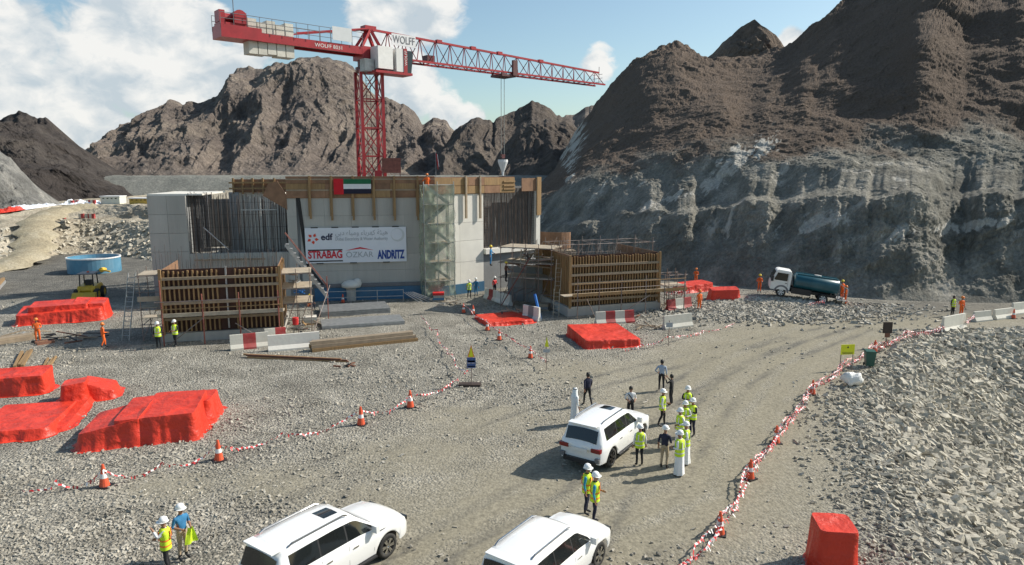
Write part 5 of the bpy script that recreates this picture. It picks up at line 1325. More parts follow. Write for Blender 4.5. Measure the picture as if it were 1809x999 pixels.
for s_ in (-1, 1):
    MB().prism([(3.05, 1.42), (4.05, 1.42), (4.12, 1.5), (3.92, 2.08), (3.05, 2.08)], s_ * .985 - .006, s_ * .985 + .006).build('side_window', 'glass_dark', tk)
    MB().box(2.98, 3.0, s_ * .985 - .005, s_ * .985 + .005, .75, 2.1).build('door_seam', 'grey_paint', tk)
    MB().box(4.2, 4.4, s_ * 1.02 - .03, s_ * 1.22 + .03 if s_ > 0 else s_ * 1.02 + .03, 1.3, 1.75).build('wing_mirror', 'black', tk) if s_ > 0 else MB().box(4.2, 4.3, -1.25, -1.05, 1.3, 1.75).build('wing_mirror', 'black', tk)
    MB().box(3.05, 3.2, s_ * .985 - .02, s_ * .985 + .02, 1.2, 1.25).build('door_handle', 'black', tk)
    mb = MB(); n = 14; vs = [];
    for i in range(n + 1):
        th = math.pi * i / n
        for rr_ in (.47, .62): vs.append((3.4 + rr_ * math.cos(th), s_ * .99, .42 + rr_ * math.sin(th)))
    mb.add(vs, [(2 * i, 2 * i + 1, 2 * i + 3, 2 * i + 2) for i in range(n)]); mb.build('wheel_arch', 'grey_paint', tk)
mb = MB(); n = 28; vs = []
secs = [(-1.15, .55), (-1.12, .92), (-1.05, 1.0), (2.35, 1.0), (2.45, .92), (2.48, .55)]
for x_, k in secs:
    for i in range(n):
        th = 2 * math.pi * i / n; c_, s_ = math.cos(th), math.sin(th)
        vs.append((x_, 1.02 * k * math.copysign(abs(c_) ** .75, c_), 1.50 + .66 * k * math.copysign(abs(s_) ** .8, s_)))
mb.add(vs, [(j * n + i, j * n + (i + 1) % n, (j + 1) * n + (i + 1) % n, (j + 1) * n + i) for j in range(5) for i in range(n)] + [tuple(range(n)), tuple(range(6 * n - 1, 5 * n - 1, -1))])
mb.build('tank', 'truck_teal', tk, smooth=True)
for x_ in (-.6, 1.9): MB().box(x_ - .06, x_ + .06, -.8, .8, .78, 1.0).build('tank_saddle', 'black', tk)
for s_ in (-1, 1): MB().box(-1.0, 2.3, s_ * .5 - .05, s_ * .5 + .05, 2.12, 2.2).build('tank_rail', 'truck_teal', tk)
MB().lathe([(.3, 2.12), (.3, 2.24), (.1, 2.26)], 14, (.6, 0, 0)).build('manhole', 'galv', tk)
MB().box(1.0, 2.6, .80, .98, .45, .95).build('fuel_tank', 'black', tk); MB().box(1.0, 2.6, -.98, -.80, .45, .95).build('fuel_tank', 'black', tk)
MB().box(-1.9, -1.1, -.95, .95, .48, .56).build('rear_platform', 'galv', tk)
rl = MB()
for s_ in (-.9, .9):
    rl.tube((-1.85, s_, .5), (-1.85, s_, 1.5), .03, 6); rl.tube((-1.85, s_, 1.5), (-1.1, s_, 1.9), .03, 6)
for z_ in (1.0, 1.5): rl.tube((-1.85, -.9, z_), (-1.85, .9, z_), .03, 6)
rl.build('rear_rail', 'galv', tk)
ld = MB()
for s_ in (-.2, .2): ld.tube((-1.22, s_ + .4, .5), (-1.18, s_ + .4, 2.1), .025, 5)
for k in range(6): ld.tube((-1.21, .2, .7 + .25 * k), (-1.21, .6, .7 + .25 * k), .02, 5)
ld.build('ladder', 'galv', tk)
MB().box(-1.95, -1.88, -.9, .9, .42, .55).build('rear_bumper', 'tape_red', tk)

# ------------------------------------------------------------------ yellow roller / loader behind the left cover
p = G(160, 528); lo = thing('wheel_loader', 'small yellow loader with black cab posts behind the red cover', 'loader', (p.x, p.y, p.z), R(-75))
MB().prism([(-1.7, .6), (1.0, .6), (1.2, 1.1), (.9, 1.5), (-1.2, 1.6), (-1.7, 1.3)], -.85, .85).build('body', 'yellow_machine', lo)
for x_ in (-.7, .8):
    for s_ in (-.65, .65): MB().bar((x_, s_, 1.45), (x_ * .9, s_ * .95, 2.75), .1).build('cab_post', 'black', lo)
MB().box(-.95, 1.0, -.8, .8, 2.75, 2.88).build('cab_roof', 'grey_paint', lo)
MB().lathe([(.12, 2.88), (.12, 3.02)], 8).build('beacon', 'cone_orange', lo)
MB().box(-.3, .3, -.3, .3, 1.5, 2.1).build('seat', 'black', lo)
for x_ in (-1.1, .9):
    for s_ in (-1, 1): wheel(lo, x_, s_ * .95, .62, .4, 'yellow_machine', s_)
MB().prism([(1.5, .15), (2.4, .1), (2.5, .3), (1.9, .95), (1.5, .95)], -1.1, 1.1).build('bucket', 'yellow_machine', lo)
for s_ in (-.6, .6): MB().bar((.9, s_, 1.3), (1.7, s_, .6), .14, .2).build('lift_arm', 'yellow_machine', lo)

lo.scale = (.85, .85, .85)
# ------------------------------------------------------------------ people
ARMS = {'down': ((.25, .03, 1.14), (.27, -.03, .89)), 'bent': ((.27, .04, 1.15), (.14, -.24, 1.10)), 'cross': ((.26, -.02, 1.16), (-.04, -.22, 1.18)),
        'raise': ((.27, -.16, 1.30), (.15, -.30, 1.52)), 'hip': ((.36, .06, 1.16), (.20, -.06, 1.02)), 'fwd': ((.24, -.10, 1.16), (.22, -.34, 1.06)), 'out': ((.34, -.04, 1.2), (.46, -.18, 1.08)),
        'swing': ((.25, .12, 1.16), (.26, .14, .92)), 'swingf': ((.25, -.08, 1.15), (.25, -.22, .95))}
_people = []
def person(label, px, py, yaw, top='cloth_white', legs='cloth_black', arms=('down', 'down'), sleeve=None, forearm=None, helmet=None, vest=None, band='reflective', robe=False,
           headcloth=False, hair=True, walk=0.0, h=1.76, pos=None, seated=False, mask=False, held=None, strap=False, lean=0.0, shoe='black'):
    p = pos if pos is not None else G(px, py)
    root = thing('person', label, 'person', p, yaw); k = h / 1.76 * .955; root.scale = (k, k, k)
    J = {}; v = []; e = []; rad = []; grp = []
    def jv(n, c, r, g): J[n] = len(v); v.append(tuple(c)); rad.append(r if isinstance(r, tuple) else (r, r)); grp.append(g)
    def je(a, b): e.append((J[a], J[b]))
    L_ = lambda y, z: y - lean * max(0, z - .95)
    zp = .52 if seated else .95
    dz = zp - .95
    jv('pel', (0, 0, .95 + dz), (.155, .115), 'leg'); jv('waist', (0, L_(0, 1.1), 1.10 + dz), (.145, .105), 'top'); jv('chest', (0, L_(.0, 1.3), 1.30 + dz), (.175, .12), 'top'); jv('nb', (0, L_(.01, 1.44), 1.45 + dz), (.085, .075), 'top')
    jv('neck', (0, L_(-.005, 1.5), 1.52 + dz), .055, 'skin'); jv('jaw', (0, L_(-.03, 1.57), 1.57 + dz), (.068, .075), 'skin'); jv('head', (0, L_(-.02, 1.65), 1.655 + dz), (.080, .098), 'skin'); jv('crown', (0, L_(-.01, 1.73), 1.735 + dz), (.055, .068), 'hair' if hair else 'skin')
    for a, b in (('pel', 'waist'), ('waist', 'chest'), ('chest', 'nb'), ('nb', 'neck'), ('neck', 'jaw'), ('jaw', 'head'), ('head', 'crown')): je(a, b)
    hands = []
    for s_, nm, ar_ in ((1, 'L', arms[0]), (-1, 'R', arms[1])):
        el, wr = ARMS[ar_]
        sh = (s_ * .185, L_(0, 1.4), 1.405 + dz)
        elp = (s_ * el[0], L_(el[1], el[2]), el[2] + dz); wrp = (s_ * wr[0], L_(wr[1], wr[2]), wr[2] + dz)
        d = Vector(wrp) - Vector(elp); d.normalize(); hnd = Vector(wrp) + d * .07
        jv('sh' + nm, sh, .068, 'top'); jv('um' + nm, tuple((Vector(sh) + Vector(elp)) / 2), .052, 'sleeve'); jv('el' + nm, elp, .043, 'sleeve'); jv('fa' + nm, tuple(Vector(elp) * .55 + Vector(wrp) * .45), .041, 'forearm'); jv('wr' + nm, wrp, .03, 'skin'); jv('ha' + nm, tuple(hnd), (.042, .024), 'skin')
        je('chest', 'sh' + nm); je('sh' + nm, 'um' + nm); je('um' + nm, 'el' + nm); je('el' + nm, 'fa' + nm); je('fa' + nm, 'wr' + nm); je('wr' + nm, 'ha' + nm)
        hands.append((Vector(hnd), d, s_))
        w_ = walk * s_
        if seated:
            kn = (s_ * .13, -.42, .50); an = (s_ * .13, -.40, .09); to = (s_ * .14, -.56, .035)
        else:
            kn = (s_ * .105, -.02 - .20 * max(w_, 0) - .12 * min(w_, 0) * .2 + .05 * -min(w_, 0), .50 + .04 * abs(w_)); an = (s_ * .115, .03 - .30 * w_, .085 + (.06 * -min(w_, 0))); to = (an[0] + s_ * .02, an[1] - .17, .035 + (.0))
        hp = (s_ * .095, 0, .90 + dz)
        jv('hip' + nm, hp, .098, 'leg'); jv('th' + nm, tuple((Vector(hp) + Vector(kn)) / 2), .082, 'leg'); jv('kn' + nm, kn, .06, 'leg'); jv('ca' + nm, tuple(Vector(kn) * .6 + Vector(an) * .4 + Vector((0, .02, 0))), .056, 'leg'); jv('an' + nm, an, .045, 'shoe'); jv('to' + nm, to, (.04, .034), 'shoe')
        je('pel', 'hip' + nm); je('hip' + nm, 'th' + nm); je('th' + nm, 'kn' + nm); je('kn' + nm, 'ca' + nm); je('ca' + nm, 'an' + nm); je('an' + nm, 'to' + nm)
    me = bpy.data.meshes.new('skel'); me.from_pydata(v, e, []); o = bpy.data.objects.new('skel', me); C.objects.link(o)
    md = o.modifiers.new('s', 'SKIN'); md.use_smooth_shade = True; md.branch_smoothing = .4
    for i, r_ in enumerate(rad): me.skin_vertices[0].data[i].radius = r_
    me.skin_vertices[0].data[0].use_root = True
    sd = o.modifiers.new('d', 'SUBSURF'); sd.levels = 1; sd.render_levels = 1
    mats = {'skin': 'skin', 'top': top, 'leg': legs, 'shoe': shoe, 'sleeve': sleeve or top, 'forearm': forearm or sleeve or top, 'hair': 'hair'}
    _people.append((o, root, np.array(v), grp, mats, hands, J))
    z0 = 1.45 + dz
    def ring_loft(name, rings, mat, parent, n=20, fold=0.0, seed=0, open_=True):
        m = MB(); vs = []
        for (cy, z, rx_, ry_) in rings:
            for i in range(n):
                th = 2 * math.pi * i / n; f_ = 1 + fold * math.sin(th * 7 + seed) * max(0, (1.2 - z)) 
                vs.append((rx_ * math.cos(th) * f_, cy + ry_ * math.sin(th) * f_, z))
        m.add(vs, [(j * n + i, j * n + (i + 1) % n, (j + 1) * n + (i + 1) % n, (j + 1) * n + i) for j in range(len(rings) - 1) for i in range(n)])
        return m.build(name, mat, parent, smooth=True)
    if robe:
        ring_loft('robe', [(0, .07, .23, .20), (0, .4, .205, .175), (0, .75, .20, .165), (0, 1.0, .19, .155), (0, 1.2, .20, .15), (0, 1.35, .215, .145), (0, 1.43, .17, .115), (0, 1.49, .075, .075)], 'thobe', root, 28, .10, len(_people))
    if vest:
        vr = [(L_(0, .85), .82 + dz, .205, .165), (L_(0, 1.0), 1.0 + dz, .195, .155), (L_(0, 1.15), 1.15 + dz, .19, .15), (L_(0, 1.3), 1.30 + dz, .215, .158), (L_(0, 1.4), 1.40 + dz, .205, .145), (L_(0, 1.46), 1.465 + dz, .13, .11), (L_(0, 1.49), 1.485 + dz, .085, .085)]
        if robe: vr = [(c_, z_, a_ * 1.08, b_ * 1.08) for c_, z_, a_, b_ in vr]
        vs_ = ring_loft('vest', vr, vest, root, 22)
        for zc in (.95, 1.12):
            t = (zc - .82) / .33; rx_ = (.205 - .012 * t) * (1.08 if robe else 1) + .006; ry_ = (.165 - .012 * t) * (1.08 if robe else 1) + .006
            ring_loft('reflective_band', [(L_(0, zc), zc - .022 + dz, rx_, ry_), (L_(0, zc), zc + .022 + dz, rx_ - .003, ry_ - .003)], band, vs_, 22)
        for s_ in (-1, 1):
            for fy in (-1, 1):
                m = MB(); m.bar((s_ * .11, L_(fy * .165, 1.15), 1.13 + dz), (s_ * .10, L_(fy * .150, 1.38), 1.40 + dz), .045, .02, up=(0, 1, 0)); m.build('reflective_band', band, vs_)
            continue
            m.bar((s_ * .11, L_(-.165, 1.15), 1.13 + dz), (s_ * .10, L_(-.150, 1.38), 1.40 + dz), .045, .02, up=(0, 1, 0)); m.bar((s_ * .11, L_(.165, 1.15), 1.13 + dz), (s_ * .10, L_(.150, 1.38), 1.40 + dz), .045, .02, up=(0, 1, 0)); m.build('reflective_band', band, vs_)
    hy = L_(-.02, 1.66)
    if helmet:
        m = MB(); m.lathe([(.132, 1.685), (.128, 1.74), (.108, 1.79), (.065, 1.825), (.02, 1.835)], 18, (0, hy + .01, dz)); hm = m.build('hard_hat', helmet, root, smooth=True)
        m = MB(); n = 18; vs = []
        for i in range(n):
            th = 2 * math.pi * i / n; f_ = .15 + .05 * max(0, -math.sin(th)); vs += [(.125 * math.cos(th), hy + .01 + .125 * math.sin(th), 1.69 + dz), (f_ * math.cos(th), hy + .01 + f_ * math.sin(th), 1.68 + dz)]
        m.add(vs, [(2 * i, 2 * i + 1, 2 * ((i + 1) % n) + 1, 2 * ((i + 1) % n)) for i in range(n)]); m.build('brim', helmet, hm, smooth=True)
    elif headcloth:
        ring_loft('headcloth', [(hy + .05, 1.38, .19, .15), (hy + .04, 1.48, .16, .13), (hy + .02, 1.6, .115, .125), (hy + .015, 1.70, .108, .125), (hy + .01, 1.76, .085, .10), (hy + .01, 1.79, .03, .04)], 'thobe', root, 18)
        m = MB(); m.lathe([(.112, 1.72), (.118, 1.735), (.110, 1.75)], 18, (0, hy + .015, 0)); m.build('head_cord', 'black', root)
    elif hair:
        ring_loft('hair', [(hy + .03, 1.58, .085, .085), (hy + .02, 1.65, .097, .105), (hy + .015, 1.72, .092, .102), (hy + .01, 1.765, .062, .075), (hy + .01, 1.785, .02, .03)], 'hair', root, 16)
    if mask: MB().box(-.055, .055, hy - .115, hy - .08, 1.565 + dz, 1.64 + dz).build('face_mask', 'flag_white', root)
    if strap:
        MB().bar((-.16, -.13, 1.42), (.10, -.13, 1.10), .05, .02, up=(0, 1, 0)).build('camera_strap', 'black', root)
        m = MB(); m.box(-.08, .08, -.36, -.26, 1.06, 1.18); m.tube((0, -.36, 1.12), (0, -.46, 1.12), .045, 10); m.build('camera', 'black', root)
    if held == 'vest':
        n_ = 8; gi, gj = np.meshgrid(np.linspace(0, 1, n_), np.linspace(0, 1, 12), indexing='ij')
        X_ = .10 + (gi - .5) * (.18 + .22 * gj); Z_ = 1.08 - .5 * gj; Y_ = -.30 + .05 * np.sin(gi * 9 + gj * 2)
        me2 = np_mesh('folded_vest', np.stack([X_, Y_, Z_], -1).reshape(-1, 3), grid_faces(n_, 12), ['hi_vis'], True); link('folded_vest', me2, root)
    if held == 'phone': MB().box(-.04, .04, -.40, -.385, 1.50, 1.65).build('phone', 'black', root)
    return root
def flush_people():
    dg = bpy.context.evaluated_depsgraph_get(); dg.update()
    for o, root, V_, grp, mats, hands, J in _people:
        me = bpy.data.meshes.new_from_object(o.evaluated_get(dg)); me.name = 'body'
        n = len(me.vertices); co_ = np.zeros(n * 3); me.vertices.foreach_get('co', co_); co_ = co_.reshape(-1, 3)
        fs = [tuple(p.vertices) for p in me.polygons]
        keys = ['skin', 'top', 'leg', 'shoe', 'sleeve', 'forearm', 'hair']
        cen = np.array([co_[list(f)].mean(0) for f in fs])
        d = ((cen[:, None] - V_[None]) ** 2).sum(-1)
        gi = [keys.index(grp[i]) for i in d.argmin(1)]
        mb = MB(); mb.v = [tuple(c) for c in co_]; mb.f = fs; mb.m = gi
        # five fingers on each hand, slightly curled
        for hp, dr, s_ in hands:
            side_ = dr.cross(Vector((0, 1, 0))); side_ = side_.normalized() if side_.length > .1 else Vector((1, 0, 0)); cur = dr.cross(side_).normalized()
            mb.cur = 0
            for q in range(4):
                a = hp + side_ * (q - 1.5) * .02 - dr * .01; ln = (.068, .078, .074, .058)[q]
                b = a + dr * ln * .6; c_ = b + (dr * .75 + cur * .55).normalized() * ln * .5
                mb.tube(a, b, .010, 5, .009); mb.tube(b, c_, .009, 5, .007)
            a = hp - side_ * .03 - dr * .04; b = a + (dr * .6 - side_ * .8).normalized() * .045; mb.tube(a, b, .011, 5, .010); mb.tube(b, b + dr * .03, .010, 5, .007)
        # face: nose, brow, eyes, ears, mouth
        hd = Vector(V_[J['head']]); mb.cur = 0
        mb.add([(hd.x - .014, hd.y - .085, hd.z - .035), (hd.x + .014, hd.y - .085, hd.z - .035), (hd.x, hd.y - .122, hd.z - .03), (hd.x, hd.y - .088, hd.z + .02)], [(0, 1, 2), (0, 2, 3), (2, 1, 3)])
        for s_ in (-1, 1): mb.tube((hd.x + s_ * .072, hd.y + .01, hd.z - .03), (hd.x + s_ * .088, hd.y + .015, hd.z + .02), .014, 6)
        mb.cur = 6
        for s_ in (-1, 1): mb.box(hd.x + s_ * .034 - .012, hd.x + s_ * .034 + .012, hd.y - .098, hd.y - .085, hd.z + .005, hd.z + .015)
        mb.box(hd.x - .022, hd.x + .022, hd.y - .096, hd.y - .08, hd.z - .066, hd.z - .059)
        body = mb.build('body', [mats[k] for k in keys], root, smooth=True)
        bpy.data.objects.remove(o)
    _people.clear()
# yaw 0 faces the camera; +90 faces right
D = R
person('person in white robe and headcloth standing behind the parked car', 1015, 750, D(120), 'thobe', 'thobe', ('bent', 'down'), robe=True, headcloth=True, h=1.82)
person('person in black walking away near the white robed man', 1038, 718, D(200), 'cloth_navy', 'cloth_black', ('swing', 'swingf'), walk=.8, h=1.8)
person('person in white shirt holding a camera behind the car bonnet', 1113, 744, D(5), 'cloth_white', 'cloth_black', ('bent', 'bent'), sleeve='cloth_white', forearm='skin', strap=True)
person('person in light blue shirt and black trousers standing with back turned', 1168, 691, D(170), 'cloth_lightblue', 'cloth_black', ('hip', 'down'), h=1.78, walk=.25)
person('person in black clothes raising a phone', 1185, 716, D(235), 'cloth_black', 'cloth_black', ('raise', 'raise'), held='phone', h=1.66)
person('person in yellow vest with white helmet standing alone at the car bonnet', 1169, 753, D(80), 'cloth_white', 'cloth_black', ('bent', 'down'), helmet='helmet_white', vest='hi_vis', walk=.5, h=1.8)
person('person in yellow vest with black sleeves, farthest of the helmeted group', 1213, 745, D(-10), 'cloth_black', 'cloth_black', ('bent', 'cross'), helmet='helmet_white', vest='hi_vis')
person('person in yellow vest with crossed arms at the right of the group', 1222, 770, D(-60), 'cloth_black', 'cloth_navy', ('cross', 'bent'), helmet='helmet_white', vest='hi_vis')
person('person in yellow vest half hidden in the middle of the group', 1209, 773, D(-40), 'cloth_white', 'cloth_black', ('bent', 'bent'), helmet='helmet_white', vest='hi_vis', h=1.7)
person('person in yellow vest over white robe beside the man with crossed arms', 1200, 790, D(-70), 'thobe', 'thobe', ('bent', 'down'), helmet='helmet_white', vest='hi_vis', robe=True)
person('person in yellow vest over white robe, second from the front', 1210, 820, D(-100), 'thobe', 'thobe', ('bent', 'down'), helmet='helmet_white', vest='hi_vis', robe=True, h=1.8)
person('person in yellow vest over long white robe, nearest of the group', 1199, 840, D(-130), 'thobe', 'thobe', ('bent', 'down'), helmet='helmet_white', vest='hi_vis', robe=True, h=1.84)
person('person in navy shirt and khaki trousers with white helmet', 1173, 828, D(150), 'cloth_navy', 'cloth_khaki', ('down', 'bent'), helmet='helmet_white', forearm='skin', h=1.8)
person('person in yellow vest with white sleeves at the side of the parked car', 1129, 823, D(185), 'cloth_white', 'cloth_black', ('down', 'down'), helmet='helmet_white', vest='hi_vis', h=1.74)
person('person in yellow vest with orange bands and blue sleeves behind the parked car', 1036, 908, D(70), 'cloth_cyan', 'cloth_navy', ('bent', 'down'), helmet='helmet_white', vest='hi_vis', band='hi_vis_orange', mask=True, h=1.82)
person('person in yellow vest with orange bands nearest the bottom centre car', 1050, 924, D(80), 'cloth_cyan', 'cloth_navy', ('bent', 'down'), helmet='helmet_white', vest='hi_vis', band='hi_vis_orange', mask=True, h=1.82)
person('person in yellow vest holding another vest at the bottom left', 297, 1012, D(-70), 'cloth_white', 'cloth_black', ('raise', 'bent'), helmet='helmet_white', vest='hi_vis', band='hi_vis_orange')
person('person in blue shirt holding a folded yellow vest', 325, 988, D(60), 'cloth_blue', 'cloth_khaki', ('bent', 'bent'), helmet='helmet_white', forearm='skin', held='vest', h=1.8)
person('person in orange coveralls beside the far left red cover', 68, 606, D(30), 'coverall', 'coverall', ('bent', 'bent'), helmet='helmet_orange', h=1.76)
person('person in orange coveralls left of the outer scaffold', 184, 615, D(140), 'coverall', 'coverall', ('down', 'bent'), helmet='helmet_orange', walk=.6, h=1.74)
person('person in yellow vest at the left form, left one of two', 281, 616, D(10), 'cloth_black', 'cloth_black', ('bent', 'down'), helmet='helmet_white', vest='hi_vis', h=1.84)
person('person in yellow vest at the left form, right one of two', 311, 612, D(-20), 'cloth_black', 'cloth_black', ('bent', 'bent'), helmet='helmet_white', vest='hi_vis', walk=.3, h=1.84)
p = PY(548, 549, 53.0); person('person in yellow helmet sitting on the stair scaffold', 0, 0, D(60), 'cloth_navy', 'cloth_navy', ('fwd', 'bent'), helmet='helmet_yellow', vest='hi_vis_orange', seated=True, pos=p)
p = A0 + e1 * bx(754, 320) + bn * .55; p.z = bz(754, 341); person('person in orange coveralls clinging to the top formwork', 0, 0, D(190), 'coverall', 'coverall', ('out', 'fwd'), helmet='helmet_orange', pos=p)
MB_p = G(829, 527); person('person in tan vest walking past the blue plinth', 829, 527, D(20), 'cloth_khaki', 'cloth_black', ('down', 'swing'), helmet='helmet_white', vest='hi_vis', walk=.4)
person('person in blue coveralls against the blue plinth', 841, 523, D(-10), 'cloth_blue', 'cloth_blue', ('down', 'bent'), helmet='helmet_white')
p = PY(867, 470, 56.5); person('person in blue with yellow helmet on the high scaffold', 0, 0, D(80), 'cloth_blue', 'cloth_blue', ('fwd', 'down'), helmet='helmet_yellow', pos=p)
p = PY(894, 498, 57.5); person('person in brown with yellow helmet inside the link scaffold', 0, 0, D(70), 'steel_rust', 'cloth_black', ('fwd', 'bent'), helmet='helmet_yellow', pos=p)
person('person in red vest beside the striped barriers', 874, 520, D(40), 'tape_red', 'cloth_navy', ('bent', 'down'), helmet='helmet_white')
person('person in orange coveralls behind the far red covers', 1229, 503, D(-30), 'coverall', 'coverall', ('bent', 'bent'), helmet='helmet_orange')
person('person in orange coveralls between red covers and the truck', 1341, 518, D(0), 'coverall', 'coverall', ('bent', 'bent'), helmet='helmet_yellow')
person('person in orange coveralls in front of the far red covers', 1235, 549, D(20), 'coverall', 'coverall', ('down', 'down'), helmet='helmet_orange', h=1.8)
p = rear - td * 1.45 + Vector((0, 0, .36)); person('person in orange coveralls standing on the truck rear platform', 0, 0, D(200), 'coverall', 'coverall', ('fwd', 'bent'), helmet='helmet_yellow', pos=p + Vector((.1, -.3, -.02)), h=1.7)
person('person in orange coveralls on the ground behind the truck', 1493, 540, D(240), 'coverall', 'coverall', ('bent', 'down'), helmet='helmet_orange')
person('person in yellow vest on the far haul road', 1682, 559, D(20), 'cloth_black', 'cloth_black', ('down', 'down'), helmet=None, vest='hi_vis')
person('person in orange coveralls beside the far yellow vest', 1697, 561, D(10), 'coverall', 'coverall', ('down', 'bent'), helmet='helmet_orange')
flush_people()
# ------------------------------------------------------------------ red covers
def tarp(label, pa, pb, depth, boxes, seed=1, base=None, mat='red_tarp', flare=.22):
    """pa, pb: ground pixels of the front corners; boxes (x0,x1,y0,y1, corner heights FL FR BR BL) as fractions of width / depth"""
    a = G(*pa) if base is None else base[0]; b = G(*pb) if base is None else base[1]
    an = math.atan2(b.y - a.y, b.x - a.x); wd = (b - a).length
    r_ = thing('tarpaulin_cover', label, 'tarpaulin', (a.x, a.y, min(a.z, b.z)), an)
    V_ = []; F_ = []
    for bi, (x0, x1, y0, y1, h0, h1, h2, h3) in enumerate(boxes):
        X0, X1, Y0, Y1 = x0 * wd, x1 * wd, y0 * depth, y1 * depth; per = 2 * (X1 - X0 + Y1 - Y0); n = max(60, int(per / .07))
        sp = np.arange(n) / n * per; w_, d_ = X1 - X0, Y1 - Y0
        ex_ = np.where(sp < w_, X0 + sp, np.where(sp < w_ + d_, X1, np.where(sp < 2 * w_ + d_, X1 - (sp - w_ - d_), X0)))
        ey_ = np.where(sp < w_, Y0, np.where(sp < w_ + d_, Y0 + sp - w_, np.where(sp < 2 * w_ + d_, Y1, Y1 - (sp - 2 * w_ - d_))))
        cx_, cy_ = (X0 + X1) / 2, (Y0 + Y1) / 2
        nx_ = np.where(np.abs((ex_ - cx_) / w_) > .4999, np.sign(ex_ - cx_), 0.0); ny_ = np.where(np.abs((ey_ - cy_) / d_) > .4999, np.sign(ey_ - cy_), 0.0)
        kk_ = 5; ker = np.ones(kk_) / kk_; sm = lambda q: np.convolve(np.concatenate([q[-kk_:], q, q[:kk_]]), ker, 'same')[kk_:-kk_]
        nx_, ny_ = sm(nx_), sm(ny_); ex_, ey_ = sm(ex_), sm(ey_)
        th_ = sp / per * 6.2832; c1, c2 = np.cos(th_) * per / 6.28, np.sin(th_) * per / 6.28
        fold = (ridged(c1 * 1.1 + seed + bi, c2 * 1.1, 3, seed + 7 + bi) - .62) * 1.6 + .25 * fbm(c1 * 4, c2 * 4, 3, seed + 3)
        fx_, fy_ = np.clip((ex_ - X0) / w_, 0, 1), np.clip((ey_ - Y0) / d_, 0, 1)
        zt_ = (h0 * (1 - fx_) + h1 * fx_) * (1 - fy_) + (h3 * (1 - fx_) + h2 * fx_) * fy_
        rings = []
        for q in (0.001, .25, .5, .7, .85, .94, 1.0):      # sagging top
            xx__ = cx_ + (ex_ - cx_) * q; yy__ = cy_ + (ey_ - cy_) * q; gx_, gy_ = (xx__ - X0) / w_, (yy__ - Y0) / d_
            z_ = (h0 * (1 - gx_) + h1 * gx_) * (1 - gy_) + (h3 * (1 - gx_) + h2 * gx_) * gy_
            z_ = z_ - .07 * min(h0, h1, h2, h3) * np.sin(np.pi * np.clip(gx_, 0, 1)) * np.sin(np.pi * np.clip(gy_, 0, 1)) * (.4 + fbm(xx__ * .9, yy__ * .9, 2, seed)) + .028 * (ridged(xx__ * 1.3 + .6 * yy__, yy__ * 1.1, 3, seed + 13) - .6)
            rings.append(np.stack([xx__, yy__, z_], -1))
        for t in (.06, .2, .4, .6, .8, .92, 1.0):          # hanging sides
            off = .03 + flare * t ** 1.6 + .13 * fold * (.15 + t); hh = zt_ * (1 - t)
            rings.append(np.stack([ex_ + nx_ * off, ey_ + ny_ * off, np.maximum(hh - (.02 if t < .1 else 0), .03)], -1))
        sk = flare + .10 + .22 * np.clip(fbm(c1 * 1.5, c2 * 1.5, 3, seed + 21) + .2, 0, 1) + .05 * fold
        rings.append(np.stack([ex_ + nx_ * sk, ey_ + ny_ * sk, np.full(n, .015)], -1))
        m_ = len(rings); base_i = sum(len(q) for q in V_)
        V_.append(np.concatenate(rings)); i = np.arange(m_ - 1)[:, None] * n; j = np.arange(n)[None]; j2 = (j + 1) % n
        F_.append(np.stack([i + j, i + n + j, i + n + j2, i + j2], -1).reshape(-1, 4) + base_i)
    me = np_mesh('cover', np.concatenate(V_), np.concatenate(F_), [mat], True); me.set_sharp_from_angle(angle=R(34))
    link('cover', me, r_); return r_
tarp('large red tarpaulin over a boxy load beside the left cone', (140, 797), (345, 778), 4.4, [(.30, 1.0, .02, .70, 1.15, 1.25, 1.35, 1.2), (.0, .52, .0, .62, .70, 1.2, 1.25, .72), (.45, 1.06, .45, .98, 1.1, 1.15, .95, 1.0), (.15, .55, .5, .95, .8, .9, .5, .45)], 3)
tarp('low flat red tarpaulin at the left edge', (-60, 785), (105, 770), 4.6, [(0, .86, .0, .9, .48, .40, .30, .38), (.6, 1.0, .15, 1.05, .25, .10, .30, .25)], 5)
tarp('peaked red tarpaulin behind the flat one', (105, 722), (190, 712), 2.6, [(.05, .55, .1, .7, 1.05, 1.15, 1.0, .95), (.5, 1.15, .3, .95, .95, .35, .45, .9)], 8)
tarp('long red tarpaulin block at the left edge under planks', (-80, 708), (78, 696), 1.6, [(0, 1, .0, 1, .95, 1.0, 1.15, 1.1)], 12, flare=.1)
tarp('red tarpaulin heap on the far left behind the orange worker', (28, 577), (183, 566), 3.4, [(.0, .97, .05, .75, .75, .95, 1.2, 1.1), (.12, .8, .2, .85, 1.25, 1.3, 1.4, 1.35), (.62, 1.0, .25, .9, 1.3, 1.2, 1.3, 1.5)], 15)
tarp('red tarpaulin slab on the gravel before the right form', (1012, 612), (1125, 618), 4.4, [(.0, 1.0, .0, 1.0, .58, .50, .62, .70)], 18, base=(G(1036, 617), G(1131, 612)), flare=.06)
tarp('flat red tarpaulin behind the small cones', (862, 577), (942, 571), 3.2, [(.0, 1.0, .0, 1.0, .30, .26, .34, .30)], 21, flare=.1)
tarp('red tarpaulin bale beside the far orange workers', (1258, 533), (1306, 530), 1.5, [(0, 1, .05, .95, .95, 1.05, 1.15, 1.05)], 24)
tarp('low red tarpaulin behind the red bale', (1212, 519), (1262, 514), 2.2, [(.0, 1, .1, .9, .6, .8, .85, .75)], 27)
tarp('red covered box standing on the gravel at bottom right', (1443, 1014), (1518, 1017), 1.1, [(.05, .95, .05, .95, 1.30, 1.28, 1.36, 1.38)], 30, flare=.10)

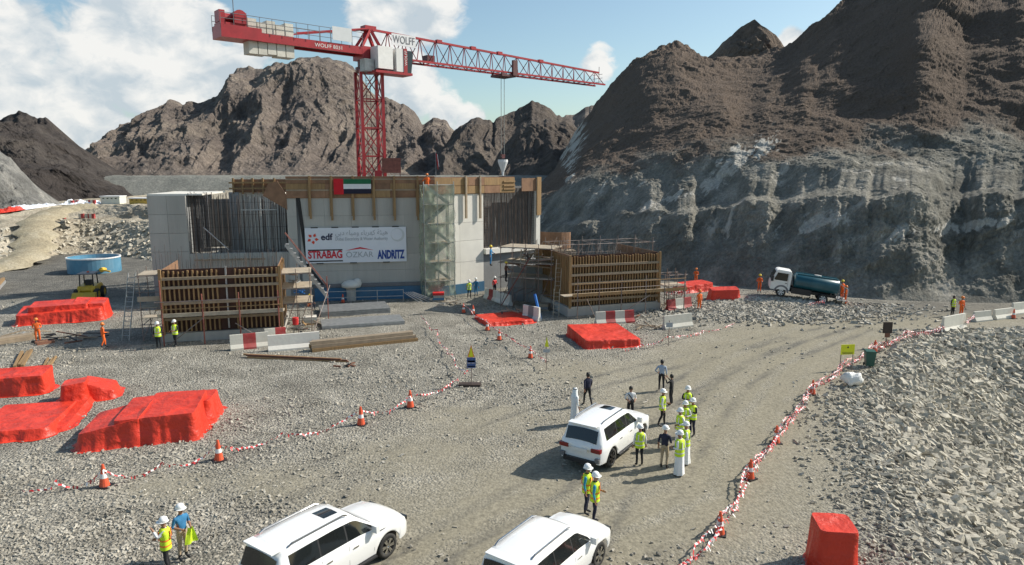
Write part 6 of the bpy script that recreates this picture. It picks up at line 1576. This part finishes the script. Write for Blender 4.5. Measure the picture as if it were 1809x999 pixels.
# ------------------------------------------------------------------ concrete barriers
def barrier(label, px0, py0, px1, py1, cols=('off_white',), h=.85, ln=None, z=0.0, base=None):
    a = G(px0, py0); b = G(px1, py1); an = math.atan2(b.y - a.y, b.x - a.x); L_ = (b - a).length
    r_ = thing('concrete_barrier', label, 'barrier', a, an, None); a3 = [(-.28, 0), (.28, 0), (.28, .12), (.12, .36), (.075, h), (-.075, h), (-.12, .36), (-.28, .12)]
    r_.rotation_euler = (0, -math.atan2(b.z - a.z, L_), an)
    n = len(cols)
    for i, c_ in enumerate(cols):
        m = MB(); x0, x1 = L_ * i / n, L_ * (i + 1) / n; k = len(a3)
        vs = [(x0, y_, z_) for y_, z_ in a3] + [(x1, y_, z_) for y_, z_ in a3]
        m.add(vs, [tuple(range(k - 1, -1, -1)), tuple(range(k, 2 * k))] + [(j, (j + 1) % k, (j + 1) % k + k, j + k) for j in range(k)]); m.build('barrier_section', c_, r_)
    return r_
RWc = ('off_white', 'red_barrier')
barrier('red and white barrier at the foot of the left form', 407, 619, 475, 612, ('off_white', 'red_barrier', 'off_white'), 1.0)
barrier('plain grey concrete barrier beside the timber pile', 474, 621, 565, 613, ('concrete_white_and_lit',), 1.05)
barrier('red topped barrier half hidden behind the grey one', 468, 607, 505, 603, ('off_white', 'red_barrier'), 1.0)
barrier('red and white chequered barrier before the right form', 1052, 573, 1119, 569, ('off_white', 'red_barrier', 'off_white', 'red_barrier'), .95)
barrier('plain white barrier right of the chequered one', 1172, 582, 1221, 576, ('off_white',), 1.0)
barrier('red and white barrier under the scaffold props', 1178, 550, 1220, 544, ('red_barrier', 'off_white', 'red_barrier'), .95)
barrier('striped barrier by the workers at the powerhouse end', 858, 527, 880, 533, ('off_white', 'red_barrier', 'off_white'), .95)
barrier('grey barrier behind the striped powerhouse barrier', 878, 533, 902, 541, ('concrete_white_and_lit',), .95)
barrier('tilted grey barrier beside the blue pipe', 925, 562, 953, 568, ('concrete_white_and_lit', 'concrete_dark', 'concrete_white_and_lit'), 1.1)
barrier('large white barrier at the top of the rubble bank', 1664, 588, 1702, 580, ('off_white',), 1.15)
barrier('white barrier second along the rubble bank', 1719, 569, 1748, 566, ('off_white',), .8)
barrier('white barrier third along the rubble bank', 1755, 565, 1787, 561, ('off_white',), .8)
barrier('white barrier at the right edge of the haul road', 1787, 556, 1830, 551, ('off_white',), .95)
p = PY(519, 583, 47.5); 
# ------------------------------------------------------------------ traffic cones
def cone_master():
    r_ = thing('traffic_cone', '', 'cone'); MB().box(-.2, .2, -.2, .2, 0, .04).build('base', 'black', r_)
    MB().lathe([(.155, .04), (.035, .74)], 14).build('body', 'cone_orange', r_, smooth=False)
    MB().lathe([(.113, .30), (.088, .44)], 14).build('collar', 'tape_white', r_)
    return r_
cones = [(185, 860, 'cone at the far left end of the front tape'), (387, 814, 'cone at the right corner of the large red tarpaulin'), (638, 751, 'cone left of the middle pair along the front tape'), (725, 720, 'cone right of the middle pair along the front tape'),
         (882, 601, 'cone in front of the flat red tarpaulin'), (861, 584, 'cone at the left end of the flat red tarpaulin'), (937, 633, 'cone alone on the gravel left of the yellow flag'), (819, 553, 'cone nearest the green netting, left one'), (836, 556, 'cone nearest the green netting, right one'),
         (1371, 783, 'cone midway down the right tape'), (1435, 697, 'cone beside the white bag on the right tape'), (1545, 622, 'cone beside the green bin'), (1325, 846, 'cone wrapped in tape below the visitors'), (1271, 944, 'cone near the bottom of the right tape'),
         (1790, 563, 'cone behind the right edge barriers'), (606, 535, 'red cone standing at the blue plinth')]
cm = cone_master()
for i, (px_, py_, lb_) in enumerate(cones):
    o = cm if i == 0 else copy_tree(cm); o.location = G(px_, py_); o['label'] = 'orange ' + lb_; o['group'] = 'traffic cones'; o.rotation_euler = (0, 0, i * .7)
    s_ = 1.18 if i < 4 else 1.05; o.scale = (s_, s_, s_)
p = PY(523, 588, 46.4); rt = MB(); rt.lathe([(.2, 0), (.22, .45), (.2, .5)], 14); tag(rt.build('red_bucket', 'red_paint', None, (p.x, p.y, 1.05)), 'red bucket standing on the grey barrier', 'bucket')
# ------------------------------------------------------------------ striped tape
def tape(label, pts, ht=.65, sag=.35, seed=1, strands=2, dens=1.0):
    P_ = []
    for q in pts:
        g_ = G(q[0], q[1]); P_.append(Vector((g_.x, g_.y, g_.z + (q[2] if len(q) > 2 else ht))))
    prr = random.Random(seed); m = MB()
    for sdx in range(strands):
        prev = None
        for a, b in zip(P_[:-1], P_[1:]):
            L_ = (b - a).length; n = max(4, int(L_ / .11)); side_ = (b - a).cross(Vector((0, 0, 1))).normalized(); ph = prr.uniform(0, 6)
            for i in range(n + 1):
                t = i / n; c_ = a.lerp(b, t); c_.z -= sag * 4 * t * (1 - t) * prr.uniform(.85, 1.1) + sdx * .12; c_ += side_ * (.12 * math.sin(t * L_ * 1.3 + ph) + prr.uniform(-.04, .04))
                c_.z = max(c_.z, float(zg(c_.x, c_.y)) + .04)
                tw = ph + t * L_ * 1.7 + prr.uniform(-.5, .5); wv = (side_ * math.cos(tw) + Vector((0, 0, 1)) * math.sin(tw)) * .034
                cur = (c_ - wv, c_ + wv)
                if prev: m.cur = i % 2; m.add([prev[0], cur[0], cur[1], prev[1]], [(0, 1, 2, 3)])
                # loose pennant tails
                if prr.random() < .55 * dens:
                    dz_ = prr.uniform(.06, .16); of = side_ * prr.uniform(-.10, .10); m.cur = prr.choice((0, 0, 1)); w2 = (b - a).normalized() * prr.uniform(.02, .04)
                    m.add([c_ - w2, c_ + w2, c_ + w2 * .7 + of - Vector((0, 0, dz_)), c_ - w2 * .7 + of - Vector((0, 0, dz_))], [(0, 1, 2, 3)])
                prev = cur
    return tag(m.build('barrier_tape', ['tape_red', 'tape_white']), label, 'tape')
tape('red and white striped tape running along the rubble bank', [(1180, 1050), (1271, 944), (1325, 846), (1371, 783), (1435, 697), (1490, 655), (1545, 622), (1600, 600), (1664, 588)], .62, .28, 3, 3, 1.3)
tape('red and white striped tape across the front left gravel', [(30, 874, .25), (100, 868, .4), (185, 860), (290, 836, .4), (387, 814), (500, 778, .35), (638, 751), (725, 720), (828, 680, .8)], .7, .45, 5, 1, .7)
tape('red and white striped tape leading from the blue sign to the decking', [(828, 680, .8), (795, 640, .5), (770, 595, .5), (745, 572, .6)], .6, .3, 7, 1, .8)
tape('red and white striped tape beside the flat red tarpaulin', [(819, 553), (861, 584), (882, 601), (937, 633), (965, 655, .6)], .7, .2, 9, 1, .8)
tape('faint striped tape draped over the gravel by the right plate', [(1100, 622, .2), (1140, 616, .3), (1180, 610, .6), (1240, 590, .2), (1300, 575, .15)], .3, .15, 11, 1, .7)
tape('short striped tape between bank barriers', [(1702, 582, .7), (1712, 574, .5), (1722, 570, .6)], .6, .1, 13, 2)
tape('short striped tape standing before the truck', [(1430, 545, .5), (1455, 541, .6)], .5, .1, 15, 2)
tape('striped netting tape under the scaffold props', [(1175, 540, 1.2), (1215, 536, 1.2)], .9, .1, 17, 3)
# ------------------------------------------------------------------ signs and posts
def post_sign(name, label, px, py, h, parts, cat='sign', yaw=0.0, posts=(0,), pmat='steel_tube'):
    p = G(px, py); r_ = thing(name, label, cat, p, yaw)
    for x_ in posts: MB().tube((x_, 0, 0), (x_, 0, h), .025, 6).build('post', pmat, r_)
    for nm, x0, x1, z0, z1, mt in parts: MB().box(x0, x1, -.045, -.026, z0, z1).build(nm, mt, r_)
    return r_
ys = post_sign('warning_sign', 'yellow warning board on two thin posts beside the tape', 1494, 655, 1.50, [('board', -.43, .43, .98, 1.58, 'sign_yellow')], yaw=R(8), posts=(-.38, .38))
m = MB(); m.add([(-.07, -.05, 1.37), (.07, -.05, 1.37), (0, -.05, 1.5)], [(0, 1, 2)]); m.build('hazard_symbol', 'black', ys)

MB().box(-.36, .36, -.05, -.046, 1.10, 1.12).build('printed_line', 'black', ys); MB().box(-.33, .33, -.05, -.046, 1.03, 1.06).build('printed_line', 'black', ys)
bs = post_sign('site_sign', 'blue and yellow site sign on a post by the tape corner', 833, 682, 1.95, [('board', -.24, .24, 1.02, 1.28, 'sign_blue'), ('board', -.24, .24, 1.30, 1.60, 'sign_blue'), ('label_panel', -.20, .20, 1.34, 1.44, 'flag_white'), ('label_panel', -.2, .2, 1.08, 1.14, 'flag_white')])
m = MB(); m.add([(-.2, -.03, 1.62), (.18, -.03, 1.62), (.0, -.03, 2.3)], [(0, 1, 2)]); m.build('pennant', 'hi_vis_orange', bs); m = MB(); m.add([(-.15, -.035, 1.64), (.12, -.035, 1.64), (.0, -.035, 2.2)], [(0, 1, 2)]); m.build('pennant', 'sign_yellow', bs)
MB().box(-.7, .5, -.2, .3, 0, .12).build('sandbag_base', 'sign_brown', bs)
yf = post_sign('flag_post', 'yellow pennant with small plate on a thin post', 965, 655, 2.0, [('plate', -.2, .2, 1.1, 1.3, 'logo_grey')])
m = MB(); m.add([(-.1, -.03, 1.45), (.14, -.03, 1.42), (.02, -.03, 2.05)], [(0, 1, 2)]); m.build('pennant', 'sign_yellow', yf)
post_sign('plate_post', 'small grey plate on a thin rusty post', 1181, 612, 1.75, [('plate', -.22, .22, 1.3, 1.62, 'logo_grey')])
dk = post_sign('notice_post', 'dark brown notice box on a tripod post by the haul road', 1565, 615, 1.3, [('board', -.26, .26, 1.05, 1.72, 'sign_brown'), ('lower_board', -.17, .17, .72, 1.02, 'steel_rust')])
for a_ in range(3): MB().tube((0, 0, .5), (.35 * math.cos(a_ * 2.1), .35 * math.sin(a_ * 2.1), 0), .025, 6).build('tripod_leg', 'steel_rust', dk)
MB().box(-.3, .3, -.03, .04, 1.0, 1.75).build('back_box', 'sign_brown', dk)
# green bin
p = G(1535, 648); bn_ = thing('waste_bin', 'dark green wheeled waste bin beside the tape', 'bin', p, R(-15))
m = MB(); m.add([(-.21, -.24, .08), (.21, -.24, .08), (.21, .22, .08), (-.21, .22, .08), (-.28, -.32, .92), (.28, -.32, .92), (.28, .3, .92), (-.28, .3, .92)], [(3, 2, 1, 0), (0, 1, 5, 4), (1, 2, 6, 5), (2, 3, 7, 6), (3, 0, 4, 7)]); m.build('body', 'bin_green', bn_)
m = MB(); m.prism([(-.30, .93), (.30, .93), (.27, 1.0), (-.27, 1.0)], -.34, .34); m.build('lid', 'bin_green', bn_)
for s_ in (-.24, .24): m = MB(); m.tube((s_ - .03, .26, .1), (s_ + .03, .26, .1), .1, 12); m.build('wheel', 'rubber', bn_)
MB().tube((-.22, .38, .95), (.22, .38, .95), .02, 6).build('handle', 'bin_green', bn_)
# white sack
p = G(1505, 684); m = MB(); n1, n2 = 22, 14; vs = []
for j in range(n2):
    t = math.pi * (j / (n2 - 1)); 
    for i in range(n1):
        th = 2 * math.pi * i / n1; x_, y_, z_ = math.sin(t) * math.cos(th), math.sin(t) * math.sin(th), math.cos(t)
        f_ = .78 + .45 * float(fbm(np.array([x_ * 1.6 + 3]), np.array([y_ * 1.6 + z_ * 1.3]), 4, 3)[0])
        vs.append((x_ * f_ * .68, y_ * f_ * .5, max(0, .42 + z_ * f_ * .50)))
m.add(vs, [(j * n1 + i, (j + 1) * n1 + i, (j + 1) * n1 + (i + 1) % n1, j * n1 + (i + 1) % n1) for j in range(n2 - 1) for i in range(n1)])
tag(m.build('sack', 'bag_white', None, p, smooth=True), 'bulging white sack on the gravel beside the tape', 'sack')
# leaning blue pipe
p = G(955, 566); m = MB(); m.tube((0, 0, .05), (-.45, .5, 2.0), .11, 10); tag(m.build('blue_pipe', 'blue_pipe', None, p), 'bright blue pipe leaning beside the tilted barrier', 'pipe')
p = G(470, 640); 
# ------------------------------------------------------------------ blue tank, cabins and sheeting on the left terraces
p = flat(168, 480); tk_ = thing('water_tank', 'round open blue water tank on the grey flat', 'tank', p)
rt_ = 2.75; ht_ = 1.75; n = 40; vs = []
for r__, z_ in ((rt_, 0), (rt_, ht_), (rt_ - .08, ht_), (rt_ - .08, .3)):
    for i in range(n): th = 2 * math.pi * i / n; vs.append((r__ * math.cos(th), r__ * math.sin(th), z_))
m = MB(); m.add(vs, [(j * n + i, j * n + (i + 1) % n, (j + 1) * n + (i + 1) % n, (j + 1) * n + i) for j in range(3) for i in range(n)]); m.build('shell', 'tank_blue', tk_, smooth=False)
m = MB(); m.lathe([(rt_ - .09, ht_ - .5), (rt_ - .09, ht_ - .45)], n); m.build('water_surface', 'tank_inner', tk_)
m = MB(); m.lathe([(rt_ + .03, ht_ - .1), (rt_ + .03, ht_ + .03)], n); 
vs = []
for r__, z_ in ((rt_ + .05, ht_ - .1), (rt_ + .05, ht_ + .04), (rt_ - .1, ht_ + .04)):
    for i in range(n): th = 2 * math.pi * i / n; vs.append((r__ * math.cos(th), r__ * math.sin(th), z_))
m = MB(); m.add(vs, [(j * n + i, j * n + (i + 1) % n, (j + 1) * n + (i + 1) % n, (j + 1) * n + i) for j in range(2) for i in range(n)]); m.build('rim', 'flag_white', tk_)
m = MB(); m.tube((rt_ * .75, -rt_ * .8, .5), (rt_ * .75, -rt_ * .5, .5), .25, 10); m.tube((rt_ * .75, -rt_ * .8, .5), (rt_ * 1.15, -rt_ * .85, .35), .1, 8); m.build('valve', 'yellow_machine', tk_)
def cabin(label, px, py, Yd, w_, h_, mat, roof):
    p = terrace(px, True, 1.6); r_ = thing('site_cabin', label, 'cabin', p, R(4)); MB().box(0, w_, 0, 2.4, 0, h_).build('body', mat, r_); MB().box(-.1, w_ + .1, -.1, 2.5, h_, h_ + .15).build('roof', roof, r_)
    for k in range(4): MB().box(.35 + k * .7, .65 + k * .7, -.03, -.002, h_ * .72, h_ * .85).build('window', 'glass_dark', r_)
cabin('cream site cabin with small square windows', 168.5, 364, 101, 3.2, 1.25, 'cabin_cream', 'flag_white'); cabin('ochre site cabin right of the cream one', 219.5, 366, 100, 3.0, .95, 'cabin_ochre', 'flag_white')
def sheet(label, px0, px1, py, Yd, h, mat, seed, cat='sheeting', dp=4.0):
    a = terrace(px0, True, .8); b = terrace(px1, True, .8)
    if px0 > 300: a = PY(px0, py, Yd); b = PY(px1, py, Yd)
    an = math.atan2(b.y - a.y, b.x - a.x); wd = (b - a).length; nx_, ny_ = int(wd / .25) + 2, 16
    gx_, gy_ = np.meshgrid(np.linspace(0, wd, nx_), np.linspace(0, dp, ny_), indexing='ij')
    z_ = (b.z - a.z) * gx_ / max(wd, .1) + h * np.clip(.35 + 1.1 * fbm(gx_ * .9, gy_ * .9, 5, seed, .65), 0, 1) * np.clip(gx_ / .6, 0, 1) * np.clip((wd - gx_) / .6, 0, 1) * np.clip(gy_ / .5, 0, 1) + .03
    o = link('ground_sheet', np_mesh('ground_sheet', np.stack([gx_, gy_, z_], -1).reshape(-1, 3), grid_faces(nx_, ny_), [mat], False), None, a, an); tag(o, label, cat)
sheet('crumpled white sheeting left of the cream cabin', 98, 168, 366, 102, .9, 'sheet_white', 4); sheet('white sheeting left of the crumpled heap', 40, 100, 374, 98, .5, 'sheet_white', 7); sheet('red sheeting on the terrace at far left', -40, 42, 362, 104, .7, 'red_tarp', 9)
sheet('white sheeting peeping right of the ochre cabin', 252, 266, 364, 103, 1.0, 'sheet_white', 12)
sheet('red sheeting seen through the rebar bay', 390, 412, 362, 96, 1.4, 'red_tarp', 14)
bt = [(119, 374, 'first'), (128, 373, 'second'), (150, 369, 'third'), (158, 368, 'fourth'), (100, 389, 'fifth'), (134, 390, 'sixth'), (146, 391, 'seventh'), (153, 391, 'eighth')]
tm = None
for i, (px_, py_, nm) in enumerate(bt):
    Yd = 106 if py_ < 380 else 97
    p = terrace(px_, py_ < 380, .5 if py_ < 380 else .9); r_ = thing('terrace_barrier', 'small red and white barrier block on the sandy terrace, ' + nm + ' counted along the edges', 'barrier', p, 0, 'terrace barriers')
    for k, c_ in enumerate(('off_white', 'red_barrier')): MB().prism([(k * .4, 0), (k * .4 + .4, 0), (k * .4 + .4, .75), (k * .4, .75)], -.2, .2).build('barrier_section', c_, r_)
tape('red fencing along the lower edge of the sandy track', [(48, 464, .7), (64, 456, .8), (82, 448, .8)], .7, .1, 21, 3)
sh2 = G(4, 520)
beams(-10, 520, 8, 500, 4, 'grey steel sections at the left edge behind the covers', .3, 'galv', 'steel_sections', 'steel')
flush_text()
